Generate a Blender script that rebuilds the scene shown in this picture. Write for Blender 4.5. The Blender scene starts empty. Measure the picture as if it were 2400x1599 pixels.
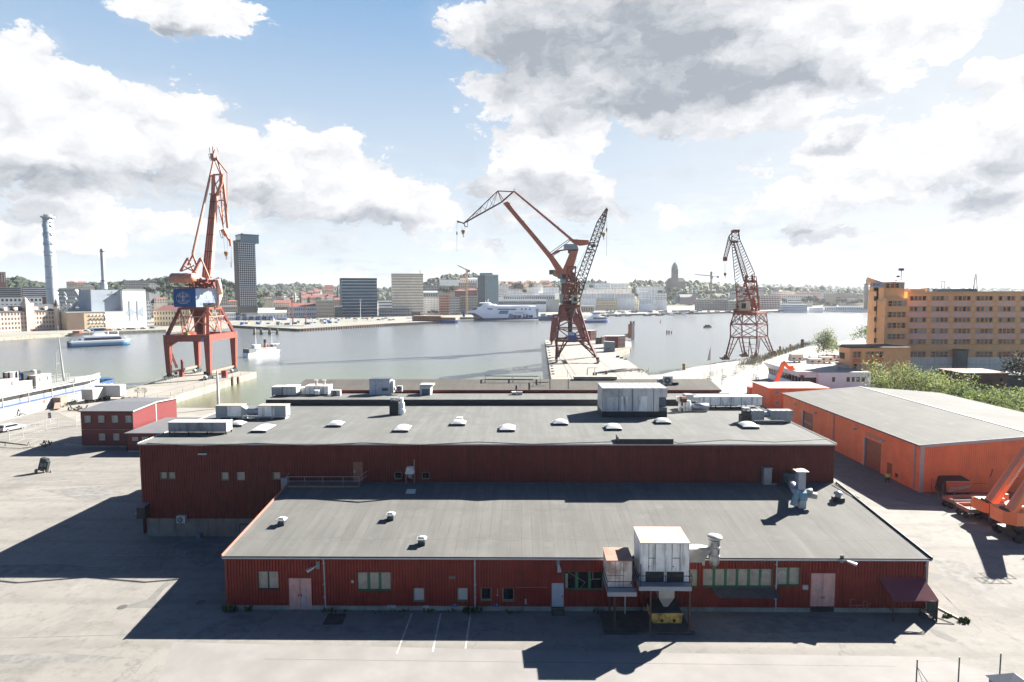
import bpy,math,random
from mathutils import Matrix,Vector
random.seed(7)
V=Vector
PI=math.pi
sc=bpy.context.scene
COL=sc.collection
# ---------------------------------------------------------------- camera
FPX,CZ=1450.0,28.2
YAW,PITCH,ROLL=.0145,math.atan(110/1450),.0028
RC=Matrix.Rotation(YAW,3,'Z')@Matrix.Rotation(PI/2-PITCH,3,'X')@Matrix.Rotation(-ROLL,3,'Z')
cd=bpy.data.cameras.new('camera');cam=bpy.data.objects.new('camera',cd);COL.objects.link(cam)
cam.matrix_world=Matrix.Translation((0,0,CZ))@RC.to_4x4()
cd.sensor_width=36;cd.lens=36*FPX/2400;cd.clip_start=.5;cd.clip_end=12000
sc.camera=cam
def ray(px,py):return RC@V(((px-1200)/FPX,-(py-799.5)/FPX,-1))
def G(px,py,z=0):                      # photo pixel -> point on the level plane z
 d=ray(px,py);t=(z-CZ)/d.z;return V((d.x*t,d.y*t,z))
def A(px,py,Y):                        # photo pixel -> point on the upright plane y = Y
 d=ray(px,py);t=Y/d.y;return V((d.x*t,Y,CZ+d.z*t))
def X_(px,py,X):                       # photo pixel -> point on the upright plane x = X
 d=ray(px,py);t=X/d.x;return V((X,d.y*t,CZ+d.z*t))
# ---------------------------------------------------------------- light
SUNV=V((1.17,.94,1)).normalized()
sl=bpy.data.lights.new('sun','SUN');sl.energy=5.0;sl.angle=math.radians(.5);sl.color=(1,.955,.88)
so=bpy.data.objects.new('sun',sl);COL.objects.link(so);so.location=(60,50,120)
so.rotation_euler=SUNV.to_track_quat('Z','Y').to_euler()
sc.view_settings.view_transform='Standard';sc.view_settings.look='None'
sc.view_settings.exposure=2.16;sc.view_settings.gamma=1
try:
 sc.cycles.max_bounces=6;sc.cycles.diffuse_bounces=3;sc.cycles.glossy_bounces=3
 sc.cycles.volume_bounces=1;sc.cycles.transparent_max_bounces=6
 sc.cycles.use_denoising=True
except Exception:pass
# ---------------------------------------------------------------- sky
w=bpy.data.worlds.new('World');sc.world=w;w.use_nodes=True
nt=w.node_tree;N=nt.nodes;L=nt.links;N.clear()
def nd(t,**k):
 n=N.new(t)
 for a,b in k.items():setattr(n,a,b)
 return n
def mth(op,a,b=None,c=None,clamp=False):
 n=nd('ShaderNodeMath',operation=op,use_clamp=clamp)
 for i,v in enumerate((a,b,c)):
  if v is None:continue
  if isinstance(v,(int,float)):n.inputs[i].default_value=v
  else:L.new(v,n.inputs[i])
 return n.outputs[0]
def vm(op,a,b=None,c=None):
 n=nd('ShaderNodeVectorMath',operation=op)
 for i,v in enumerate((a,b,c)):
  if v is None:continue
  if isinstance(v,(tuple,list)):n.inputs[i].default_value=v
  else:L.new(v,n.inputs[i])
 return n.outputs['Value' if op=='LENGTH' else 'Vector']
def ss(x,lo,hi):
 n=nd('ShaderNodeMapRange',interpolation_type='SMOOTHSTEP');L.new(x,n.inputs[0])
 n.inputs[1].default_value=lo;n.inputs[2].default_value=hi;return n.outputs[0]
def mixc(f,a,b):
 n=nd('ShaderNodeMix',data_type='RGBA')
 if isinstance(f,(int,float)):n.inputs[0].default_value=f
 else:L.new(f,n.inputs[0])
 for i,v in((6,a),(7,b)):
  if isinstance(v,tuple):n.inputs[i].default_value=(*v,1)
  else:L.new(v,n.inputs[i])
 return n.outputs[2]
def noise(vec,scale,detail=6,rough=.55,col=False):
 n=nd('ShaderNodeTexNoise',noise_dimensions='2D');L.new(vec,n.inputs['Vector']);n.inputs['Scale'].default_value=scale
 n.inputs['Detail'].default_value=detail;n.inputs['Roughness'].default_value=rough
 return n.outputs['Color' if col else 'Fac']
tc=nd('ShaderNodeTexCoord');sx=nd('ShaderNodeSeparateXYZ');L.new(tc.outputs['Generated'],sx.inputs[0])
az=mth('ARCTAN2',sx.outputs[0],sx.outputs[1])
hyp=mth('SQRT',mth('ADD',mth('MULTIPLY',sx.outputs[0],sx.outputs[0]),mth('MULTIPLY',sx.outputs[1],sx.outputs[1])))
el=mth('DIVIDE',sx.outputs[2],mth('MAXIMUM',hyp,.02))
cb=nd('ShaderNodeCombineXYZ');L.new(az,cb.inputs[0]);L.new(mth('MULTIPLY',el,1.5),cb.inputs[1])
P0=cb.outputs[0]
warp=vm('MULTIPLY',vm('SUBTRACT',noise(P0,14,5,.6,True),(.5,.5,.5)),(.11,.09,0))
warp2=vm('MULTIPLY',vm('SUBTRACT',noise(P0,60,4,.6,True),(.5,.5,.5)),(.036,.036,0))
P1=vm('ADD',vm('ADD',P0,warp),warp2);P2=vm('ADD',P0,warp)
def dirc(px,py):
 d=ray(px,py);return math.atan2(d.x,d.y),1.5*d.z/math.hypot(d.x,d.y)
def blobs(lst,src):
 out=None
 for px,py,rx,ry in lst:
  a,e=dirc(px,py);a1,_=dirc(px+rx,py);_,e1=dirc(px,py-ry)
  ra,re=max(abs(a1-a),.005),max(abs(e1-e),.005)
  ln=vm('LENGTH',vm('MULTIPLY_ADD',src,(1/ra,1/re,0),(-a/ra,-e/re,0)))
  g=mth('SUBTRACT',1,ln)
  if out is None:out=g
  else:
   n=nd('ShaderNodeMath',operation='SMOOTH_MAX');L.new(out,n.inputs[0]);L.new(g,n.inputs[1]);n.inputs[2].default_value=.25
   out=n.outputs[0]
 return out
CL=[(440,20,170,75),(75,150,120,100),(40,280,210,110),(280,290,190,110),(460,320,160,120),(600,420,120,70),(120,400,330,80),
      (735,380,105,95),(850,440,130,90),(970,490,120,55),(700,470,130,60),
      (1330,60,300,120),(1600,90,420,160),(1900,120,270,170),(1350,200,250,110),(1650,220,330,95),(2080,70,110,90),
      (1290,350,130,70),(1250,400,140,50),(1370,450,90,60),(1250,440,180,40),
      (1990,370,170,90),(2150,360,200,90),(2300,340,170,160),(2360,470,150,70),(2330,210,90,70),(2230,60,120,70),(2000,450,260,45),
      (1570,504,50,20),(1890,532,60,28),(1960,548,75,16),(1760,396,40,12),(430,215,50,16),(60,560,300,40),(330,520,260,35),(1110,575,90,12),(1330,500,150,22)]
DK=[(1560,200,420,110),(1230,120,200,130),(1450,70,330,120),(1800,200,190,60),(1600,110,260,90),(1500,250,300,50)]
DK2=[(130,425,330,60),(420,420,170,40),(610,455,110,38),(890,515,170,32),(2360,385,110,60),(2310,470,130,36),(1960,335,90,28),(1890,535,70,16),(430,70,110,22)]
def billow(vec):
 n=nd('ShaderNodeTexVoronoi',feature='F1',voronoi_dimensions='2D');L.new(vec,n.inputs['Vector']);n.inputs['Scale'].default_value=13;n.inputs['Detail'].default_value=4;n.inputs['Roughness'].default_value=.55;n.inputs['Lacunarity'].default_value=2.3
 n.normalize=True
 return mth('SUBTRACT',.36,n.outputs['Distance'])
def fine(wv):return mth('ADD',mth('MULTIPLY',billow(wv),1.4),mth('MULTIPLY',mth('SUBTRACT',noise(wv,9,7,.62),.5),.55))
MJ=[c for c in CL if c[2]*c[3]>9000]
SM=vm('ADD',P0,vm('MULTIPLY',warp,(.75,.75,0)))
bm1=blobs(MJ,P2);f1=fine(SM);dens=mth('ADD',blobs(CL,P1),f1)
OFF=(.026,.04,0)
f2=fine(vm('ADD',SM,OFF));dens3=blobs(MJ,vm('ADD',P2,(.03,.085,0)))
lowc=mth('MULTIPLY',ss(el,.28,.04),ss(noise(vm('MULTIPLY',P0,(1,3.4,1)),8,8,.62),.40,.66))
edge=ss(noise(P0,4,3),.35,.65)
cmask=mth('MAXIMUM',ss(dens,.0,.16),mth('MULTIPLY',lowc,.6))
cmask=mth('MAXIMUM',cmask,mth('MULTIPLY',ss(mth('ADD',bm1,mth('MULTIPLY',edge,.25)),-.2,.5),.2))
front=ss(mth('ABSOLUTE',az),1.5,1.0)
ceil_=ss(el,.85,.6)
cmask=mth('MULTIPLY',mth('MULTIPLY',cmask,front),ceil_)
# lit on the sun side, grey where more cloud stands between here and the sun or above
occl=mth('MULTIPLY',mth('SUBTRACT',f2,f1),.85)
under=mth('MULTIPLY',ss(mth('SUBTRACT',dens3,bm1),-.05,.75),.50)
thick=mth('MULTIPLY',ss(dens,.25,1.1),.10)
big=mth('MULTIPLY',ss(mth('ADD',blobs(DK,P2),mth('MULTIPLY',mth('SUBTRACT',noise(P0,5,5,.55),.5),.5)),-.5,.95),.95)
big2=mth('MULTIPLY',ss(mth('ADD',blobs(DK2,P2),mth('MULTIPLY',mth('SUBTRACT',noise(P0,7,5,.55),.5),.9)),-.35,.9),.72)
big=mth('MAXIMUM',big,big2)
dark=mth('ADD',mth('ADD',mth('MAXIMUM',big,under),occl),thick,clamp=True)
ccol=mixc(dark,(.305,.308,.315),(.125,.137,.155))
sky=nd('ShaderNodeTexSky',sky_type='NISHITA',sun_disc=False,sun_elevation=math.asin(SUNV.z),sun_rotation=math.atan2(SUNV.x,SUNV.y))
sky.air_density=1.0;sky.dust_density=.6;sky.ozone_density=2.5
skc=vm('MULTIPLY',sky.outputs[0],(.018,.026,.036))
# pale towards the horizon and towards the sun side, as the air of a bright hazy day
pale=mth('MULTIPLY',mth('MAXIMUM',ss(el,.36,.02),ss(az,.12,.62)),front)
fcol=mixc(ss(el,.02,.60),(.235,.262,.285),(.056,.124,.222))
fcol=mixc(mth('MULTIPLY',ss(az,-.05,.60),.85),fcol,(.252,.268,.285))
basec=mixc(front,skc,fcol)
basec=mixc(mth('MULTIPLY',ceil_,front),skc,basec)
tot=mixc(cmask,basec,ccol)
bg=nd('ShaderNodeBackground');L.new(tot,bg.inputs[0]);bg.inputs[1].default_value=.73
wo=nd('ShaderNodeOutputWorld');L.new(bg.outputs[0],wo.inputs[0])
w.cycles.sampling_method='MANUAL';w.cycles.sample_map_resolution=512
# ---------------------------------------------------------------- materials
MATS={};K0=.76
def M(name,col=(.5,.5,.5),rough=.75,metal=0.,var=.12,scale=1.5,bump=0.,bscale=20.,streak=None,samt=.5,sscale=(3,3,.35),spot=None,spamt=.5,spscale=.12,em=None,spec=None):
 if name in MATS:return MATS[name]
 kk=K0 if max(col)<.75 else 1
 col=tuple(c*kk for c in col);streak=streak and tuple(c*kk for c in streak);spot=spot and tuple(c*kk for c in spot)
 m=bpy.data.materials.new(name);m.use_nodes=True;t=m.node_tree;n=t.nodes;l=t.links
 b=n['Principled BSDF'];b.inputs['Roughness'].default_value=rough;b.inputs['Metallic'].default_value=metal
 if spec is not None:b.inputs['Specular IOR Level'].default_value=spec
 g=n.new('ShaderNodeNewGeometry')
 def ns(sc_,vec=None,det=5):
  x=n.new('ShaderNodeTexNoise');x.inputs['Scale'].default_value=sc_;x.inputs['Detail'].default_value=det;x.inputs['Roughness'].default_value=.6
  l.new(vec or g.outputs['Position'],x.inputs['Vector']);return x.outputs['Fac']
 def mx(f,a,c):
  x=n.new('ShaderNodeMix');x.data_type='RGBA';l.new(f,x.inputs[0])
  for i,v in((6,a),(7,c)):
   if isinstance(v,tuple):x.inputs[i].default_value=(*v,1)
   else:l.new(v,x.inputs[i])
  return x.outputs[2]
 def rng(f,lo,hi,to=1.):
  x=n.new('ShaderNodeMapRange');l.new(f,x.inputs[0]);x.inputs[1].default_value=lo;x.inputs[2].default_value=hi;x.inputs[4].default_value=to;return x.outputs[0]
 c0=tuple(max(0,c*(1-var))for c in col);c1=tuple(min(1,c*(1+var))for c in col)
 o=mx(rng(ns(scale),.3,.7),c0,c1)
 if spot:
  o=mx(rng(ns(spscale,det=8),.45,.68,spamt),o,spot)
 if streak:
  vv=n.new('ShaderNodeVectorMath');vv.operation='MULTIPLY';l.new(g.outputs['Position'],vv.inputs[0]);vv.inputs[1].default_value=sscale
  o=mx(rng(ns(1.,vv.outputs[0],4),.5,.72,samt),o,streak)
 l.new(o,b.inputs['Base Color'])
 if bump:
  x=n.new('ShaderNodeBump');x.inputs['Strength'].default_value=bump;x.inputs['Distance'].default_value=.02
  l.new(ns(bscale),x.inputs['Height']);l.new(x.outputs[0],b.inputs['Normal'])
 if em:
  b.inputs['Emission Color'].default_value=(*em,1);b.inputs['Emission Strength'].default_value=1
 MATS[name]=m;return m
# ---------------------------------------------------------------- mesh building
class MB:
 def __init__(s,o=(0,0,0)):s.v=[];s.f=[];s.o=V(o);s.k=[];s.m=0
 def add(s,vs,fs):
  n=len(s.v);s.v+=[tuple(V(p)-s.o)for p in vs];s.f+=[tuple(i+n for i in f)for f in fs];s.k+=[s.m]*len(fs);return s
 def hexa(s,p):return s.add(p,[(0,3,2,1),(4,5,6,7),(0,1,5,4),(1,2,6,5),(2,3,7,6),(3,0,4,7)])
 def box(s,x0,x1,y0,y1,z0,z1):
  x0,x1=min(x0,x1),max(x0,x1);y0,y1=min(y0,y1),max(y0,y1);z0,z1=min(z0,z1),max(z0,z1)
  return s.hexa([(x0,y0,z0),(x1,y0,z0),(x1,y1,z0),(x0,y1,z0),(x0,y0,z1),(x1,y0,z1),(x1,y1,z1),(x0,y1,z1)])
 def beam(s,p,q,wd,h=None,w2=None,h2=None,up=(0,0,1)):
  p,q=V(p),V(q);h=h or wd;w2=w2 or wd;h2=h2 or(h if w2==wd else h*w2/wd);d=(q-p)
  if d.length<1e-6:return s
  d.normalize();u=V(up)
  if abs(d.dot(u))>.97:u=V((0,1,0))
  a=d.cross(u).normalized();b=a.cross(d)
  return s.hexa([p-a*wd/2-b*h/2,p+a*wd/2-b*h/2,q+a*w2/2-b*h2/2,q-a*w2/2-b*h2/2,p-a*wd/2+b*h/2,p+a*wd/2+b*h/2,q+a*w2/2+b*h2/2,q-a*w2/2+b*h2/2])
 def tube(s,p,q,r,r2=None,n=8,cap=True):
  p,q=V(p),V(q);r2=r if r2 is None else r2;d=(q-p).normalized();u=V((0,0,1))if abs(d.z)<.9 else V((0,1,0))
  a=d.cross(u).normalized();b=a.cross(d)
  vs=[p+(a*math.cos(2*PI*i/n)+b*math.sin(2*PI*i/n))*r for i in range(n)]+[q+(a*math.cos(2*PI*i/n)+b*math.sin(2*PI*i/n))*r2 for i in range(n)]
  fs=[(i,(i+1)%n,n+(i+1)%n,n+i)for i in range(n)]
  if cap:fs+=[tuple(range(n-1,-1,-1)),tuple(range(n,2*n))]
  return s.add(vs,fs)
 def path(s,pts,r,n=6):
  for a,b in zip(pts,pts[1:]):s.tube(a,b,r,n=n)
  return s
 def prism(s,pts,z0,z1):
  n=len(pts);vs=[(p[0],p[1],z0)for p in pts]+[(p[0],p[1],z1)for p in pts]
  ar=sum(pts[i][0]*pts[(i+1)%n][1]-pts[(i+1)%n][0]*pts[i][1]for i in range(n))
  if ar<0:vs=vs[:n][::-1]+vs[n:][::-1]
  return s.add(vs,[tuple(range(n-1,-1,-1)),tuple(range(n,2*n))]+[(i,(i+1)%n,n+(i+1)%n,n+i)for i in range(n)])
 def extr(s,pts,vec):
  n=len(pts);vec=V(vec);vs=[V(p)for p in pts]+[V(p)+vec for p in pts]
  return s.add(vs,[tuple(range(n-1,-1,-1)),tuple(range(n,2*n))]+[(i,(i+1)%n,n+(i+1)%n,n+i)for i in range(n)])
 def lathe(s,c,prof,n=12,sxy=(1,1)):
  c=V(c);vs=[];fs=[]
  for r,z in prof:vs+=[c+V((math.cos(2*PI*i/n)*r*sxy[0],math.sin(2*PI*i/n)*r*sxy[1],z))for i in range(n)]
  for k in range(len(prof)-1):
   fs+=[(k*n+i,k*n+(i+1)%n,(k+1)*n+(i+1)%n,(k+1)*n+i)for i in range(n)]
  fs+=[tuple(range(n-1,-1,-1)),tuple(range((len(prof)-1)*n,len(prof)*n))]
  return s.add(vs,fs)
 def truss(s,a,b,n,r,rb=None,sides=None):
  """lattice between the corner loops a and b: chords, cross rings and zigzag braces"""
  rb=rb or r*.6;k=len(a);a=[V(p)for p in a];b=[V(p)for p in b]
  for p,q in zip(a,b):s.beam(p,q,r*2)
  for j in range(n+1):
   t=j/n
   ring=[p.lerp(q,t)for p,q in zip(a,b)]
   if j:prev=[p.lerp(q,(j-1)/n)for p,q in zip(a,b)]
   for i in(sides or range(k)):
    i2=(i+1)%k;s.beam(ring[i],ring[i2],rb*2)
    if j:s.beam(prev[i]if j%2 else prev[i2],ring[i2]if j%2 else ring[i],rb*2)
  return s
 def build(s,name,mat,parent=None,smooth=False):
  me=bpy.data.meshes.new(name);me.from_pydata(s.v,[],s.f)
  for m in(mat if isinstance(mat,(list,tuple))else[mat]):me.materials.append(m)
  if isinstance(mat,(list,tuple)):me.polygons.foreach_set('material_index',s.k)
  if smooth:me.polygons.foreach_set('use_smooth',[True]*len(s.f))
  me.update();ob=bpy.data.objects.new(name,me);COL.objects.link(ob)
  if parent is not None:ob.parent=parent
  else:ob.location=s.o
  return ob
def tag(o,label,cat,group=None,kind=None):
 if label:o['label']=label
 if cat:o['category']=cat
 if group:o['group']=group
 if kind:o['kind']=kind
 return o
def thing(name,label,cat,loc=(0,0,0),group=None,rz=0):
 o=bpy.data.objects.new(name,None);COL.objects.link(o);o.location=loc;o.rotation_euler=(0,0,rz);o.empty_display_size=.5
 return tag(o,label,cat,group)
def struct(name,mb,mat):o=mb.build(name,mat);o['kind']='structure';return o
def inst(me,name,parent,loc,rot=None,scale=None):
 o=bpy.data.objects.new(name,me);COL.objects.link(o);o.parent=parent;o.location=loc
 if rot:o.rotation_euler=rot
 if scale:o.scale=scale
 return o
def dup(root,loc,rz=None,label=None,group=None,scale=None):
 r=root.copy();COL.objects.link(r);r.location=loc
 if rz is not None:r.rotation_euler=(0,0,rz)
 if scale:r.scale=scale
 if label:r['label']=label
 if group:r['group']=group
 for ch in list(root.children):
  c=ch.copy();COL.objects.link(c);c.parent=r
  for g in list(ch.children):
   d=g.copy();COL.objects.link(d);d.parent=c
 return r
def text(body,size,mat,parent,M4,name='lettering',shear=0,ext=.01,offset=0,sx=1):
 c=bpy.data.curves.new(name,'FONT');c.body=body;c.size=size;c.shear=shear;c.extrude=ext;c.offset=offset;c.align_x='LEFT'
 c.resolution_u=2
 t=bpy.data.objects.new('t',c);COL.objects.link(t)
 dg=bpy.context.evaluated_depsgraph_get();dg.update()
 me=bpy.data.meshes.new_from_object(t.evaluated_get(dg));me.name=name
 bpy.data.objects.remove(t)
 me.materials.clear();me.materials.append(mat)
 me.transform(Matrix.Scale(sx,4,(1,0,0)))
 o=bpy.data.objects.new(name,me);COL.objects.link(o);o.parent=parent;o.matrix_local=M4
 return o
def frame4(o,x,y):                      # matrix with origin o, x axis x, y axis y
 x=V(x).normalized();y=V(y).normalized();z=x.cross(y).normalized()
 return Matrix(((x.x,y.x,z.x,o[0]),(x.y,y.y,z.y,o[1]),(x.z,y.z,z.z,o[2]),(0,0,0,1)))
def corr(mb,p,u,length,z0,z1,pitch=.22,dep=.05,nrm=(0,-1,0),holes=(),topf=None):
 """corrugated sheet standing on p along u with openings (u0,u1,z0,z1)"""
 p,u,nr=V(p),V(u).normalized(),V(nrm);n=max(2,int(round(length/pitch)));st=length/n
 pts=[]
 for i in range(n):
  a=i*st;pts+=[(a,0),(a+st*.35,0),(a+st*.5,dep),(a+st*.85,dep)]
 pts.append((length,0))
 for(a,da),(b,db)in zip(pts,pts[1:]):
  m=(a+b)/2;top=topf(m)if topf else z1
  sp=[(z0,top)]
  for h0,h1,hz0,hz1 in holes:
   if h0<m<h1:
    nsp=[]
    for s0,s1 in sp:
     if hz0>s0:nsp.append((s0,min(s1,hz0)))
     if hz1<s1:nsp.append((max(s0,hz1),s1))
     if hz1<=s0 or hz0>=s1:nsp=nsp if nsp else[(s0,s1)]
    sp=nsp
  for s0,s1 in sp:
   if s1-s0<.01:continue
   A0=p+u*a+nr*da;B0=p+u*b+nr*db
   mb.add([(A0.x,A0.y,p.z+s0),(B0.x,B0.y,p.z+s0),(B0.x,B0.y,p.z+s1),(A0.x,A0.y,p.z+s1)],[(0,1,2,3)])
 return mb
# palette
RED=M('red_sheet',(.27,.020,.014),.55,0,.2,.8,streak=(.10,.010,.008),samt=.55,sscale=(2.5,2.5,.25))
MARO=M('maroon_sheet',(.18,.014,.014),.55,0,.2,.8,streak=(.075,.008,.008),samt=.5,sscale=(2.5,2.5,.25))
REDP=M('red_paint',(.26,.03,.028),.6,0,.15,1.5)
CRED=M('crane_red',(.26,.05,.034),.55,0,.22,.9,streak=(.16,.03,.02),samt=.45,sscale=(1.2,1.2,.2))
CORG=M('crane_orange',(.62,.25,.17),.5,0,.18,.8,streak=(.32,.09,.06),samt=.4,sscale=(1.2,1.2,.3))
CRUST=M('crane_rust',(.19,.04,.028),.7,0,.35,1.2)
STEEL=M('dark_steel',(.055,.05,.05),.6,.3,.3,2)
BLACK=M('black_metal',(.02,.022,.025),.6,0,.3,2)
GALV=M('galvanised',(.42,.44,.46),.42,.55,.2,1.5)
WMET=M('white_metal',(.56,.56,.54),.55,0,.08,1.5)
WHITE=M('white_paint',(.62,.61,.58),.5,0,.06,.8)
DWHT=M('dirty_white_sheet',(.84,.82,.76),.6,0,.12,1.2,streak=(.07,.06,.05),samt=.75,sscale=(2.2,2.2,.28))
RUST=M('rusty_white_sheet',(.78,.66,.56),.7,0,.2,1.0,spot=(.28,.11,.05),spamt=.8,spscale=.9,streak=(.10,.06,.04),samt=.5,sscale=(2.5,2.5,.4))
CONC=M('concrete',(.42,.39,.33),.9,0,.18,.8,bump=.3,spot=(.13,.12,.10),spamt=.5,spscale=.35,streak=(.10,.09,.07),samt=.4,sscale=(1,1,.3))
GLASSD=M('dark_glass',(.012,.015,.02),.1,0,.3,1,spec=.45)
GLASSC=M('curtained_glass',(.40,.37,.30),.3,0,.25,1.2,spec=.6)
GLASSB=M('blue_glass',(.03,.075,.11),.15,0,.35,.15,spec=.8)
GREEN=M('green_frame',(.04,.17,.08),.6)
PINK=M('pink_door_paint',(.74,.42,.36),.6,0,.12,1.5,streak=(.34,.18,.16),samt=.4)
ORG=M('orange_sheet',(.80,.19,.065),.6,0,.12,.5,streak=(.62,.13,.05),samt=.4,sscale=(1.5,1.5,.15))
ORGP=M('orange_paint',(.68,.15,.035),.45,0,.08,1)
RUBBER=M('rubber',(.02,.02,.02),.85)
BLUEP=M('blue_paint',(.01,.07,.24),.45,0,.1,.5)
MORG=M('office_orange_panel',(.96,.46,.19),.65,0,.10,.6)
# ================================================================ SETTING
WZ=-2.2
def mg():
 m=bpy.data.materials.new('yard_asphalt');m.use_nodes=True;t=m.node_tree;n=t.nodes;l=t.links;b=n['Principled BSDF']
 b.inputs['Roughness'].default_value=.9;b.inputs['Specular IOR Level'].default_value=.25
 g=n.new('ShaderNodeNewGeometry').outputs['Position']
 def no(s,d=6,v=None,ro=.6):
  x=n.new('ShaderNodeTexNoise');x.inputs['Scale'].default_value=s;x.inputs['Detail'].default_value=d;x.inputs['Roughness'].default_value=ro;l.new(v or g,x.inputs['Vector']);return x.outputs['Fac']
 def mx(f,a,c):
  x=n.new('ShaderNodeMix');x.data_type='RGBA';l.new(f,x.inputs[0])
  for i,v in((6,a),(7,c)):
   if isinstance(v,tuple):x.inputs[i].default_value=(*v,1)
   else:l.new(v,x.inputs[i])
  return x.outputs[2]
 def rg(f,lo,hi,t0=0,t1=1.):
  x=n.new('ShaderNodeMapRange');l.new(f,x.inputs[0]);x.inputs[1].default_value=lo;x.inputs[2].default_value=hi;x.inputs[3].default_value=t0;x.inputs[4].default_value=t1;return x.outputs[0]
 def sc3(k):
  x=n.new('ShaderNodeVectorMath');x.operation='MULTIPLY';l.new(g,x.inputs[0]);x.inputs[1].default_value=k;return x.outputs[0]
 o=mx(rg(no(.06,7),.32,.68),(.160,.151,.135),(.208,.196,.176))
 o=mx(rg(no(.35,8,sc3((.35,1,1))),.48,.72,0,.6),o,(.112,.108,.100))
 o=mx(rg(no(6,3),.35,.75,0,.35),o,(.22,.21,.195))
 o=mx(rg(no(.02,3),.5,.62,0,.5),o,(.195,.175,.15))
 o=mx(rg(no(.11,9,sc3((1,.45,1)),.7),.52,.74,0,.75),o,(.105,.103,.098))
 o=mx(rg(no(.045,9,sc3((.5,1,1)),.68),.50,.66,0,.6),o,(.215,.20,.178))
 o=mx(rg(no(.8,7,None,.72),.50,.72,0,.7),o,(.10,.097,.092))
 o=mx(rg(no(.5,7,sc3((1,.6,1)),.7),.56,.7,0,.6),o,(.23,.222,.205))
 wt=n.new('ShaderNodeTexWave');wt.bands_direction='Y';wt.inputs['Scale'].default_value=.045;wt.inputs['Distortion'].default_value=9;wt.inputs['Detail'].default_value=2;wt.inputs['Detail Scale'].default_value=.12;l.new(sc3((.25,1,1)),wt.inputs['Vector'])
 o=mx(rg(wt.outputs['Fac'],.90,1.0,0,.35),o,(.12,.115,.108))
 vo=n.new('ShaderNodeTexVoronoi');vo.feature='DISTANCE_TO_EDGE';vo.inputs['Scale'].default_value=.055
 wv=n.new('ShaderNodeVectorMath');wv.operation='MULTIPLY_ADD';wx=n.new('ShaderNodeTexNoise');wx.inputs['Scale'].default_value=.35;wx.inputs['Detail'].default_value=6;l.new(g,wx.inputs['Vector'])
 l.new(wx.outputs['Color'],wv.inputs[0]);wv.inputs[1].default_value=(6,6,0);l.new(g,wv.inputs[2]);l.new(wv.outputs[0],vo.inputs['Vector'])
 o=mx(rg(vo.outputs['Distance'],.004,.0,0,.45),o,(.075,.07,.066))
 l.new(o,b.inputs['Base Color'])
 x=n.new('ShaderNodeBump');x.inputs['Strength'].default_value=.35;x.inputs['Distance'].default_value=.03;l.new(no(9,4),x.inputs['Height']);l.new(x.outputs[0],b.inputs['Normal'])
 return m
ASPH=mg()
def g2(*pp):return[tuple(G(*p)[:2])for p in pp]
land=[(-118,-80),(-117,140)]+[tuple(G(340,902)[:2]),(-123,226),(-97.5,225),(-97.5,152),(9,152)]+g2((1291,884),(1277,797),(1405,793),(1480,801),(1476,818),(1447,828),(1470,843),(1520,879),(1550,877),(1605,864),(1697,847),(1810,830),(1905,811),(2021,791))+[(340,560),(700,760),(700,-80)]
mb=MB().prism(land,-3.2,0);mb.k=[0]*len(mb.k)
mb.k=[0,0]+[1]*(len(mb.k)-2)
QW=M('quay_wall',(.33,.30,.24),.9,0,.2,.5,streak=(.08,.08,.05),samt=.8,sscale=(.6,.6,.5),bump=.4,bscale=3)
struct('ground',mb,[ASPH,QW])
# paler concrete of the piers and the quay on the right, in slabs 4 mm above
SLAB=M('quay_concrete',(.29,.27,.235),.9,0,.10,.25,spot=(.24,.22,.19),spamt=.7,spscale=.16,bump=.2,bscale=4)
mb=MB().prism([(-116.5,150),(-117.5,175),(-122.4,225.4),(-98.1,224.4),(-98.1,152.6),(-60,151.4),(-60,140),(-100,136)],.0,.004)
struct('pier_paving',mb,SLAB)
mb=MB();pz=g2((1292,884),(1279,798),(1404,794),(1478,802),(1473,818),(1444,829),(1467,843),(1517,879))
mb.prism([(11,153)]+pz+[(44,153)],.0,.004);struct('pier_paving',mb,SLAB)
QS=M('sandy_quay_surface',(.25,.24,.22),.9,0,.10,.12,spot=(.30,.28,.24),spamt=.6,spscale=.2)
mb=MB().prism(g2((1524,880),(1552,878.5),(1607,865.5),(1698,848.5),(1811,831.5),(1906,812.5),(2023,793),(2060,800))+[(190,290),(130,200),(60,165),(44.5,175)],.0,.004)
struct('quay_surface',mb,QS)
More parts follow.
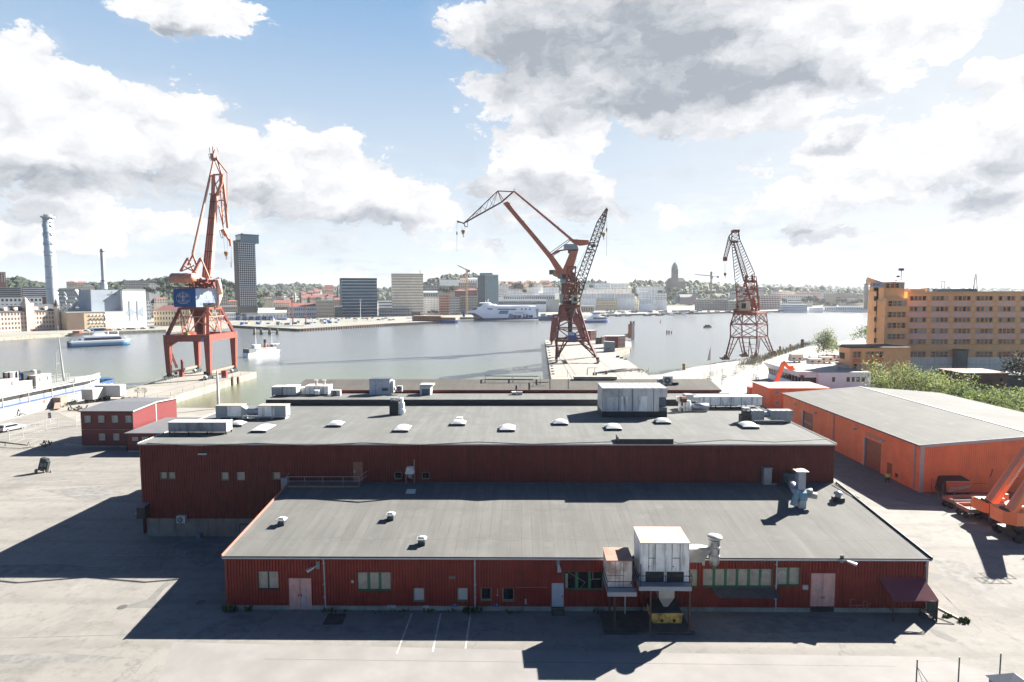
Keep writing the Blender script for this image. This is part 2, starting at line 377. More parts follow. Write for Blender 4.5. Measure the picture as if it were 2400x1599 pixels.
# water
def mw():
 m=bpy.data.materials.new('river_water');m.use_nodes=True;t=m.node_tree;n=t.nodes;l=t.links;b=n['Principled BSDF']
 b.inputs['Base Color'].default_value=(.075,.085,.07,1);b.inputs['Roughness'].default_value=.26;b.inputs['IOR'].default_value=2.3
 g=n.new('ShaderNodeNewGeometry').outputs['Position']
 mp=n.new('ShaderNodeVectorMath');mp.operation='MULTIPLY';l.new(g,mp.inputs[0]);mp.inputs[1].default_value=(.45,1,1)
 a=n.new('ShaderNodeTexNoise');a.inputs['Scale'].default_value=.55;a.inputs['Detail'].default_value=7;a.inputs['Roughness'].default_value=.62;l.new(mp.outputs[0],a.inputs['Vector'])
 c=n.new('ShaderNodeTexNoise');c.inputs['Scale'].default_value=.035;c.inputs['Detail'].default_value=3;l.new(mp.outputs[0],c.inputs['Vector'])
 ad=n.new('ShaderNodeMath');ad.operation='MULTIPLY_ADD';l.new(c.outputs[0],ad.inputs[0]);ad.inputs[1].default_value=.35;l.new(a.outputs[0],ad.inputs[2])
 bp=n.new('ShaderNodeBump');bp.inputs['Strength'].default_value=.6;bp.inputs['Distance'].default_value=.22;l.new(ad.outputs[0],bp.inputs['Height']);l.new(bp.outputs[0],b.inputs['Normal'])
 sp=n.new('ShaderNodeSeparateXYZ');l.new(g,sp.inputs[0])
 # silty green shallows close to the near quay walls, grey river further out
 mr=n.new('ShaderNodeMapRange');l.new(sp.outputs[1],mr.inputs[0]);mr.inputs[1].default_value=190;mr.inputs[2].default_value=300
 mx=n.new('ShaderNodeMix');mx.data_type='RGBA';l.new(mr.outputs[0],mx.inputs[0]);mx.inputs[6].default_value=(.085,.10,.055,1);mx.inputs[7].default_value=(.08,.088,.09,1);l.new(mx.outputs[2],b.inputs['Base Color'])
 return m
mb=MB().add([(-7000,-200,WZ),(7000,-200,WZ),(7000,11000,WZ),(-7000,11000,WZ)],[(0,1,2,3)]);struct('water',mb,mw())
# far shore
sh=[(-500,816),(0,799),(160,788),(390,779),(545,768),(700,777),(900,764),(1070,756),(1078,748),(1280,747),(1365,744),(1410,741),(1700,734.5),(1890,731),(1900,729.5),(2040,727),(2600,714)]
pts=[tuple(G(a,b,WZ)[:2])for a,b in sh]
TG=M('town_ground',(.26,.25,.22),.95,0,.15,.05,spot=(.14,.15,.09),spamt=.5,spscale=.02)
QD=M('dark_sheet_piles',(.07,.055,.045),.85,0,.4,.6)
mb=MB().prism(pts+[(1900,1500),(4200,5200),(-4200,5200),(-1500,900)],-3,0)
mb.k=[0,0]+[1 if 5<=i<=8 or i>10 else 2 for i in range(len(mb.k)-2)]
struct('far_shore',mb,[TG,QD,QW])
def sheet_piles():
 a,b,c=(G(545,768,WZ),G(700,777,WZ),G(1068,756.3,WZ));k=0
 mb=MB()
 for p,q in((a,b),(b,c)):
  n=int((q-p).length/2.6)
  for i in range(n):
   u=p.lerp(q,(i+.5)/n);mb.box(u.x-.55,u.x+.55,u.y-.5,u.y-.05,-2.6,-.2)
 tag(mb.build('sheet_piling',M('rusty_piles',(.17,.09,.06),.85,0,.3,.3)),'rusty ribbed sheet piling along the dark jetty across the river','quay wall',kind='structure')
sheet_piles()
# hills
HG=M('hillside',(.10,.115,.05),.95,0,.3,.02,spot=(.20,.18,.13),spamt=.5,spscale=.03)
def interp(lst,x):
 for(a,b),(c,d)in zip(lst,lst[1:]):
  if a<=x<=c:return b+(d-b)*(x-a)/(c-a)
 return lst[0][1]if x<lst[0][0]else lst[-1][1]
from mathutils import noise as mnoise
def hill(sil,Y,dep,base=0):
 x0,x1=sil[0][0],sil[-1][0];n=max(8,int((x1-x0)/14));K=9;mb=MB();vs=[]
 for i in range(n+1):
  px=x0+(x1-x0)*i/n;c=A(px,interp(sil,px),Y)
  e=min(1,min(i,n-i)/3+.0);
  for k in range(K+3):
   t=k/K;yy=Y-dep+dep*t
   if k<=K:zz=base+(c.z-base)*(t*t*(3-2*t))
   else:zz=c.z*(1-.5*(k-K));yy=Y+dep*.4*(k-K)
   zz=zz*e+base*(1-e)
   vs.append((c.x*yy/Y,yy,zz+mnoise.noise(V((c.x*.02,yy*.02,0)))*2*min(1,t*2)))
 K3=K+3
 fs=[(i*K3+k,(i+1)*K3+k,(i+1)*K3+k+1,i*K3+k+1)for i in range(n)for k in range(K3-1)]
 mb.add(vs,fs);struct('hill',mb,HG).data.polygons.foreach_set('use_smooth',[True]*len(fs))
 return lambda px,t:(lambda c:V((c.x*(Y-dep+dep*t)/Y,Y-dep+dep*t,base+(c.z-base)*(t*t*(3-2*t)))))(A(px,interp(sil,px),Y))
HL=hill([(-120,652),(-60,650),(0,664),(45,658),(115,678),(180,672),(250,672),(300,670),(345,668),(380,660),(420,658),(470,665),(520,677),(560,681),(610,686)],1080,240)
HM=hill([(430,680),(520,674),(590,674),(620,677),(680,674),(730,675),(770,680),(900,684),(1000,682),(1060,684)],2300,500)
HC=hill([(975,690),(990,672),(1010,660),(1050,650),(1100,648),(1140,652),(1180,659),(1240,660),(1290,666),(1340,668),(1380,664),(1440,666),(1480,670),(1520,684)],1640,400)
HR=hill([(1440,686),(1480,668),(1500,664),(1560,665),(1620,665),(1650,668),(1700,671),(1760,677),(1850,680),(1950,684),(2060,687)],1700,330)
HF=hill([(1600,684),(1700,676),(1800,675),(1850,676),(1900,678),(1960,679),(2040,683),(2200,686),(2400,683),(2500,686)],3400,700)
# woods
def ico():
 import bmesh
 b=bmesh.new();bmesh.ops.create_icosphere(b,subdivisions=1,radius=1);v=[x.co.copy()for x in b.verts];f=[tuple(y.index for y in x.verts)for x in b.faces];b.free();return v,f
IV,IF=ico()
WOOD=M('wood_foliage',(.022,.040,.024),.9,0,.5,.09,spot=(.055,.075,.032),spamt=.8,spscale=.05)
WOODL=M('light_wood_foliage',(.10,.13,.07),.9,0,.4,.09,spot=(.17,.20,.11),spamt=.7,spscale=.05)
def blob(mb,c,r,sq=1.0):
 s=random.random()*99;vs=[]
 for v in IV:
  k=r*(.78+.5*abs(mnoise.noise(v*1.7+V((s,0,0)))+.35));vs.append(c+V((v.x*k,v.y*k,v.z*k*sq)))
 mb.add(vs,IF)
def wood(name,H,segs,n,r,mat,t0=.35,t1=1.0):
 mb=MB();tot=sum(b-a for a,b in segs)
 for a,b in segs:
  for i in range(int(n*(b-a)/tot)):
   px=random.uniform(a,b);t=random.uniform(t0,t1);c=H(px,t);q=r*random.uniform(.7,1.4)
   blob(mb,c+V((0,0,q*.35)),q,random.uniform(.8,1.2))
 tag(mb.build(name,mat),None,None,kind='stuff')
wood('woodland',HL,[(-110,130),(180,610)],1900,5.2,WOOD,.3)
wood('woodland',HM,[(440,1050)],900,11,WOOD,.3)
wood('woodland',HC,[(985,1150),(1270,1420)],520,6,WOOD,.5)
wood('woodland',HR,[(1450,2050)],900,6.5,WOODL,.1)
wood('woodland',HF,[(1600,2480)],500,15,WOODL,.4)
# markings on the yard
PAINTW=M('worn_road_paint',(.50,.50,.47),.8,0,.25,3,spot=(.25,.24,.22),spamt=.9,spscale=1.2)
PAINTF=M('faded_road_paint',(.30,.30,.28),.85,0,.15,3,spot=(.21,.2,.19),spamt=1,spscale=1.5)
def line(mb,a,b,wd=.12,z=.004):
 p,q=G(*a),G(*b);d=(q-p).normalized();s=V((-d.y,d.x,0))*wd/2
 mb.add([p-s,p+s,q+s,q-s],[(0,3,2,1)])if False else mb.prism([tuple((p-s)[:2]),tuple((q-s)[:2]),tuple((q+s)[:2]),tuple((p+s)[:2])],.0005,z)
mb=MB()
for a,b in(((965,1438),(930,1532)),((1033,1438),(1014,1528)),((1103,1438),(1091,1520))):line(mb,a,b,.13)
struct('parking_markings',mb,PAINTW)
mb=MB()
line(mb,(215,1303),(430,1300),.1);line(mb,(200,1316),(245,1285),.09);line(mb,(430,1303),(437,1290),.09)
for i in range(11):line(mb,(232+i*18,1302),(258+i*16,1286),.07)
line(mb,(285,1281),(420,1279),.08);line(mb,(283,1282),(305,1265),.08)
line(mb,(130,1350),(147,1341),.08);line(mb,(160,1341),(185,1338),.08);line(mb,(262,1333),(303,1331),.08);line(mb,(275,1341),(308,1318),.08);line(mb,(200,1328),(235,1327),.07)
line(mb,(403,1317),(420,1306),.08)
struct('old_markings',mb,PAINTF)
mb=MB()
for i,(a,b)in enumerate((((25,1042),(60,1027)),((60,1043),(90,1030)),((80,1046),(118,1031)),((110,1046),(150,1032)),((150,1046),(190,1034)))):line(mb,a,b,.12)
line(mb,(57,1027),(192,1035),.1)
for i in range(5):line(mb,(150+i*10,1038+i*1.2),(160+i*10,1045+i*.4),.16)
line(mb,(395,972),(440,962),.1);line(mb,(430,972),(470,962),.1);line(mb,(465,974),(502,964),.1)
for y in(1132,1148,1168):line(mb,(60,y),(310,y-14),.07)
struct('parking_markings',mb,M('parking_line_paint',(.42,.41,.38),.8,0,.1,2))
mb=MB()
for a,b in(((2180,1365),(2300,1480)),((2195,1375),(2262,1450)),((0,1496),(300,1488)),((620,1545),(2100,1562))):line(mb,a,b,.07)
struct('joint_lines',mb,M('asphalt_joint',(.15,.145,.135),.9,0,.2,2))
mb=MB()
for pts_ in(((0,1325),(150,1322),(250,1335),(120,1345),(0,1348)),((380,1240),(520,1262),(560,1300),(470,1330),(420,1300)),((100,1150),(230,1140),(310,1160),(200,1175)),((700,1462),(900,1468),(1100,1455),(1180,1478),(900,1490),(720,1480)),((1700,1460),(1850,1440),(2010,1452),(1980,1480),(1760,1486)),((2180,1300),(2260,1320),(2330,1380),(2280,1400),(2210,1350)),((0,1536),(120,1530),(300,1542),(180,1552),(0,1556)),((560,1440),(640,1445),(560,1500),(430,1505),(480,1470))):mb.prism(g2(*pts_),.0005,.0025)
struct('repair_patches',mb,M('darker_asphalt_repairs',(.17,.165,.155),.95,0,.2,1.2,bump=.3,bscale=8,spot=(.24,.23,.21),spamt=1,spscale=.6))
PATCH=M('asphalt_and_shadow_patch',(.165,.16,.15),.95,0,.15,.8,bump=.3,bscale=8)
PATCHL=M('pale_asphalt_patch',(.33,.315,.30),.95,0,.1,.5)
mb=MB()
mb.prism(g2((280,1424),(345,1405),(372,1378),(402,1352),(425,1352),(385,1380),(365,1405),(372,1426)),.0005,.005)
mb.prism(g2((1960,1062),(2020,1085),(2120,1140),(2240,1190),(2130,1180),(1990,1150),(1955,1110)),.0005,.005)  # cast shadow of the orange warehouse, laid on the lane as a dark patch
mb.prism(g2((2170,1470),(2200,1478),(2245,1500),(2235,1506),(2195,1492)),.0005,.005)
mb.prism(g2((2140,1335),(2175,1340),(2215,1352),(2200,1360),(2150,1345)),.0005,.005)
struct('asphalt_and_shadow_patches',mb,PATCH)
mb=MB().prism(g2((370,1599),(405,1505),(1500,1530),(2200,1540),(2400,1599)),.0003,.003);struct('road',mb,M('pale_pinkish_asphalt',(.246,.232,.218),.9,0,.10,.4,bump=.3,bscale=10,spot=(.19,.18,.168),spamt=.75,spscale=.14))
for(a,b,c,d,e)in((427,1438,483,1438,0),):pass
def manhole(lbl,px,py):
 p=G(px,py);mb=MB(p).lathe(p,[(.42,.001),(.42,.02),(.36,.021)],16);tag(mb.build('manhole_cover',M('cast_iron',(.12,.115,.11),.7,.3,.3,6)),lbl,'manhole cover')
manhole('round manhole cover in the sunlit yard left of the pink double door',287,1423);manhole('round manhole cover on the shaded yard left of the front hall corner',470,1412);manhole('small round manhole cover in the lane beside the orange warehouse',2020,1103)
# ---- small weeds: stuff
def weeds(name,spots,mat,kind='stuff',label=None,cat=None):
 mb=MB()
 for x,y,r,n,h in spots:
  for i in range(n):
   a=random.uniform(0,6.3);q=r*math.sqrt(random.random());b=V((x+math.cos(a)*q,y+math.sin(a)*q*.6,0));t=b+V((random.uniform(-.12,.12),random.uniform(-.12,.12),h*random.uniform(.4,1.1)))
   s=V((random.uniform(-1,1),random.uniform(-1,1),0)).normalized()*.06
   mb.add([b-s,b+s,t+s*.8+V((0,0,.02)),t-s*.8],[(0,1,2,3)])
 return tag(mb.build(name,mat),label,cat,kind=kind)
WEED=M('weed_green',(.055,.085,.025),.85,0,.4,2)
# ================================================================ FRONT HALL
YF=G(1200,1431).y
FL,FR=A(531,1420,YF).x,A(2172,1400,YF).x
EZ=A(1300,1306,YF).z                     # eaves height
Y2=G(338,1258).y
RZ=A(1300,1132,Y2).z                     # front roof height at the middle hall wall
SL=(RZ-EZ)/(Y2-YF)
def roofpt(px,py):                          # photo pixel -> the sloping front roof
 d=ray(px,py);t=(EZ-SL*YF-CZ)/(d.z-SL*d.y);return d*t+V((0,0,CZ))
def F_(px,py):p=A(px,py,YF);return p.x,p.z
hall=thing('workshop_hall','long low dark red corrugated workshop hall with grey felt roof in the foreground','building',(FL,YF,0))
O1=V((FL,YF,0))
openings=[]
def rect(p0,p1,p2,p3):
 x0,z1=F_(p0,p1);x1,z0=F_(p2,p3);return x0,x1,z0,z1
W1=[rect(603,1339,654,1381),rect(837,1341,917,1383),rect(969,1378,995,1409),rect(1072,1378,1097,1408),rect(1127,1378,1152,1407),rect(1178,1378,1205,1408),
      rect(1322,1340,1412,1381),rect(1617,1334,1635,1376),rect(1647,1333,1809,1375),rect(1821,1330,1875,1372)]
D1=[rect(676.5,1354.6,732,1432),rect(1293,1366,1321,1425),rect(1901,1343,1955,1421)]
holes=[(a-FL,b-FL,c,d)for a,b,c,d in W1+D1]
PZ=.42
mb=MB(O1);corr(mb,(FL,YF,0),(1,0,0),FR-FL,PZ,EZ,.27,.10,holes=holes)
mb.build('wall',RED,hall)
mb=MB(O1).box(FL+.05,FR-.05,YF+.35,Y2-.1,0,EZ-.25)
mb.box(FL+.02,FR-.02,YF+.06,YF+.07,-.1,PZ);mb.build('inner_wall',M('inner_dark',(.03,.03,.03),.9),hall)
mb=MB(O1)
for x in(FL,FR):mb=MB(O1);corr(mb,(x,YF if x==FR else Y2,0),(0,1 if x==FR else-1,0),Y2-YF,0.0,EZ,.25,.05,nrm=(1 if x==FR else-1,0,0),topf=(lambda m:EZ-.05+SL*m)if x==FR else(lambda m:EZ-.05+SL*(Y2-YF-m)));mb.build('side_wall',RED,hall)
mb=MB(O1);segs=[]
x=FL+.05
for a,b,c,d in sorted(D1):
 segs.append((x,a));x=b
segs.append((x,FR-.05))
for a,b in segs:mb.box(a,b,YF-.08,YF+.3,0,PZ-.02)
mb.build('plinth',CONC,hall)
ROOF=None
def roofmat(name,col,seam,lap=1.0,tilt=0):
 m=bpy.data.materials.new(name);m.use_nodes=True;t=m.node_tree;n=t.nodes;l=t.links;b=n['Principled BSDF'];b.inputs['Roughness'].default_value=.85;b.inputs['Specular IOR Level'].default_value=.12
 g=n.new('ShaderNodeNewGeometry').outputs['Position'];sp=n.new('ShaderNodeSeparateXYZ');l.new(g,sp.inputs[0])
 def no(s,v=None,d=5):
  x=n.new('ShaderNodeTexNoise');x.inputs['Scale'].default_value=s;x.inputs['Detail'].default_value=d;l.new(v or g,x.inputs['Vector']);return x.outputs['Fac']
 def ma(op,a,b_=None,c=None):
  x=n.new('ShaderNodeMath');x.operation=op
  for i,v in enumerate((a,b_,c)):
   if v is None:continue
   if isinstance(v,(int,float)):x.inputs[i].default_value=v
   else:l.new(v,x.inputs[i])
  return x.outputs[0]
 def rg(f,lo,hi,t0=0,t1=1.):
  x=n.new('ShaderNodeMapRange');l.new(f,x.inputs[0]);x.inputs[1].default_value=lo;x.inputs[2].default_value=hi;x.inputs[3].default_value=t0;x.inputs[4].default_value=t1;return x.outputs[0]
 def mx(f,a,c):
  x=n.new('ShaderNodeMix');x.data_type='RGBA';l.new(f,x.inputs[0])
  for i,v in((6,a),(7,c)):
   if isinstance(v,tuple):x.inputs[i].default_value=(*v,1)
   else:l.new(v,x.inputs[i])
  return x.outputs[2]
 st=n.new('ShaderNodeVectorMath');st.operation='MULTIPLY';l.new(g,st.inputs[0]);st.inputs[1].default_value=(1,.09,.09)
 o=mx(rg(no(1.6,st.outputs[0]),.3,.7),tuple(c*.86 for c in col),tuple(c*1.12 for c in col))
 o=mx(rg(no(.22,d=7),.46,.66,0,.8),o,tuple(c*.80 for c in col));o=mx(rg(no(.6,d=7),.58,.72,0,.6),o,tuple(c*1.25 for c in col));o=mx(rg(no(.13,d=3),.60,.63,0,.35),o,tuple(c*.7 for c in col))
 o=mx(rg(no(9,d=3),.3,.7,0,.3),o,tuple(c*1.3 for c in col))
 fr=ma('FRACT',ma('DIVIDE',ma('ADD',sp.outputs[0],500),lap))
 row=ma('FLOOR',ma('DIVIDE',ma('ADD',sp.outputs[0],500),lap));wn=n.new('ShaderNodeTexWhiteNoise');wn.noise_dimensions='1D';l.new(row,wn.inputs['W'])
 o=mx(rg(wn.outputs['Value'],0,1,0,.22),o,tuple(c*.7 for c in col))
 o=mx(ma('MULTIPLY',ma('MULTIPLY',ma('LESS_THAN',fr,.05/lap),.7),rg(no(.5),.3,.7)),o,seam)
 fy=ma('FRACT',ma('DIVIDE',ma('ADD',sp.outputs[1],ma('MULTIPLY',wn.outputs['Value'],.6)),6.3))
 o=mx(ma('MULTIPLY',ma('LESS_THAN',fy,.012),.4),o,seam)
 l.new(o,b.inputs['Base Color'])
 x=n.new('ShaderNodeBump');x.inputs['Strength'].default_value=.4;x.inputs['Distance'].default_value=.02;l.new(no(14),x.inputs['Height']);l.new(x.outputs[0],b.inputs['Normal'])
 return m
RF1=roofmat('grey_roof_felt',(.128,.126,.118),(.07,.07,.066))
RF2=roofmat('grey_roof_felt_middle',(.128,.130,.124),(.09,.09,.087),1.05)
RF3=roofmat('brownish_roof_felt',(.088,.083,.074),(.06,.057,.052),1.2)
TRIM=M('white_trim',(.52,.51,.49),.5,0,.1,1)
mb=MB(O1)
e=.12
mb.hexa([(FL-e,YF-.18,EZ-.10),(FR+e,YF-.18,EZ-.10),(FR+e,Y2-.02,RZ-.02),(FL-e,Y2-.02,RZ-.02),(FL-e,YF-.18,EZ+.02),(FR+e,YF-.18,EZ+.02),(FR+e,Y2-.02,RZ+.10),(FL-e,Y2-.02,RZ+.10)])
rf1=mb.build('roof',RF1,hall)
mb=MB(O1).beam((FL-e-.05,YF-.18,EZ+.06),(FL-e-.05,Y2-.1,RZ+.13),.1,.3);mb.build('verge_board',M('salmon_trim',(.50,.20,.15),.6),hall)
mb=MB(O1).beam((FR+e+.06,YF-.2,EZ+.06),(FR+e+.06,Y2-.1,RZ+.13),.12,.28);mb.box(FL-e,FR+e,YF-.22,YF-.182,EZ-.05,EZ+.07);mb.build('drip_edge',BLACK,hall)
mb=MB(O1).tube((FL-.1,YF-.27,EZ-.08),(FR+.1,YF-.27,EZ-.08),.07,n=8);mb.build('gutter',TRIM,hall)
def pipe(px,pxb=None):
 x=A(px,1312,YF).x;x2=A(pxb or px,1430,YF).x;mb=MB(O1)
 mb.path([(x,YF-.25,EZ-.1),(x+(x2-x)*.3,YF-.14,EZ-.4),(x2*.6+x*.4,YF-.14,1.5),(x2,YF-.2,.05)],.055,8)
 for z in(EZ-.6,2.4,1.2):mb.box(x-.09,x+.09,YF-.2,YF,z,z+.05)
 mb.build('downpipe',TRIM,hall)
pipe(759,765);pipe(1113,1114);pipe(1819,1816);pipe(2169,2168)
def window(par,O,r,Y,n=1,fmat=GREEN,pane=GLASSC,fw=.06,rec=.1,cross=False,mull=None,sill=True):
 x0,x1,z0,z1=r;mb=MB(O);yb=Y+rec
 mb.box(x0,x1,yb-.03,yb+.06,z0,z0+fw);mb.box(x0,x1,yb-.03,yb+.06,z1-fw,z1)
 mb.box(x0,x0+fw,yb-.03,yb+.06,z0+fw,z1-fw);mb.box(x1-fw,x1,yb-.03,yb+.06,z0+fw,z1-fw)
 for i in range(1,n):
  x=x0+(x1-x0)*i/n;k=mull or fw/2;mb.box(x-k,x+k,yb-.031,yb+.055,z0+fw,z1-fw)
 if sill:mb.box(x0-.03,x1+.03,Y-.10,yb-.031,z0-.05,z0-.002)
 mb.box(x0-.02,x0-.002,Y-.05,yb,z0,z1);mb.box(x1+.002,x1+.02,Y-.05,yb,z0,z1);mb.box(x0,x1,Y-.05,yb,z1+.002,z1+.02)
 f=mb.build('window',fmat,par)
 mb=MB(O).box(x0+fw,x1-fw,yb,yb+.02,z0+fw,z1-fw);mb.build('pane',pane,f);return f
WF=M('weathered_window_frame',(.30,.27,.20),.7)
DKF=M('dark_frame',(.04,.045,.05),.5)
BOARD=M('pale_board',(.52,.53,.52),.6,0,.08,2)
window(hall,O1,W1[0],YF,2,DKF,GLASSC,mull=.07)
window(hall,O1,W1[1],YF,3,GREEN,GLASSC,mull=.13,fw=.05)
for i in(2,3):window(hall,O1,W1[i],YF,1,M('pale_green_frame',(.20,.23,.14),.6),BOARD)
for i in(4,5):window(hall,O1,W1[i],YF,1,WF,GLASSD,fw=.08)
window(hall,O1,W1[6],YF,3,GREEN,GLASSD,mull=.13,fw=.05)
window(hall,O1,W1[7],YF,1,GREEN,GLASSC,fw=.05)
window(hall,O1,W1[8],YF,6,GREEN,GLASSC,mull=.12,fw=.05)
window(hall,O1,W1[9],YF,2,GREEN,GLASSC,mull=.12,fw=.05)
# things seen behind the glass: pale braces, bench and panels
mb=MB(O1)
def Fi(px,py,dy=-.0):p=A(px,py,YF);return V((p.x,YF+.09+dy,p.z))
mb.beam(Fi(1332,1342),Fi(1372,1366),.07,.02);mb.beam(Fi(1372,1366),Fi(1360,1379),.06,.02);mb.beam(Fi(1390,1335+8),Fi(1390,1360),.05,.02);mb.beam(Fi(1381,1359),Fi(1408,1358),.1,.02)
mb.box(Fi(1325,1379).x,Fi(1331,1379).x,YF+.085,YF+.099,Fi(1325,1379).z,Fi(1325,1345).z)
mb.build('window_clutter',M('pale_timber',(.42,.36,.26),.7),hall)
mb=MB(O1)
for cx,s in((1795,1),(1834,1)):
 pts=[Fi(cx-11,1373),Fi(cx-11,1355),Fi(cx-8,1346),Fi(cx-2,1341),Fi(cx+4,1342),Fi(cx+9,1347)]
 for a,b in zip(pts,pts[1:]):mb.beam(a,b,.02,.12)
mb.build('arched_panel',BOARD,hall)
# doors
def ddoor(r,mat,double=True,note=None):
 x0,x1,z0,z1=r;m=(x0+x1)/2;out=[]
 mb=MB(O1).box(x0-.08,x0,YF-.07,YF+.1,z0,z1+.08);mb.box(x1,x1+.08,YF-.07,YF+.1,z0,z1+.08);mb.box(x0,x1,YF-.07,YF+.1,z1,z1+.08);mb.build('door_frame',REDP,hall)
 for a,b in(((x0,m-.01),(m+.01,x1))if double else((x0,x1),)):
  mb=MB(O1).box(a+.01,b-.01,YF-.03,YF+.04,z0,z1-.01);d=mb.build('door',mat,hall);out.append(d)
  mb=MB(O1);hx=b-.12 if(a==x0 and double)else(a+.1 if double else b-.14);mb.box(hx-.03,hx+.03,YF-.09,YF-.03,1.25,1.45);mb.build('handle',STEEL,d)
 return out
dL=ddoor(D1[0],PINK);ddoor(D1[1],M('pale_blue_door',(.50,.54,.60),.5),False);dR=ddoor(D1[2],PINK)
def plate(r,mat,name='notice',dy=-.09,th=.02,par=None):
 x0,x1,z0,z1=r;mb=MB(O1).box(x0,x1,YF+dy-th,YF+dy,z0,z1);return mb.build(name,mat,par or hall)
plate(rect(711,1381,716,1390),BOARD,dy=-.04)
plate(rect(709,1397,718,1422),M('scuffed_paint',(.48,.44,.47),.6),'patch',dy=-.035)
plate(rect(1909,1373,1919,1378.5),BOARD,dy=-.04)
SGN=M('white_sign',(.6,.6,.6),.5);SGB=M('blue_sign',(.10,.19,.42),.5)
DT=M('sign_lettering',(.03,.03,.03),.6)
def nsign(r,mat,txt=None,tm=DT):
 p=plate(r,mat,'wall_sign',dy=-.065)
 if txt:text(txt,(r[3]-r[2])*.75,tm,p,frame4(V((r[0]+.06,YF-.089,r[2]+(r[3]-r[2])*.28))-O1,(1,0,0),(0,0,1)),ext=.002,sx=(r[1]-r[0]-.1)/((r[3]-r[2])*.75*.62*len(txt)))
nsign(rect(909,1417,927.6,1423.6),SGN,'|||||');nsign(rect(991,1418,1005,1424),SGN,'||||');nsign(rect(1060,1414,1072,1422),SGB,'P',SGN);nsign(rect(1157.5,1414,1170,1422),SGB,'P',SGN)
plate(rect(824,1359,830,1365),BOARD,'switch_box',-.06,.08);plate(rect(1880,1370,1892,1380),BOARD,'switch_box',-.06,.12)
plate(rect(1230,1403,1234,1415),BOARD,'bell',-.06,.08)
mb=MB(O1);a=V((*F_(1053,1351),));b=F_(1067,1351);mb.box(a[0],b[0],YF-.2,YF-.06,F_(1053,1355)[1],F_(1053,1349)[1]);mb.build('vent_hood',M('vent_grey',(.2,.18,.16),.6),hall)
mb=MB(O1);p,q=F_(1208,1376),F_(1283,1375.5);mb.tube((p[0],YF-.1,p[1]),(q[0],YF-.1,q[1]),.03,n=6);mb.build('wall_pipe',M('pink_pipe',(.55,.16,.12),.5),hall)
mb=MB(O1);p,q=F_(1166,1378),F_(1166,1393);mb.tube((p[0],YF-.1,p[1]),(q[0],YF-.1,q[1]),.02,n=6);mb.lathe((q[0],YF-.12,q[1]-.1),[(.02,0),(.07,.03),(.07,.1),(.02,.14)],8);mb.build('pull_cord',BOARD,hall)
# floodlights on the facade
def lamp(px,py,w_,hd=(-.5,-.55,-.32),lbl='',g='floodlights under the eaves of the red hall'):
 x,z=F_(px,py);t=thing('wall_lamp',lbl,'lamp',(x,YF-.06,z),g)
 mb=MB().box(-.16,.16,-.08,0,-.35,.35);mb.build('bracket',M('lamp_bracket',(.25,.25,.24),.6,.3),t)
 mb=MB();d=V(hd);mb.tube((0,-.08,0),d*.55,.035,n=6);h=d*.6
 mb.beam(V((0,-.05,0))+d*.4,V((0,-.05,0))+d*1.25,.16,.12,.34,.2)
 mb.build('lamp_head',WHITE,t,False)
lamp(746,1324,1,(-.62,-.5,-.2),'white floodlight above the left pink double door');lamp(1308,1316,1,(.05,-.6,-.45),'white floodlight above the single pale blue door');lamp(1972,1309,1,(.78,-.5,-.2),'white floodlight above the right pink double door')
# steps at the blue door, grate, slanting board awning, canopy lean-to
x0,x1,z0,z1=D1[1];mb=MB((x0,YF,0))
for i in range(3):mb.box(x0-.05,x1+.05,YF-.9+i*.27,YF-.12,i*.14,(i+1)*.14)
tag(mb.build('door_steps',M('old_timber',(.10,.09,.08),.9,0,.3,2)),'three worn grey timber steps below the pale blue door','steps')
p=g2((770,1440),(812,1440),(803,1464),(756,1464));mb=MB((p[0][0],p[0][1],0));mb.prism(p,.001,.05)
tag(mb.build('floor_grate',M('dark_mat',(.05,.042,.04),.9,0,.3,3)),'dark steel grate set in the ground beside the left downpipe','grate')
x0,z1=F_(1664,1377);x1,_=F_(1817,1376);mb=MB(O1).hexa([(x0,YF-.08,z1-.06),(x1,YF-.08,z1-.06),(x1+.1,YF-1.0,z1-.48),(x0+.5,YF-1.0,z1-.48),(x0,YF-.08,z1),(x1,YF-.08,z1),(x1+.1,YF-1.0,z1-.42),(x0+.5,YF-1.0,z1-.42)])
for t in(.15,.5,.85):xx=x0+(x1-x0)*t;mb.beam((xx,YF-.06,z1-.8),(xx+.1,YF-.9,z1-.46),.05)
mb.build('awning',M('dark_felt_awning',(.07,.07,.075),.85,0,.3,1.5),hall)
# canopy
yc=G(2092,1458).y;cx0=A(2092,1430,yc).x;cx1=A(2198,1430,yc).x;zc=A(2092,1407,yc).z
wx0,wz=F_(2057,1353);wx1,_=F_(2163,1353)
can=thing('canopy_shelter','small lean-to canopy with maroon corrugated roof at the right end of the red hall','shelter',(cx0,yc,0));OC=V((cx0,yc,0))
mb=MB(OC);n=26
for i in range(n):
 for k,(f0,f1,h0,h1)in enumerate(((0,.35,0,0),(.35,.5,0,.05),(.5,.85,.05,.05),(.85,1,.05,0))):
  a,b=(i+f0)/n,(i+f1)/n
  mb.add([(wx0+(wx1-wx0)*a,YF-.09,wz+h0),(wx0+(wx1-wx0)*b,YF-.09,wz+h1),(cx0+(cx1-cx0)*b,yc-.15,zc+h1),(cx0+(cx1-cx0)*a,yc-.15,zc+h0)],[(0,3,2,1)])
mb.build('canopy_roof',M('canopy_sheet',(.27,.055,.075),.5,0,.12,1),can)
mb=MB(OC)
for x in(cx0+.05,cx1-.05):
 mb.beam((x,yc,0),(x,yc,zc-.05),.08)
mb.beam((cx0,yc,zc-.09),(cx1,yc,zc-.09),.08)
for x,xw in((cx0+.05,wx0),(cx1-.05,wx1)):mb.beam((x,yc,zc-.06),(xw,YF-.1,wz-.08),.07)
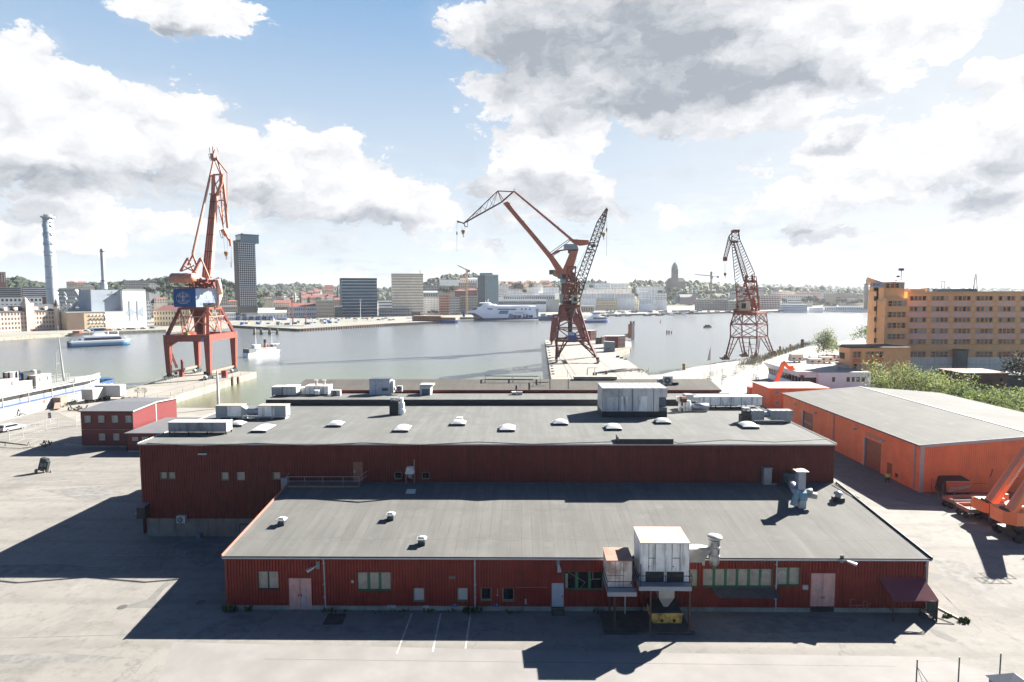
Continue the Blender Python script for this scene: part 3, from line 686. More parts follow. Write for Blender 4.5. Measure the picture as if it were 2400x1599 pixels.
mb.beam((cx0+.05,yc,zc-1),(cx0-.6,YF-.1,zc-.2),.05);mb.beam((cx1,yc,.2),(cx1-.6,YF-.2,.2),.05);mb.beam((cx1,yc,1.0),(cx1-.5,yc,zc-.1),.05)
mb.build('frame',STEEL,can)
mb=MB(OC);corr(mb,(cx1,yc+.05,0),(0,1,0),YF-.15-yc,.1,zc-.15,.25,.04,nrm=(1,0,0));mb.build('side_panel',M('grey_green_sheet',(.20,.24,.23),.5,.3),can)
mb=MB((cx1+.5,yc,0));p=G(2199,1462)
mb.path([(p.x-.1,p.y,.05),(p.x+1.3,p.y-.1,.05),(p.x+.2,p.y+1.4,.05),(p.x-.1,p.y,.05)],.035);mb.path([(p.x-.1,p.y+.2,.05),(p.x-.1,p.y+.2,.8),(p.x-.8,p.y+1.2,.8),(p.x-.8,p.y+1.2,.05)],.035)
tag(mb.build('bicycle_rack',STEEL),'thin dark tubular rack lying by the canopy post','rack')
mb=MB(O1)
for px,h in((1989,1.0),(2005,.5),(2020,.8),(2029,.6)):
 x,z=F_(px,1416);mb.path([(x,YF-.25,.3),(x,YF-.25,.3+h),(x+.35,YF-.25,.3+h)],.04)
x,z=F_(1987,1410);x2,_=F_(2029,1410);mb.tube((x,YF-.25,.75),(x2,YF-.25,.75),.04);mb.build('gas_pipes',M('faded_red_pipe',(.42,.13,.11),.6),hall)
for px in(2005,2032):
 p=G(px,1425);mb=MB((p.x,p.y,0));mb.box(p.x-.5,p.x+.5,p.y-.1,p.y+.25,0,.35);tag(mb.build('concrete_block',CONC),('left' if px<2010 else 'right')+' one of two pale concrete blocks at the foot of the red hall','block')
weeds('weeds',[(A(px,1436,YF).x,YF-.3,r,n,h)for px,r,n,h in((545,.7,50,.6),(586,.4,25,.45),(770,.6,30,.3),(800,1.0,25,.2),(905,1.2,20,.2),(945,.6,16,.25),(1005,.5,22,.3),(1060,.6,10,.25),(1100,.7,60,.5),(1120,.5,35,.4),(1205,.8,26,.3),(1400,.5,14,.3))],WEED)
p=G(2260,1458);weeds('weeds',[(p.x,p.y,.5,60,.35),(p.x-.9,p.y+.8,.4,30,.25)],WEED)
p1,p2=G(2210,1425),G(2255,1455);mb=MB((p1.x,p1.y,0));mb.beam((p1.x-.9,p1.y+1.2,.06),(p2.x,p2.y,.06),.22,.12);tag(mb.build('kerb_stone',CONC,),'single line of kerb stones right of the canopy shelter','kerb')
# ---- rooftop vents of the front hall
def roofvent(px,py,lbl,s=1.0,g='small louvred roof ventilators on the front hall'):
 p=roofpt(px,py);t=thing('roof_ventilator',lbl,'roof vent',p-V((0,0,.05)),g)
 mb=MB().box(-.32*s,.32*s,-.32*s,.32*s,0,.45*s);mb.build('curb',M('vent_curb',(.06,.065,.07),.6),t)
 mb=MB().lathe((0,0,.45*s),[(.30*s,0),(.36*s,.08),(.36*s,.16),(.28*s,.2)],4);mb.box(-.42*s,.42*s,-.42*s,.42*s,.62*s,.70*s);mb.hexa([(-.36*s,-.36*s,.70*s),(.36*s,-.36*s,.70*s),(.36*s,.36*s,.70*s),(-.36*s,.36*s,.70*s),(-.2*s,-.2*s,.86*s),(.2*s,-.2*s,.86*s),(.2*s,.2*s,.86*s),(-.2*s,.2*s,.86*s)]);mb.build('cap',WMET,t)
 return t
roofvent(661,1231,'white capped roof ventilator nearest the left edge of the front roof');roofvent(916,1219,'white capped roof ventilator below the dented wall gadget, farther up the front roof');roofvent(989,1277,'white capped roof ventilator closest to the eaves')
p=roofpt(1964,1176);t=thing('roof_ventilator','round topped dark roof ventilator beside the black ladder','roof vent',p)
mb=MB().box(-.5,.5,-.45,.45,0,.5);mb.build('curb',BLACK,t);mb=MB().tube((0,0,.5),(0,0,.8),.3,n=12);mb.lathe((0,0,.8),[(.42,0),(.46,.12),(.3,.3),(.08,.38)],12);mb.build('cap',GALV,t,True)
a,b=roofpt(1950,1139),roofpt(2005,1172);mb=MB(a)
up=V((0,0,.12))
for o in(0,.55):
 mb.beam(a+up+V((o,0,0)),b+up+V((o,.25,0)),.09,.1)
for i in range(16):q=a.lerp(b,i/15)+up;mb.beam(q,q+V((.55,.02+.23*i/15,0)),.05)
tag(mb.build('ladder',BLACK),'black steel ladder lying flat on the front roof near its right edge','ladder')
# ---- duct and stack against the middle hall, right
p=roofpt(1878,1190);b0=V(p);t=thing('extract_duct','galvanised extract duct with square stack and pale blue fan on the front roof','duct',p)
mb=MB().box(-.35,.35,-.35,.35,0,.95);mb.build('base_box',WMET,t)
mb=MB();zt=A(1877,1106,b0.y).z-b0.z;mb.box(-.38,.38,.0,.72,1.6,zt);
mb.build('stack',M('pale_galvanised',(.42,.46,.52),.45,.4,.15,1.5),t)
mb=MB().box(-.62,.62,-.2,.92,zt,zt+.05);mb.hexa([(-.55,-.15,zt+.05),(.55,-.15,zt+.05),(.55,.85,zt+.05),(-.55,.85,zt+.05),(-.05,.3,zt+.28),(.05,.3,zt+.28),(.05,.4,zt+.28),(-.05,.4,zt+.28)]);mb.build('rain_cap',RUST,t)
mb=MB().tube((-.35,.1,1.25),(.4,.1,1.25),.62,n=16);mb.box(-.42,.4,-.4,.6,.95,1.65);mb.beam((-.45,-.2,1.9),(-1.05,-.35,.35),.3,.5);mb.build('fan',M('pale_blue_fan',(.22,.40,.48),.5,.1,.1,2),t)
mb=MB().tube((.5,.1,1.4),(1.5,.0,1.25),.36,n=12);mb.tube((.4,.1,1.6),(1.1,.1,1.75),.3,n=10);mb.build('motor',M('pale_motor',(.42,.40,.36),.5,.2),t,True)
wp=A(1846,1122,Y2);mb=MB().tube((-.5,.2,1.7),V((wp.x,Y2-.3,wp.z))-b0,.42,n=14);mb.build('pipe',GALV,t,True)
mb=MB();q=V((wp.x,Y2,wp.z))-b0;mb.box(q.x-.75,q.x+.75,q.y-.8,q.y,q.z-.3,q.z+.75);mb.build('wall_hood',M('dark_hood',(.13,.15,.17),.5,.4),t)
q0,q1=A(1783,1134,Y2),A(1803,1093,Y2);t=thing('extract_duct','short upright galvanised duct box against the maroon wall','duct',(q0.x,Y2,RZ+.1))
mb=MB((q0.x,Y2,RZ+.1));mb.box(q0.x,q1.x,Y2-.8,Y2-.06,RZ+.1,q1.z-.05);mb.build('duct_body',GALV,t);mb=MB((q0.x,Y2,RZ+.1));mb.box(q0.x-.08,q1.x+.08,Y2-.9,Y2-.05,q1.z-.05,q1.z+.02);mb.box(q0.x-.05,q1.x+.5,Y2-.95,Y2-.805,RZ+.1,RZ+.2);mb.build('lid',GALV,t)
# ================================================================ MIDDLE HALL
Z2=A(1150,1041,Y2).z
M0,M1=A(327,1047,Y2).x,A(1957,1037,Y2).x
Y2B=G(1200,951,Z2).y
O2=V((M0,Y2,0))
mid=thing('workshop_hall','large maroon corrugated hall with flat roof and skylights behind the front hall','building',O2)
def P2(px,py):p=A(px,py,Y2);return p.x,p.z
def rect2(a,b,c,d):x0,z1=P2(a,b);x1,z0=P2(c,d);return x0,x1,z0,z1
PL=P2(400,1215)[1]
MW=[rect2(376,1107,391,1122),rect2(395,1107,411,1122),rect2(519,1107,536,1125),rect2(556,1107,574,1124),rect2(640,1107,657,1123),rect2(925,1107,942,1122),rect2(989,1107,1006,1122)]
MDOOR=rect2(826.5,1083,851,1129)
mb=MB(O2);corr(mb,(M0,Y2,0),(1,0,0),M1-M0,PL,Z2-.05,.30,.10,holes=[(a-M0,b-M0,c,d)for a,b,c,d in MW+[MDOOR]])
mb.build('wall',MARO,mid)
mb=MB(O2).box(M0+.35,FL+5,Y2+.12,Y2+.5,0,PL)
mb.build('plinth',M('stained_concrete',(.30,.275,.24),.9,0,.15,.6,streak=(.12,.10,.08),samt=.8,sscale=(1.6,1.6,.25),spot=(.26,.14,.10),spamt=.6,spscale=.25),mid)
mb=MB(O2).box(M0+.3,M1-.3,Y2+.55,Y2B-.3,0,Z2-.4);mb.build('inner_wall',M('inner_dark',(.03,.03,.03),.9),mid)
mb=MB(O2)
for x,nx in((M0,-1),(M1,1)):mb=MB(O2);corr(mb,(x,Y2 if nx>0 else Y2B,0),(0,nx,0),Y2B-Y2,.3 if nx>0 else .3,Z2-.05,.27,.06,nrm=(nx,0,0));mb.build('side_wall',MARO,mid)
mb=MB(O2).box(M0-.12,M1+.12,Y2-.15,Y2B+.1,Z2-.05,Z2+.06);mroof=mb.build('roof',RF2,mid)
# low felt ridge that wanders along the front edge
mb=MB(O2)
wav=[(345,1040),(465,1046),(600,1040),(725,1045),(850,1039),(985,1044),(1120,1037),(1245,1042),(1452,1036)]
wav2=[(1578,1036),(1590,1040),(1705,1032),(1815,1037),(1942,1030)]
for wl in(wav,wav2):
 mb=MB(O2)
 for a,b in zip(wl,wl[1:]):
  p,q=G(a[0],a[1]-1,Z2+.08),G(b[0],b[1]-1,Z2+.08);mb.beam(p,q,.26,.05)
 mb.build('roof_gutter',BLACK,mroof)
mb=MB(O2).box(M0-.16,M1+.16,Y2-.2,Y2-.152,Z2-.10,Z2+.04);mb.build('fascia',TRIM,mid)
mb=MB(O2).beam((M0-.14,Y2-.1,Z2+.10),(M0-.14,Y2B,Z2+.10),.08,.1);mb.build('verge_board',TRIM,mid);mb=MB(O2).beam((M1+.14,Y2-.1,Z2+.10),(M1+.14,Y2B,Z2+.10),.08,.1);mb.build('verge_board',TRIM,mid)
for i,r in enumerate(MW):
 window(mid,O2,r,Y2,1,WMET if i==3 else WF,GLASSC if i<5 else GLASSD,fw=.09 if i==3 else .06)
x0,x1,z0,z1=MDOOR;mb=MB(O2).box(x0+.02,x1-.02,Y2-.02,Y2+.06,z0,z1-.02);dd=mb.build('door',M('timber_door',(.36,.14,.09),.6,0,.15,1,streak=(.22,.08,.05)),mid)
mb=MB(O2).box(x0+.15,x0+.25,Y2-.08,Y2-.02,(z0+z1)/2-.1,(z0+z1)/2+.2);mb.build('handle',WMET,dd)
# access platform with railings
t=thing('access_platform','steel access platform with thin rails in front of the brown timber door','platform',(A(672,1141,Y2-1.6).x,Y2-1.6,RZ));OP=V(t.location)
px0,px1=A(672,1141,Y2-1.6).x,A(842,1141,Y2-1.6).x;pz_=A(760,1139,Y2-1.6).z
mb=MB(OP).box(px0,px1,Y2-1.6,Y2-.1,pz_-.06,pz_);mb.build('deck',M('grating',(.19,.20,.21),.6,.3,.2,6),t)
mb=MB(OP);YW=M('yellow_steel',(.42,.28,.12),.6)
mb.box(px0,px1,Y2-1.66,Y2-1.6,pz_-.14,pz_-.0)
for i in range(4):x=px0+.5+(px1-px0-.8)*i/3;mb.beam((x,Y2-1.6,pz_-.1),(x,Y2-1.6,RZ-.05),.08);mb.beam((x,Y2-.9,pz_-.1),(x,Y2-.9,RZ-.05),.08)
mb.build('support',YW,t)
mb=MB(OP);RL=M('pale_rail',(.45,.40,.40),.5)
for h in(.55,1.05):
 mb.tube((px0,Y2-1.6,pz_+h),(px1,Y2-1.6,pz_+h),.03,n=6);mb.tube((px0,Y2-1.6,pz_+h),(px0-.2,Y2-.1,pz_+h),.03,n=6);mb.tube((px1,Y2-1.6,pz_+h),(px1+.5,Y2-.1,pz_+h+.2),.03,n=6)
for x in(px0,px0+(px1-px0)*.25,px0+(px1-px0)*.5,px0+(px1-px0)*.78,px1):mb.tube((x,Y2-1.6,pz_),(x,Y2-1.6,pz_+1.05),.025,n=6)
mb.build('railing',RL,t)
mb=MB(OP).box(px0-1.0,px0-.3,Y2-.7,Y2-.1,RZ-.6,RZ+.7);mb.build('cable_box',M('grey_box',(.3,.3,.31),.6),t)
# gadget on wall
x,z=P2(963,1100);t=thing('wall_hood','dented white extract hood with pipes between the two small dark windows','hood',(x,Y2-.1,z));
mb=MB().hexa([(-.5,-.9,-.3),(.5,-.9,-.3),(.5,.03,-.3),(-.5,.03,-.3),(-.4,-.5,.4),(.4,-.5,.4),(.4,.03,.4),(-.4,.03,.4)]);mb.build('hood',RUST,t)
mb=MB().path([(-.3,-.5,-.3),(-.55,-.3,-1.0),(-.35,-.3,-2.0)],.05);mb.path([(.45,-.2,1.2),(.45,-.2,-1.9)],.05);mb.path([(0,-.5,-.5),(.3,-.6,-1.0)],.04);mb.lathe((0,-.5,-.9),[(.1,0),(.25,.15),(.25,.4),(.1,.5)],8);mb.build('pipes',M('pink_grey_pipe',(.42,.30,.28),.5),t)
p=roofpt(963,1156);t=thing('roof_drain','small stack of pale pipes lying on the shaded roof below the wall hood','pipes',p)
mb=MB();
for i in range(3):mb.tube((-.5,i*.3-.3,.12+i*.06),(.5,i*.3-.3,.12+i*.06),.12,n=8)
mb.build('pipe_bundle',WMET,t)
# lamp, ac unit, junk box on the maroon wall
x,z=P2(479,1062);t=thing('wall_lamp','white floodlight high on the maroon wall near its left end','lamp',(x,Y2-.06,z))
mb=MB().box(-.08,.5,-.12,0,-.1,.15);mb.build('bracket',STEEL,t);mb=MB().beam((.4,-.25,-.05),(-.45,-.5,.02),.22,.14);mb.build('lamp_head',WHITE,t)
def acunit(name,label,p,w_,d_,h_,group='white outdoor air conditioning units'):
 t=thing(name,label,'air conditioner',p,group);mb=MB().box(-w_/2,w_/2,0,d_,.06,h_);mb.box(-w_/2,-w_/2+.1,0,d_,0,.06);mb.box(w_/2-.1,w_/2,0,d_,0,.06);mb.build('casing',WHITE,t)
 r=min(w_,h_)*.38;mb=MB().tube((-w_*.08,-.02,h_*.5),(-w_*.08,.0,h_*.5),r,n=16);f=mb.build('fan_grille',BLACK,t)
 mb=MB();
 for k in range(4):a=k*PI/4;mb.beam(V((-w_*.08-r*math.cos(a),-.035,h_*.5-r*math.sin(a))),V((-w_*.08+r*math.cos(a),-.035,h_*.5+r*math.sin(a))),.03)
 mb.tube((-w_*.08,-.045,h_*.5),(-w_*.08,-.02,h_*.5),r*.25,n=8);mb.build('guard',WMET,f);return t
x,z=P2(430,1223);acunit('air_conditioner','white air conditioner with black fan at the foot of the maroon wall',(x,Y2-.55,z),1.0,.5,.85)
x,z=P2(342,1214);t=thing('junction_cabinet','black cabinet with a rusty sloping lid at the left corner of the maroon hall','cabinet',(x,Y2-.1,z))
mb=MB().box(-.5,.5,-.8,.0,.2,1.7);mb.build('body',BLACK,t);mb=MB().hexa([(-.6,-1,1.62),(.55,-1,1.62),(.55,.0,1.8),(-.6,.0,1.8),(-.6,-1,1.7),(.55,-1,1.7),(.55,.0,1.88),(-.6,.0,1.88)]);mb.build('lid',M('rusty_lid',(.26,.20,.18),.7),t);mb=MB().tube((-.75,-.5,.75),(-.5,-.5,.8),.18,n=8);mb.tube((-.6,-.2,-.1),(-.5,-.2,1),.05);mb.build('bell',M('brass',(.42,.26,.12),.5),t)
x,z=P2(572,1232);mb=MB((x,Y2-.1,z-.5));mb.path([(x-.5,Y2+.05,z+.3),(x-.5,Y2-.2,z-.7)],.04);mb.beam((x-.4,Y2-.1,z+.2),(x+.6,Y2-.1,z+.2),.08);mb.beam((x+.6,Y2-.1,z+.2),(x+.6,Y2-.1,z-.8),.08);tag(mb.build('pipe_rack',STEEL),'dark pipe frame on the concrete plinth of the maroon hall','frame')
x=P2(468,1250)[0];mb=MB((x,Y2-.3,0));mb.box(x-.25,x+.25,Y2-.4,Y2+.1,0,.5);mb.box(x-.28,x+.28,Y2-.43,Y2+.1,.5,.55);tag(mb.build('meter_box',M('grey_blue_box',(.22,.25,.28),.6)),'small grey box on the ground at the stained concrete plinth','box')
# projecting part of the roof edge at the right
p0,p1=G(1452,1042,Z2),G(1578,1042,Z2);zr=A(1500,1030,p0.y).z;yb_=G(1450,1019,zr).y
mb=MB(O2).box(p0.x,p1.x,p0.y,yb_,Z2+.06,zr);mb.build('raised_roof',RF2,mroof)
mb=MB(O2).box(p0.x,p1.x,p0.y-.06,p0.y-.003,Z2+.07,zr+.05);mb.box(p0.x-.06,p0.x-.003,p0.y,yb_,Z2+.07,zr+.05);mb.build('roof_edge',BLACK,mroof)
for px in(1497,1508):
 q=P2(px,1043);
# skylights: curb + dome, parts of the roof
SKL=[(605,1015,2.0,3.0),(782,1002,1.9,1.7),(939,1014,1.9,2.4),(1073,999,1.9,1.6),(1189,1013,1.9,2.3),(1314.5,998,1.9,1.6),(1440,1010,1.9,2.0),(1556,995,1.9,1.6),(1762,1006,2.0,2.3),(551,1001,1.7,1.4)]
DOME=M('milky_dome',(.66,.66,.65),.35,0,.05,2);CURB=M('skylight_curb',(.05,.055,.06),.7)
for px,py,sx_,sy_ in SKL:
 p=G(px,py,Z2+.06);mb=MB(O2);x,y,z=p;sx_=sx_/2;y1=y+sy_+.3
 mb.hexa([(x-sx_,y,z),(x+sx_,y,z),(x+sx_,y1,z),(x-sx_,y1,z),(x-sx_*.93,y+.05,z+.3),(x+sx_*.93,y+.05,z+.3),(x+sx_*.93,y1-.05,z+.3),(x-sx_*.93,y1-.05,z+.3)])
 s=mb.build('skylight',CURB,mid);mb=MB(O2);vs=[];fs=[];n=8
 for i in range(n+1):
  for j in range(n+1):
   a,b=i/n*2-1,j/n*2-1;h=.38*(1-abs(a)**3)*(1-abs(b)**3)
   vs.append((x+a*sx_*1.02,(y+y1)/2+b*(y1-y)/2*1.02,z+.3+h))
 fs=[(i*(n+1)+j,(i+1)*(n+1)+j,(i+1)*(n+1)+j+1,i*(n+1)+j+1)for i in range(n)for j in range(n)]
 mb.add(vs,fs);mb.build('dome',DOME,s,True)
# ================================================================ REAR HALLS
ZB=Z2+.95;YB1=Y2B+.15;YB2=G(1200,922,ZB).y;BX0,BX1=M0+6.5,M1-.5
BX0=G(612,941,ZB).x;BX1=G(1745,940,ZB).x
rear=thing('workshop_hall','narrow raised grey roofed strip of hall behind the skylight roof','building',(BX0,YB1,0));OB=V(rear.location)
mb=MB(OB).box(BX0,BX1,YB1,YB2+.5,0,ZB-.06);mb.build('wall',M('dark_blue_black_sheet',(.035,.04,.045),.7),rear)
mb=MB(OB).box(BX0-.1,BX1+.1,YB1-.1,YB2+.5,ZB-.06,ZB);mb.build('roof',RF2,rear)
YC=YB2+.55;ZC0=A(1200,914,YC).z;CX0=A(688,916,YC).x;CX1=A(1687,912,YC).x;ZC1=ZC0+.9;YC2=G(1200,889,ZC1).y
back=thing('workshop_hall','farthest of the three halls with brownish pitched roof against the river','building',(CX0,YC,0));OC2=V(back.location)
mb=MB(OC2).box(CX0,CX1,YC,YC2,0,ZC0-.1);mb.build('wall',MARO,back)
mb=MB(OC2);xl=CX0-.2;xr=CX1+.2
mb.hexa([(xl,YC-.25,ZC0-.1),(xr,YC-.25,ZC0-.1),(xr,YC2,ZC1-.1),(xl,YC2,ZC1-.1),(xl,YC-.25,ZC0),(xr,YC-.25,ZC0),(xr,YC2,ZC1),(xl,YC2,ZC1)]);rb_=mb.build('roof',RF3,back)
mb=MB(OC2).box(xl,xr,YC-.3,YC-.252,ZC0-.30,ZC0+.03);mb.build('fascia',REDP,back)
mb=MB(OC2).box(A(1345,886,YC2).x,A(1445,886,YC2).x,YC2-.5,YC2+1,ZC1,ZC1+.5);mb.build('ridge_box',CONC,back)
mb=MB(OC2)
def CP(px,py):
 s=(ZC1-ZC0)/(YC2-YC);d=ray(px,py);t=(ZC0-s*YC-CZ)/(d.z-s*d.y);return d*t+V((0,0,CZ))
for a,b in(((1137,888),(1262,889)),((1137,896),(1250,896)),((1137,888),(1137,897)),((1202,888),(1202,897)),((1266,888),(1266,901)),((1250,904),(1285,903)),((1249,895),(1249,912)),((1219,902),(1219,912))):
 mb.beam(CP(*a)+V((0,0,.5)),CP(*b)+V((0,0,.5)),.12)
for px,py in((1137,897),(1202,897),(1266,901)):mb.beam(CP(px,py),CP(px,py)+V((0,0,.5)),.1)
tag(mb.build('pipe_rack',STEEL),'thin pipe frame on the brownish roof of the farthest hall','frame').parent=None
mb=MB(OC2)
for px in(1290,1333):mb.beam(CP(px,889)+V((0,0,.05)),CP(px,912)+V((0,0,.05)),.1)
mb.build('roof_seam',BLACK,rb_)
# ================================================================ ROOFTOP PLANT
def fb(px0,px1,pyb,pyt,z):p,q=G(px0,pyb,z),G(px1,pyb,z);y=(p.y+q.y)/2;return A(px0,pyb,y).x,A(px1,pyb,y).x,y,A((px0+px1)/2,pyt,y).z
def plantbox(name,label,cat,px0,px1,pyb,pyt,z,dep,mat,leg=.0,seams=0,topmat=None,capm=None,group=None,xr=None):
 x0,x1,y,zt=fb(px0,px1,pyb,pyt,z);t=thing(name,label,cat,(x0,y,z),group);O=V((x0,y,z))
 mb=MB(O).box(x0,x1,y,y+dep,z+leg,zt)
 mb.build('casing',mat,t)
 if seams:
  mb=MB(O)
  for i in range(seams+1):x=x0+(x1-x0)*i/seams;mb.box(x-.03,x+.03,y-.035,y-.003,z+leg,zt)
  mb.build('seams',M('sheet_seam',(.30,.30,.29),.5,.2),t)
 mb=MB(O).box(x0-.06,x1+.06,y-.06,y+dep+.06,zt+.0,zt+.06);mb.build('lid',topmat or mat,t)
 if leg:
  mb=MB(O);n=max(2,int((x1-x0)/2.2)+1)
  for i in range(n):
   x=x0+.1+(x1-x0-.2)*i/(n-1)
   for yy in(y+.1,y+dep-.1):mb.box(x-.06,x+.06,yy-.06,yy+.06,z,z+leg-.001)
  mb.build('feet',STEEL,t)
 return t,O,(x0,x1,y,zt)
ZR=Z2+.06
t,O,b=plantbox('duct_housing','long stained grey metal duct housing on feet at the left front of the skylight roof','duct',395,531,1019,991,ZR,1.6,M('stained_grey_sheet',(.40,.38,.38),.7,.1,.2,1.2,streak=(.14,.14,.14),samt=.8,sscale=(2,2,.25)),.35,0,WMET)
# twin unit
x0,x1,y,zt=fb(506,670,983,952,ZR);t=thing('duct_run','rusty topped pair of metal ventilation casings joined by a round fan on the left roof','duct',(x0,y,ZR));O=V((x0,y,ZR));wd=x1-x0
mb=MB(O).box(x0,x0+wd*.16,y,y+1.7,ZR+.4,zt);mb.box(x0+wd*.84,x1,y,y+1.7,ZR+.4,zt);mb.build('casing',M('pale_blue_grey_sheet',(.34,.38,.42),.5,.3,.1,1),t)
mb=MB(O).box(x0+wd*.16,x0+wd*.36,y+.1,y+1.6,ZR+.4,zt-.02);mb.box(x0+wd*.60,x0+wd*.84,y+.1,y+1.6,ZR+.4,zt-.02);mb.build('panels',DWHT,t)
mb=MB(O).hexa([(x0+wd*.36,y+.1,ZR+.4),(x0+wd*.44,y+.5,ZR+.7),(x0+wd*.44,y+1.2,ZR+.7),(x0+wd*.36,y+1.6,ZR+.4),(x0+wd*.36,y+.1,zt-.02),(x0+wd*.44,y+.5,zt-.7),(x0+wd*.44,y+1.2,zt-.7),(x0+wd*.36,y+1.6,zt-.02)])
mb.tube((x0+wd*.43,y+.8,(ZR+zt)/2),(x0+wd*.6,y+.8,(ZR+zt)/2),.55,n=12);mb.build('fan',GALV,t)
mb=MB(O).box(x0-.05,x0+wd*.37,y-.06,y+1.75,zt,zt+.06);mb.box(x0+wd*.6,x1+.05,y-.06,y+1.75,zt,zt+.06);mb.build('lid',M('rust_edge_lid',(.52,.36,.27),.6,0,.2,2),t)
mb=MB(O).box(x0,x1,y+.05,y+.25,ZR+.25,ZR+.4);mb.box(x0,x1,y+1.4,y+1.6,ZR+.25,ZR+.4)
for i in range(6):xx=x0+.2+(wd-.4)*i/5;mb.box(xx-.1,xx+.1,y+.1,y+1.5,ZR,ZR+.25)
mb.build('skid',WMET,t)
# chimney + grey fan
x0,x1,y,zt=fb(916,932,973,933,ZR);t=thing('roof_chimney','black square roof chimney beside a pale fan left of the big housing','chimney',(x0,y,ZR));O=V((x0,y,ZR))
mb=MB(O).box(x0,x1,y,y+1,ZR,zt-.45);mb.box(x0-.25,x0,y+.3,y+.8,ZR,ZR+1.3);mb.build('shaft',BLACK,t);mb=MB(O).box(x0,x1,y,y+1,zt-.1,zt);[mb.box(a,a+.12,b_,b_+.12,zt-.45,zt-.1)for a in(x0,x1-.12)for b_ in(y,y+.88)];mb.build('cap',GALV,t)
mb=MB(O).box(x1+.1,x1+.85,y+.2,y+.9,ZR+.9,ZR+1.7);mb.tube((x1+.5,y,ZR+.5),(x1+.5,y+.8,ZR+.5),.45,n=12);mb.box(x1+.3,x1+.7,y+.2,y+.8,ZR+1.7,ZR+2.4);mb.build('fan',DWHT,t)
# big housing
x0,x1,y,zt=fb(1411,1563.5,978,911,ZR);yb=G(1402,901.5,zt).y;t=thing('fan_housing','largest white panelled plant housing with streaked sheet metal on the roof','plant room',(x0,y,ZR));O=V((x0,y,ZR))
dp=5.2
mb=MB(O).box(x0,x1,y,y+dp,ZR,ZR+.8);mb.build('plinth',BLACK,t)
WH=M('streaked_white_panel',(.74,.72,.71),.5,.15,.08,1,streak=(.30,.28,.26),samt=.8,sscale=(1.6,1.6,.15))
mb=MB(O).box(x0,x1-1.15,y+.02,y+dp,ZR+.8,zt);mb.box(x1-1.15,x1,y+.9,y+dp,ZR+.8,zt);mb.box(x1-1.15,x1,y+.02,y+.9,ZR+2.8,zt);mb.build('casing',WH,t)
mb=MB(O);nn=9
for i in range(nn+1):xx=x0+(x1-x0)*i/nn;mb.box(xx-.03,xx+.03,y-.03,y+dp+.03,zt+.06,zt+.10)
mb.box(x0-.08,x1+.08,y-.08,y+dp+.08,zt,zt+.06);mb.build('lid',M('pale_housing_lid',(.40,.40,.40),.5,.1),t)
mb=MB(O)
for f in(.255,.465,.79,):xx=x0+(x1-x0)*f;mb.box(xx-.035,xx+.035,y-.03,y+.017,ZR+.8,zt)
mb.build('seams',M('dark_seam',(.12,.12,.11),.6),t)
mb=MB(O).box(x0+.05,x0+(x1-x0)*.25,y-.18,y+.016,zt-1.15,zt-.05);mb.build('hood',GALV,t)
for f0,f1,h in((.29,.39,2.1),(.56,.69,2.15)):
 mb=MB(O).box(x0+(x1-x0)*f0,x0+(x1-x0)*f1,y-.05,y+.015,ZR+.85,ZR+.8+h);mb.build('hatch',DWHT,t)
mb=MB(O).box(x1-1.1,x1-.05,y+.5,y+.88,ZR+.82,ZR+2.7);mb.box(x1-1.14,x1-.02,y+.06,y+.4,ZR+.82,ZR+1.35);mb.build('recess_unit',M('slate_blue_sheet',(.10,.14,.17),.6),t)
# long duct right
t,O,b=plantbox('duct_run','long low stained duct run on the right of the skylight roof','duct',1640,1786,958,931,ZR,2.0,DWHT,.5,6,WMET);x0,x1,y,zt=b
mb=MB(O).box(x0-1.0,x0,y-.2,y+1.6,ZR+1.1,zt);mb.box(x0-2.2,x0-1.0,y-.2,y+1.4,ZR+1.1,ZR+2.1);mb.build('end_hood',GALV,t)
p,q=G(1630,966,ZR),G(1663,966,ZR);t=thing('roof_fan','horizontal galvanised cylinder with brown motor and clutter in front of the long duct run','fan',p)
mb=MB().tube((-.3,.7,.65),(q.x-p.x,.7,.65),.52,n=18);mb.build('cylinder',GALV,t,True)
mb=MB().box(-2.0,-1.1,.6,1.4,1.4,2.1);mb.tube((-1.9,.5,1.7),(-1.2,.5,1.7),.35,n=10);mb.build('motor',M('brown_motor',(.14,.05,.035),.6),t)
mb=MB().lathe((-.9,.6,.1),[(.5,0),(.6,.4),(.45,1.0),(.3,1.5)],10);mb.box(-2.3,-.4,.3,.45,.5,.6);mb.box(-2.2,-2.0,.3,1.2,0,1.4);mb.box(-1.5,-1.4,.3,1.2,0,1.3);mb.box(-2.6,-2.2,.5,.8,1.5,2.2);mb.path([(-2.4,.6,1.4),(-2.0,.2,.8),(-1.0,.1,.5)],.08);mb.build('fan_casing',DWHT,t)
# right chimney and ducts
x0,x1,y,zt=fb(1743,1759,992,957,ZR);t=thing('roof_chimney','black square chimney with open grey top left of the ribbed grey ducts','chimney',(x0,y,ZR));O=V((x0,y,ZR))
mb=MB(O).box(x0,x1,y,y+1,ZR,zt-.4);mb.box(x0-.3,x1+.1,y-.1,y+1.1,ZR,ZR+1.1);mb.build('shaft',BLACK,t);mb=MB(O).box(x0,x1,y,y+1,zt-.1,zt);[mb.box(a,a+.12,b_,b_+.12,zt-.4,zt-.1)for a in(x0,x1-.12)for b_ in(y,y+.88)];mb.build('cap',GALV,t)
x0,x1,y,zt=fb(1761,1857,991,963,ZR);t=thing('duct_run','ribbed light grey twin duct boxes on a skid at the right end of the roof','duct',(x0,y,ZR));O=V((x0,y,ZR));wd=x1-x0
mb=MB(O).box(x0,x0+wd*.3,y,y+1.4,ZR+.35,zt);mb.box(x0+wd*.48,x1,y,y+1.4,ZR+.35,zt)
mb.build('casing',M('light_grey_sheet',(.36,.38,.39),.5,.25,.1,1),t)
mb=MB(O)
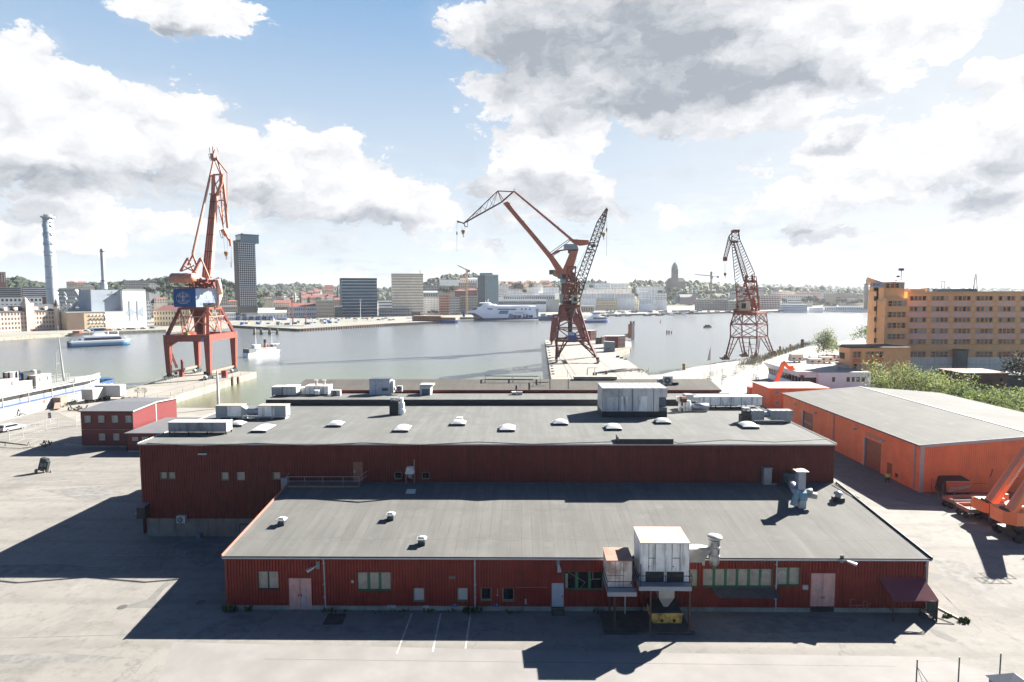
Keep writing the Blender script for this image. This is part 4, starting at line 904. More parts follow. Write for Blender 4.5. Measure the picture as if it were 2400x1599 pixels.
for f in(.0,.1,.2,.3,.48,.61,.74,.87,1):mb.box(x0+wd*f-.04,x0+wd*f+.04,y-.04,y+1.44,ZR+.35,zt+.04)
mb.build('ribs',GALV,t)
mb=MB(O).tube((x0+wd*.3,y+.7,ZR+1.0),(x0+wd*.48,y+.7,ZR+1.0),.42,n=12);mb.box(x0,x1-.6,y-.15,y-.0,ZR+.1,ZR+.3);mb.box(x0,x0+.3,y,y+1.4,ZR,ZR+.34);mb.box(x1-.5,x1-.2,y,y+1.4,ZR,ZR+.34);mb.build('skid',GALV,t)
p=G(1077,992,ZR);mb=MB(p).box(p.x-.35,p.x+.35,p.y,p.y+.7,ZR,ZR+.65);mb.box(p.x-.4,p.x+.4,p.y-.05,p.y+.75,ZR+.65,ZR+.72);tag(mb.build('vent_box',WMET),'small white vent box between the third and fourth skylight row','vent')
# strip B plant
plantbox('ventilation_unit','streaked grey ventilation unit at the far left of the raised roof strip','ventilation unit',637,661,929,908,ZB,2.2,M('stained_grey_sheet',(.2,.2,.2)),.2,0,WMET)
t,O,b=plantbox('ventilation_unit','white ventilation unit with rounded end beside the streaked grey unit','ventilation unit',663,694,929,907,ZB,2.2,WMET,.15,3,WHITE);x0,x1,y,zt=b
t,O,b=plantbox('ventilation_unit','weathered cream ventilation unit with two small capped stacks','ventilation unit',716,769,927,906,ZB,2.4,DWHT,.2,5,RUST);x0,x1,y,zt=b
for f in(.38,.74):
 xx=x0+(x1-x0)*f;mb=MB(O).tube((xx,y+1.2,zt+.06),(xx,y+1.2,zt+.75),.2,n=10);mb.tube((xx,y+1.2,zt+.8),(xx,y+1.2,zt+.88),.36,n=10);mb.build('stack',WMET,t)
mb=MB(O).tube((x0+(x1-x0)*.45,y-.5,ZB+.6),(x0+(x1-x0)*.68,y-.5,ZB+.6),.45,n=10);mb.build('fan',DWHT,t)
x0,x1,y,zt=fb(694,716,925,910,ZB);mb=MB((x0,y,ZB));mb.box(x0,x1,y+.4,y+1.6,ZB,zt);tag(mb.build('duct',DWHT),'pale square duct between the white and the cream ventilation unit','duct')
acunit('air_conditioner','white louvred box unit right of the weathered cream ventilation unit',G(786,928,ZB),1.55,.7,.9)
x0,x1,y,zt=fb(866,914,926,891,ZB);t=thing('plant_cabinet','tall pale blue white cabinet with three doors on the raised roof strip','cabinet',(x0,y,ZB));O=V((x0,y,ZB))
mb=MB(O).box(x0,x1,y,y+2.0,ZB,zt);mb.build('casing',M('pale_blue_white',(.52,.56,.62),.5),t)
mb=MB(O).box(x0-.05,x1+.05,y-.06,y+2.05,zt,zt+.12);mb.build('lid',M('dark_lid',(.06,.07,.09),.6),t)
mb=MB(O);wd=x1-x0
for f in(.3,.62):mb.box(x0+wd*f-.015,x0+wd*f+.015,y-.02,y-.003,ZB+.05,zt-.05)
for f in(.28,.6,):
 for h in(.3,.6,.85):mb.box(x0+wd*f,x0+wd*f+.06,y-.05,y-.021,ZB+(zt-ZB)*h,ZB+(zt-ZB)*h+.1)
mb.box(x0+wd*.64,x0+wd*.92,y-.35,y-.003,ZB+.7,ZB+1.1);mb.build('door_joints',DKF,t)
mb=MB(O).tube((x1+.35,y+.8,ZB+.9),(x1+.35,y+1.3,ZB+.9),.4,n=12);mb.box(x1+.02,x1+.5,y+.4,y+1.6,ZB+.3,zt-.2);mb.build('side_unit',WMET,t)
acunit('vent_box','small white box with a dark opening right of the tall pale cabinet',G(936,918,ZB+.5),.9,.5,.9,'white outdoor air conditioning units')
x0,x1,y,zt=fb(984,1009,927,906,ZB);t=thing('roof_hatch','white stair hatch with dark opening and ridged roof on the raised strip','hatch',(x0,y,ZB));O=V((x0,y,ZB))
mb=MB(O).box(x0,x1,y+.06,y+2.4,ZB,zt);mb.box(x0,x0+.3,y,y+.06,ZB,zt);mb.box(x1-.2,x1,y,y+.06,ZB,zt);mb.box(x0+.3,x1-.2,y,y+.06,zt-.4,zt);mb.build('casing',WHITE,t)
mb=MB(O).box(x0+.32,x1-.22,y+.02,y+.055,ZB+.02,zt-.42);mb.build('opening',M('slate_blue_sheet',(.1,.14,.17)),t)
mb=MB(O);[mb.box(x0-.05,x1+.4,y+.2+i*.6,y+.6+i*.6,zt,zt+.25)for i in range(4)];mb.build('ridged_roof',WMET,t)
plantbox('vent_cowl','small grey twin cowl on the middle of the raised roof strip','vent',1212,1224,926,920,ZB,.8,GALV,0,0,None);plantbox('vent_cowl','small dark louvre box left of the grey cowl on the raised strip','vent',1200,1209,926,920,ZB,.8,WMET,.1,2,None)
def CPz(px,py):return CP(px,py)
acunit('air_conditioner','smaller of the two white air conditioners at the right end of the brownish roof',CP(1550,902),1.3,.6,.95);acunit('air_conditioner','larger of the two white air conditioners at the right end of the brownish roof',CP(1566,902),1.5,.7,1.45)
p=CP(1582,903);mb=MB(p).box(p.x-.5,p.x+.6,p.y,p.y+.5,p.z,p.z+.45);tag(mb.build('cable_box',BLACK),'black box beside the larger air conditioner','box')
# ================================================================ FAN TOWERS IN FRONT OF THE RED HALL
pb=G(1423,1484);pc=G(1622,1484);ys=pb.y;yt=G(1500,1434).y
bx=(A(1423,1484,ys).x,A(1622,1484,ys).x)
mb=MB((bx[0],ys,0));mb.box(bx[0],bx[1],ys,YF-.2,0,.12);mb.box(bx[0]-.25,bx[0]-.002,ys,YF-.6,0,.22);mb.box(bx[0]-.25,bx[1]+.2,ys-.25,ys-.002,0,.22)
tag(mb.build('concrete_pad',M('grimy_concrete',(.085,.08,.07),.95,0,.3,1,bump=.4,bscale=5)),'grimy dark concrete pad under the two white fan towers','pad')
def tower(name,label,L0,L1,yb_px,yt_px,dy,dep,plat,mat,roofm,legs):
 yfr=YF-dy;x0,x1=A(L0,yb_px,yfr).x,A(L1,yb_px,yfr).x;z0,z1=A(L0,yb_px,yfr).z,A(L0,yt_px,yfr).z
 t=thing(name,label,'fan tower',(x0,yfr,.12));O=V((x0,yfr,.12))
 mb=MB(O).box(x0,x1,yfr,yfr+dep,z0,z1);mb.build('casing',mat,t)
 mb=MB(O).hexa([(x0-.06,yfr-.08,z1),(x1+.06,yfr-.08,z1),(x1+.06,yfr+dep+.06,z1+.12),(x0-.06,yfr+dep+.06,z1+.12),(x0-.06,yfr-.08,z1+.07),(x1+.06,yfr-.08,z1+.07),(x1+.06,yfr+dep+.06,z1+.2),(x0-.06,yfr+dep+.06,z1+.2)]);mb.build('roof',roofm,t)
 a0,a1,a2,a3=plat;px0,px1=A(a0,a2,yfr-.9).x,A(a1,a2,yfr-.9).x;zp=z0-.02
 mb=MB(O).box(px0,px1,yfr-1.0,yfr+dep,zp-.12,zp);mb.box(px0,px1,yfr-1.02,yfr-1.001,zp-.30,zp+.06);mb.build('platform',M('pale_grating',(.34,.37,.42),.5,.2,.1,2),t)
 mb=MB(O)
 for h in(.45,.95):
  mb.tube((px0,yfr-.97,zp+h),(px1,yfr-.97,zp+h),.03,n=6);mb.tube((px0,yfr-.97,zp+h),(px0,yfr+dep,zp+h),.03,n=6);mb.tube((px1,yfr-.97,zp+h),(px1,yfr+dep,zp+h),.03,n=6)
 n=3 if px1-px0>3.5 else 2
 for i in range(n):x=px0+(px1-px0)*i/(n-1);mb.tube((x,yfr-.97,zp),(x,yfr-.97,zp+.95),.03,n=6)
 mb.build('railing',BLACK,t)
 for lx in legs:
  for yy in((yfr-.8),(yfr+dep-.3)):
   mb=MB(O);x=A(lx,1400,yfr).x;mb.beam((x,yy,.12),(x,yy,zp-.12),.16);mb.box(x-.16,x+.16,yy-.16,yy+.16,.12,.15);mb.build('leg',M('rusty_leg',(.07,.045,.04),.7,.2),t)
 return t,O,(x0,x1,yfr,z0,z1)
t,O,b=tower('fan_tower','smaller white fan tower with rusty roof and orange streaks by the red hall',1422,1481,1376,1315,2.9,2.3,(1423,1492,1383,0),RUST,M('rust_pink_lid',(.38,.20,.14),.7,0,.15,1,spot=(.20,.08,.05),spamt=.6,spscale=.7),(1437,))
x0,x1,yfr,z0,z1=b;mb=MB(O)
for f in(.33,.52,.66):mb.box(x0+(x1-x0)*f-.015,x0+(x1-x0)*f+.015,yfr-.02,yfr-.003,z0+.05,z1-.02)
mb.box(x0,x0+(x1-x0)*.66,yfr-.02,yfr-.003,z0+(z1-z0)*.44,z0+(z1-z0)*.455);mb.build('panel_joints',M('dark_seam',(.12,.12,.11)),t)
mb=MB(O);xx=A(1466,1400,yfr+2).x;mb.tube((xx,yfr+2.2,.12),(xx,yfr+2.2,z0-.2),.06,n=8);mb.build('drain_pipe',WMET,t)
t,O,b=tower('fan_tower','larger white fan tower streaked with grime on a platform above the yellow skip',1501,1614.5,1363,1274,2.9,3.2,(1497,1621,1369,0),DWHT,M('pinkish_white_lid',(.44,.36,.31),.7,0,.15,1,spot=(.26,.13,.08),spamt=.6,spscale=.5),(1520,1611))
x0,x1,yfr,z0,z1=b;mb=MB(O);wd=x1-x0
for f in(.165,.3,.645,.81):mb.box(x0+wd*f-.02,x0+wd*f+.02,yfr-.02,yfr-.003,z0+.9,z1-.02)
mb.box(x0+wd*.17,x0+wd*.30,yfr-.02,yfr-.004,z0+2,z0+2.05);mb.box(x0+wd*.66,x0+wd*.81,yfr-.02,yfr-.004,z0+2,z0+2.05);mb.build('panel_joints',M('dark_seam',(.12,.12,.11)),t)
mb=MB(O)
for f0,f1 in((.1,.48),(.54,.89)):
 mb.box(x0+wd*f0,x0+wd*f1,yfr-.06,yfr-.003,z0+.02,z0+.85)
mb.build('louvre',BLACK,t)
mb=MB(O)
for f in(.17,.67):mb.tube((x0+wd*f,yfr-.05,z0+1.3),(x0+wd*f,yfr-.003,z0+1.3),.05,n=8)
mb.build('bolt',BLACK,t)
# hopper under the platform
mb=MB(O);xa,xb=A(1541,1390,yfr+.8).x,A(1577,1390,yfr+.8).x;za,zb_=A(1560,1385,yfr+.6).z,A(1560,1424,yfr+.6).z
mb.hexa([(xa+.5,yfr+.7,zb_),(xb-.45,yfr+.7,zb_),(xb-.45,yfr+1.5,zb_),(xa+.5,yfr+1.5,zb_),(xa,yfr+.3,za-.5),(xb,yfr+.3,za-.5),(xb,yfr+1.9,za-.5),(xa,yfr+1.9,za-.5)]);mb.box(xa,xb,yfr+.3,yfr+1.9,za-.499,z0-.15);mb.build('hopper',M('pale_hopper',(.40,.41,.40),.5,.2,.2,2),t)
# duct to the cyclone
mb=MB(O);yd=yfr+1.3;q1=A(1643,1285,yd);q2=A(1664,1290,yd);e=x1+.01
zq0,zq1=A(1643,1313,yd).z,A(1643,1282,yd).z
mb.box(e,q1.x,yd-.5,yd+.6,zq0,zq1);mb.hexa([(q1.x,yd-.5,zq0),(q2.x,yd-.3,zq0+.9),(q2.x,yd+.4,zq0+.9),(q1.x,yd+.6,zq0),(q1.x,yd-.5,zq1),(q2.x,yd-.3,zq1-.1),(q2.x,yd+.4,zq1-.1),(q1.x,yd+.6,zq1)]);mb.build('duct',M('weathered_duct',(.40,.38,.34),.6,.2,.2,1),t)
p=A(1673,1333,yd);zt=A(1673,1262,yd).z;
mb=MB(O).lathe((p.x,yd,p.z),[(.12,0),(.40,.5),(.46,.9),(.46,zt-p.z-.25),(.5,zt-p.z-.2),(.5,zt-p.z-.1)],16);cy=mb.build('cyclone',M('bright_galvanised',(.40,.41,.42),.35,.6,.25,2),t,True)
mb=MB(O).lathe((p.x,yd,zt),[(.25,-.1),(.66,.05),(.62,.22),(.2,.36)],16);mb.build('cap',M('cream_cap',(.60,.56,.50),.5),cy,True)
mb=MB(O);
for h in(1.2,1.9):mb.tube((p.x,yd,p.z+h),(p.x,yd,p.z+h+.06),.5,n=16)
mb.beam((p.x-.9,yd,p.z+.3),(p.x-.9,yd,p.z+1.6),.18);mb.box(p.x-1.1,p.x-.4,yd-.1,yd+.2,p.z+1.3,p.z+1.6);mb.build('bands',GALV,cy)
mb=MB(O).beam((e-.1,yfr+2.6,z0-.2),(A(1505,1340,YF-.5).x-1.3,yfr+2.2,z0-.9),.15);mb.path([(x0-.15,yfr-.6,z0+.95),(x0-.9,yfr-.3,z0-.1)],.05);mb.path([(x0-.15,yfr-.9,z0+1.9),(x0-.15,yfr-.9,z0)],.04);mb.build('brace',STEEL,t)
# yellow skip
p0,p1=G(1528,1466),G(1599,1466);t=thing('waste_skip','rusty yellow ribbed skip under the hopper of the larger fan tower','skip',(p0.x,p0.y,.12));O=V((p0.x,p0.y,.12));x0,x1,y=p0.x,p1.x,p0.y;zt=A(1560,1437,y).z;yb=y+3.0
YS=M('rusty_yellow_paint',(.90,.56,.14),.6,0,.15,2,spot=(.13,.05,.025),spamt=.9,spscale=1.6)
mb=MB(O);th=.06
mb.hexa([(x0+.05,y+.05,.16),(x1-.05,y+.05,.16),(x1-.05,yb-.4,.16),(x0+.05,yb-.4,.16),(x0,y,zt-.1),(x1,y,zt-.1),(x1,yb,zt-.1),(x0,yb,zt-.1)]);
for i in range(12):xx=x0+.1+(x1-x0-.2)*i/11;mb.beam((xx,y+.04,.2),(xx,y-.03,zt-.12),.09,.06)
mb.beam((x0-.05,y-.03,zt-.08),(x1+.05,y-.03,zt-.08),.1,.12);mb.build('body',YS,t)
mb=MB(O).hexa([(x0-.02,y-.02,zt-.09),(x1+.02,y-.02,zt-.09),(x1+.02,yb,zt-.09),(x0-.02,yb,zt-.09),(x0+.1,y+.2,zt+.02),(x1-.1,y+.2,zt+.02),(x1-.1,yb-.2,zt+.16),(x0+.1,yb-.2,zt+.16)]);mb.build('cover',M('dark_tarpaulin',(.05,.06,.06),.7,0,.3,1.5),t)
mb=MB(O);
for xx in(x0+.6,x1-.6):mb.box(xx-.12,xx+.12,y+.3,yb-.5,.12,.3)
mb.build('skid',STEEL,t)
mb=MB(O)
for xx in(x0+(x1-x0)*.32,x0+(x1-x0)*.72):mb.lathe((xx,y-.1,zt-.75),[(.03,0),(.12,.05),(.12,.2),(.03,.25)],8)
mb.build('lug',CRUST,t)
# ================================================================ LEFT: RED SHEDS
ys=G(250,1048).y;a0,a1=A(193,1046,ys).x,A(315,1046,ys).x;ze=A(250,964,ys).z;dp=14.5
s1=thing('red_house','two storey dark red shed with grey pitched roof left of the maroon hall','building',(a0,ys,0));O=V((a0,ys,0));yr=ys+dp*.5;zr=A(280,943,yr).z
def shedwin(par,O,px0,py0,px1,py1,y,n=2):
 p,q=A(px0,py1,y),A(px1,py0,y);window(par,O,(p.x,q.x,p.z,q.z),y-.1,n,WMET,GLASSC,fw=.07,rec=.04,mull=.06)
mb=MB(O).box(a0,a1,ys,ys+dp,0.25,ze);mb.extr([(a1-.1,ys,ze-.001),(a1-.1,ys+dp,ze-.001),(a1-.1,yr,zr-.05)],(.1,0,0));mb.extr([(a0,ys,ze),(a0,yr,zr-.05),(a0,ys+dp,ze)],(.1,0,0));mb.build('wall',M('shed_red',(.17,.018,.020),.6,0,.12,1.5,streak=(.11,.012,.014),samt=.4),s1)
mb=MB(O).box(a0-.04,a1+.04,ys-.04,ys+dp,0,.25);mb.box(a0-.02,a1+.02,ys-.05,ys-.003,3.25,3.32);mb.build('plinth',CONC,s1)
mb=MB(O)
for sgn in(0,1):
 y0=ys-.3 if not sgn else ys+dp+.3;z0=ze-.05
 mb.hexa([(a0-.25,y0,z0),(a1+.25,y0,z0),(a1+.25,yr,zr),(a0-.25,yr,zr),(a0-.25,y0,z0+.12),(a1+.25,y0,z0+.12),(a1+.25,yr,zr+.12),(a0-.25,yr,zr+.12)])
mb.build('roof',M('sheet_roof',(.16,.165,.175),.6,.2,.12,1),s1)
mb=MB(O).tube((a0-.2,ys-.35,ze-.02),(a1+.2,ys-.35,ze-.02),.08,n=8);mb.tube((a1-.05,ys-.1,ze-.1),(a1-.05,ys-.1,.1),.06,n=8);mb.build('gutter',BLACK,s1)
mb=MB(O).beam((a1+.27,ys-.3,ze+.02),(a1+.27,yr,zr+.07),.05,.22);mb.beam((a1+.27,ys+dp+.3,ze+.02),(a1+.27,yr,zr+.07),.05,.22);mb.box(a1+.003,a1+.05,yr-.12,yr+.12,3.2,ze+.4);mb.build('verge_board',TRIM,s1)
for px in(200,232,264,296):shedwin(s1,O,px,974.5,px+12.5,989.5,ys)
for px in(234,267):shedwin(s1,O,px,1016.5,px+12.5,1031,ys)
ys2=G(330,1060).y;b0=A(299,1058,ys2).x;b1=M0+8;ze2=A(310,1016,ys2).z;dp2=G(380,982,ze2).y-ys2
s2=thing('red_house','low dark red annex with grey roof between the two storey shed and the maroon hall','building',(b0,ys2,0));O=V((b0,ys2,0))
mb=MB(O).box(b0,b1,ys2,ys2+dp2,.25,ze2);mb.build('wall',M('shed_red',(.17,.018,.020)),s2)
mb=MB(O).box(b0-.04,b1,ys2-.04,ys2-.003,0,.3);mb.build('plinth',CONC,s2)
mb=MB(O).hexa([(b0-.3,ys2-.35,ze2),(b1,ys2-.35,ze2),(b1,ys2+dp2,ze2+.2),(b0-.3,ys2+dp2,ze2+.2),(b0-.3,ys2-.35,ze2+.12),(b1,ys2-.35,ze2+.12),(b1,ys2+dp2,ze2+.32),(b0-.3,ys2+dp2,ze2+.32)]);mb.build('roof',M('sheet_roof',(.16,.165,.175)),s2)
mb=MB(O).tube((b0-.3,ys2-.4,ze2),(b1,ys2-.4,ze2),.07,n=8);mb.tube((b0,ys2-.1,ze2),(b0,ys2-.1,.1),.06,n=8);mb.build('gutter',BLACK,s2)
p,q=A(311,1033,ys2),A(324,1025,ys2);mb=MB(O).box(p.x,q.x,ys2-.07,ys2-.003,p.z,q.z);sg=mb.build('house_sign',WHITE,s2);text('Ohs',.55,BLUEP,sg,frame4(V((p.x+.1,ys2-.1,p.z+.15))-O,(1,0,0),(0,0,1)),ext=.003)
for px in(334,356):shedwin(s2,O,px,1024,px+13,1031,ys2,1)
# ================================================================ WHITE SHIP
xs=-119.2;OS=V((xs,110,WZ));ship=thing('moored_ship','long white moored ship with blue striped rails at the left quay','ship',OS)
SW=M('ship_white',(.44,.435,.42),.45,0,.06,.5,streak=(.33,.31,.28),samt=.35,sscale=(.8,.8,.3));DECK=M('ship_deck',(.24,.255,.235),.8,0,.12,.6);BLK=M('ship_black',(.03,.035,.04),.5)
ST=178.5
def hullpts(x,w_,y0,y1,tip):return[(x,y0),(x,y1-tip*.9),(x-w_*.12,y1-tip*.35),(x-w_*.5,y1),(x-w_*.9,y1-tip*.35),(x-w_,y1-tip*.9),(x-w_,y0)]
mb=MB(OS).prism(hullpts(xs,12,110,ST+6,15),WZ-.5,2.1);mb.build('hull',SW,ship)
mb=MB(OS).prism(hullpts(xs+.15,12.3,110,ST+6.3,15),2.1,2.3);mb.build('rubbing_strake',SW,ship)
mb=MB(OS).prism(hullpts(xs-1.2,9.6,110,ST+1,12),2.3,4.75);mb.build('deckhouse',SW,ship)
mb=MB(OS).prism(hullpts(xs,12,110,ST-1,9),4.75,4.95);mb.build('upper_deck',DECK,ship)
mb=MB(OS);
for h in(2.45,2.75,3.05,3.35):[mb.beam(p_,q_,.05,.17)for p_,q_ in(((xs+.05,110,h),(xs+.05,ST-6,h)),((xs+.05,ST-6,h),(xs-1.4,ST+1.6,h)),((xs-1.4,ST+1.6,h),(xs-6,ST+6.2,h)))]
mb.build('blue_rail',M('pale_blue_rail',(.10,.17,.36),.5),ship)
mb=MB(OS).prism([(xs-4,ST+1),(xs-1.6,ST+2),(xs-6,ST+5.8),(xs-10.2,ST+2)],2.31,3.5);mb.build('bow_cover',M('deep_blue_canvas',(.03,.10,.20),.6),ship)
mb=MB(OS).beam((xs+.08,110,4.85),(xs+.08,ST-9,4.85),.1,.28);mb.beam((xs+.08,ST-9,4.85),(xs-1.4,ST-4,4.85),.1,.28);mb.build('deck_edge',SW,ship)
for y in(131,139,146.5,154,161.5,168):mb=MB(OS).beam((xs+.1,y,2.3),(xs+.1,y,4.8),.16);mb.build('post',SW,ship)
mb=MB(OS)
for z in(5.35,5.85):mb.path([(xs,110,z),(xs,ST-9,z),(xs-1.4,ST-4,z),(xs-6,ST-1.2,z),(xs-10.5,ST-4,z),(xs-12,ST-9,z),(xs-12,150,z)],.035,5)
for i in range(26):y=112+i*2.2;mb.tube((xs,y,4.9),(xs,y,5.85),.03,n=5)
mb.build('railing',SW,ship)
mb=MB(OS).prism([(xs-.1,ST-16),(xs-.1,ST-9),(xs-1.5,ST-4.2),(xs-1.6,ST-4.2),(xs-.3,ST-9),(xs-.3,ST-16)],4.95,6.1);mb.build('bulwark',SW,ship)
def sdoor(px0,px1,pyt,pyb,xp):
 p,q=X_(px0,pyb,xp),X_(px1,pyt,xp);mb=MB(OS);z0,z1=min(p.z,q.z),max(p.z,q.z);mb.box(xp+.003,xp+.06,min(p.y,q.y),max(p.y,q.y),z0,z1);mb.build('door',M('varnished_door',(.30,.13,.05),.5),ship)
for a in((47,52,923,933),(116,121,911,920)):sdoor(*a,xs-1.2)
for a in((101.5,106,936,945),(153,157,925,934)):sdoor(*a,xs)
for px,py in((7,957),(27,953),(37.5,950),(57,946.5),(61.5,946),(79,942),(110,936),(119,934),(128,932),(132,931.5),(140,930),(164,925),(171,923.5),(178,922),(198,917)):
 p=X_(px,py,xs);mb=MB(OS).tube((xs-.01,p.y,p.z),(xs+.05,p.y,p.z),.22,n=8);mb.build('porthole',M('porthole_glass',(.10,.07,.05),.3),ship)
for px,py in((65,922),(78,920),(91,917),(105,915),(134,909),(150,906.5)):
 p=X_(px,py,xs-1.2);mb=MB(OS).tube((xs-1.21,p.y,p.z),(xs-1.15,p.y,p.z),.24,n=8);mb.build('porthole',M('porthole_glass',(.10,.07,.05)),ship)
def cabin(px0,px1,pyb,pyt,x,d,nm='cabin'):
 p,q=X_(px0,pyb,x),X_(px1,pyb,x);zt=X_((px0+px1)/2,pyt,x).z;mb=MB(OS).box(x-d,x,p.y,q.y,4.96,zt);mb.build(nm,SW,ship);mb=MB(OS).box(x-d-.1,x+.1,p.y-.1,q.y+.1,zt,zt+.12);mb.build('cabin_roof',M('cabin_roof_pink',(.50,.42,.38),.6),ship);return p.y,q.y,zt
cabin(-30,45,914,893,xs-2.2,6);cabin(46,78,908,894,xs-2.8,5);y0,y1,zt=cabin(85,121,904,878.5,xs-2.2,6)
for px,py in((28,899),(93.5,890),(111.5,886)):p=X_(px,py,xs-2.2);mb=MB(OS).box(xs-2.19,xs-2.14,p.y-.15,p.y+.15,p.z-.45,p.z+.45);mb.build('cabin_window',M('porthole_glass',(.10,.07,.05)),ship)
p=X_(27,885,xs-4.5);mb=MB(OS).lathe((p.x,p.y,7.4),[(1.15,0),(1.25,2.3)],12,(1,1.3));fn=mb.build('funnel',SW,ship)
mb=MB(OS)
for a in range(0,12,2):an=a*PI/6;mb.beam((p.x+1.27*math.cos(an),p.y+1.66*math.sin(an),7.5),(p.x+1.3*math.cos(an),p.y+1.7*math.sin(an),9.75),.45,.06)
mb.build('funnel_stripes',BLK,fn)
q=X_(45,880,xs-5);mb=MB(OS).box(xs-6,xs-4.5,q.y-1.5,q.y+2.0,7.6,8.6);mb.build('awning',M('bright_blue_canvas',(.02,.12,.42),.6),ship)
q=X_(72,876,xs-5);mb=MB(OS).box(xs-6.5,xs-4,q.y-3.5,q.y+2.0,7.4,9.0);mb.build('wheelhouse_frame',BLK,ship);q2=X_(84,876,xs-4);mb=MB(OS).lathe((xs-4.5,q2.y,7.8),[(.6,0),(.6,1.4),(.3,1.6)],10);mb.build('vent',SW,ship)
m0=X_(150,892,xs-5);m1=X_(133,893,xs-5);tp=A(137,790,m0.y-2);mb=MB(OS).tube((m0.x,m0.y,4.9),tp,.28,.12,n=8);mb.tube((m1.x,m1.y,4.9),tp+V((0,-1.2,-4)),.12,.08,n=6);mb.beam((m1.x,m1.y,10),(m0.x,m0.y-.8,10),.08);mb.tube(tp,tp+V((0,0,3)),.05,n=5);mb.build('mast',SW,ship)
for px,py in((162,888),(156,892),(128,892)):q=X_(px,py,xs-4);mb=MB(OS).tube((q.x,q.y,4.9),(q.x,q.y,6.8),.12,n=6);mb.build('vent_post',SW,ship)
# gangway
p,q=G(104,950),G(140,960);mb=MB((q.x,q.y,0));mb.beam((xs+.2,p.y,1.4),(q.x,q.y-1,.3),1.2,.2);mb.box(xs+.1,xs+2.3,p.y-2,p.y+.5,0.004,2.3);tag(mb.build('gangway',M('gangway_timber',(.32,.24,.19),.7)),'short boarding gangway with timber shelter beside the white ship','gangway')
# ================================================================ VEHICLES ON THE LEFT QUAY
p=G(192,945);t=thing('box_truck','white box truck standing near the red shed on the left quay','truck',p)
mb=MB().box(0,3.0,0,5.4,.9,3.6);mb.build('box',SW,t);mb=MB().hexa([(.2,5.5,.5),(2.8,5.5,.5),(2.8,7.2,.5),(.2,7.2,.5),(.2,5.5,2.6),(2.8,5.5,2.6),(2.8,6.7,2.6),(.2,6.7,2.6)]);mb.build('cab',SW,t)
mb=MB().box(.6,2.4,.2,5.5,.55,.9);mb.build('chassis',BLACK,t)
for y in(1.2,6.2):
 for x in(.2,2.5):mb=MB().tube((x,y,.45),(x+.3,y,.45),.45,n=12);mb.build('wheel',RUBBER,t)
p=G(224,938);t=thing('semi_trailer','long pale grey semi trailer parked behind the white box truck','trailer',p)
mb=MB().box(0,6.8,.0,2.5,1.1,3.9);mb.box(-.05,6.85,-.05,2.55,3.9,4.0);mb.box(5.9,6.85,-.02,-.003,1.1,3.9);mb.build('box',M('trailer_grey',(.50,.50,.50),.5),t)
mb=MB().box(.3,6.4,.3,2.2,.8,1.1);mb.build('chassis',BLACK,t)
for x in(1.0,2.2,3.4):mb=MB().tube((x,.1,.48),(x,.4,.48),.48,n=12);mb.build('wheel',RUBBER,t)
def car(name,label,cat,p,q,h=1.5,mat=None,est=True,group=None):
 p,q=V(p),V(q);L_=(q-p).length;t=thing(name,label,cat,p,group,math.atan2(q.y-p.y,q.x-p.x));mat=mat or M('silver_paint',(.52,.53,.54),.35,.2,.05,3)
 w_=1.75;mb=MB();prof=[(0,.35),(0,.95),(.12,1.0),(.2 if est else .9,h-.1),(.35 if est else 1.2,h),(L_*.58,h),(L_*.74,.98),(L_*.97,.85),(L_,.6),(L_,.35)]
 mb.extr([(x,0,z)for x,z in prof],(0,w_,0));b=mb.build('body',mat,t)
 mb=MB();
 for y in(-.01,w_+.003):mb.extr([(L_*.09 if est else L_*.25,y,1.0),(L_*.11 if est else L_*.28,y,h-.12),(L_*.56,y,h-.12),(L_*.69,y,1.0)],(0,.01,0))
 mb.box(-.012,-.002,.2,w_-.2,1.0,1.02);mb.hexa([(-.02,.15,.98),(.01,.15,.98),(.01,w_-.15,.98),(-.02,w_-.15,.98),(.16,.15,h-.14),(.2,.15,h-.14),(.2,w_-.15,h-.14),(.16,w_-.15,h-.14)]);mb.build('windows',GLASSD,t)
 for x in(L_*.19,L_*.81):
  for y in(-.03,w_-.2):mb=MB().tube((x,y,.33),(x,y+.23,.33),.33,n=14);wh=mb.build('wheel',RUBBER,t);mb=MB().tube((x,y-.02 if y<0 else y+.2,.33),(x,y+.03 if y<0 else y+.26,.33),.19,n=10);mb.build('rim',GALV,wh)
 for y in(.05,w_-.25):mb=MB().box(-.02,.05,y,y+.2,.75,1.15);mb.build('tail_light',M('tail_red',(.4,.04,.02),.4),t)
 return t
car('parked_car','silver estate car parked on the left yard below the white ship','car',G(8,1015),G(62,1004))
# upended wreck
p=G(97,1108);t=thing('upended_wreck','dark wrecked machine body tipped up on its side in the open yard','wreck',p)
mb=MB();R1=Matrix.Rotation(.28,3,'Y')
def rb(mb,a,b,c,d,e,f):mb.hexa([R1@V(q)for q in[(a,c,e),(b,c,e),(b,d,e),(a,d,e),(a,c,f),(b,c,f),(b,d,f),(a,d,f)]])
rb(mb,-.7,.7,0,.5,.25,2.0);rb(mb,-.6,.4,-.1,.6,1.95,2.35);mb.build('body',M('wreck_dark',(.035,.045,.05),.6,.2,.4,3),t)
mb=MB();rb(mb,-.45,.0,-.06,-.01,.9,1.5);rb(mb,.15,.5,-.06,-.01,1.1,1.7);rb(mb,-.4,.5,-.06,-.01,.35,.6);mb.build('panels',M('wreck_grey',(.16,.20,.21),.5,.3,.3,3),t)
mb=MB().tube((-.9,0,.3),(-.75,0,.3),.3,n=10);mb.tube((.5,0,.3),(.7,0,.3),.3,n=10);mb.beam((.7,.2,.15),(1.5,.1,.1),.07);mb.lathe((1.5,.1,0),[(.18,0),(.05,.4)],8);mb.beam((.5,.2,2.1),(.65,.3,2.0),.5,.3);mb.build('wheels',M('wreck_tan',(.25,.17,.12),.7),t)
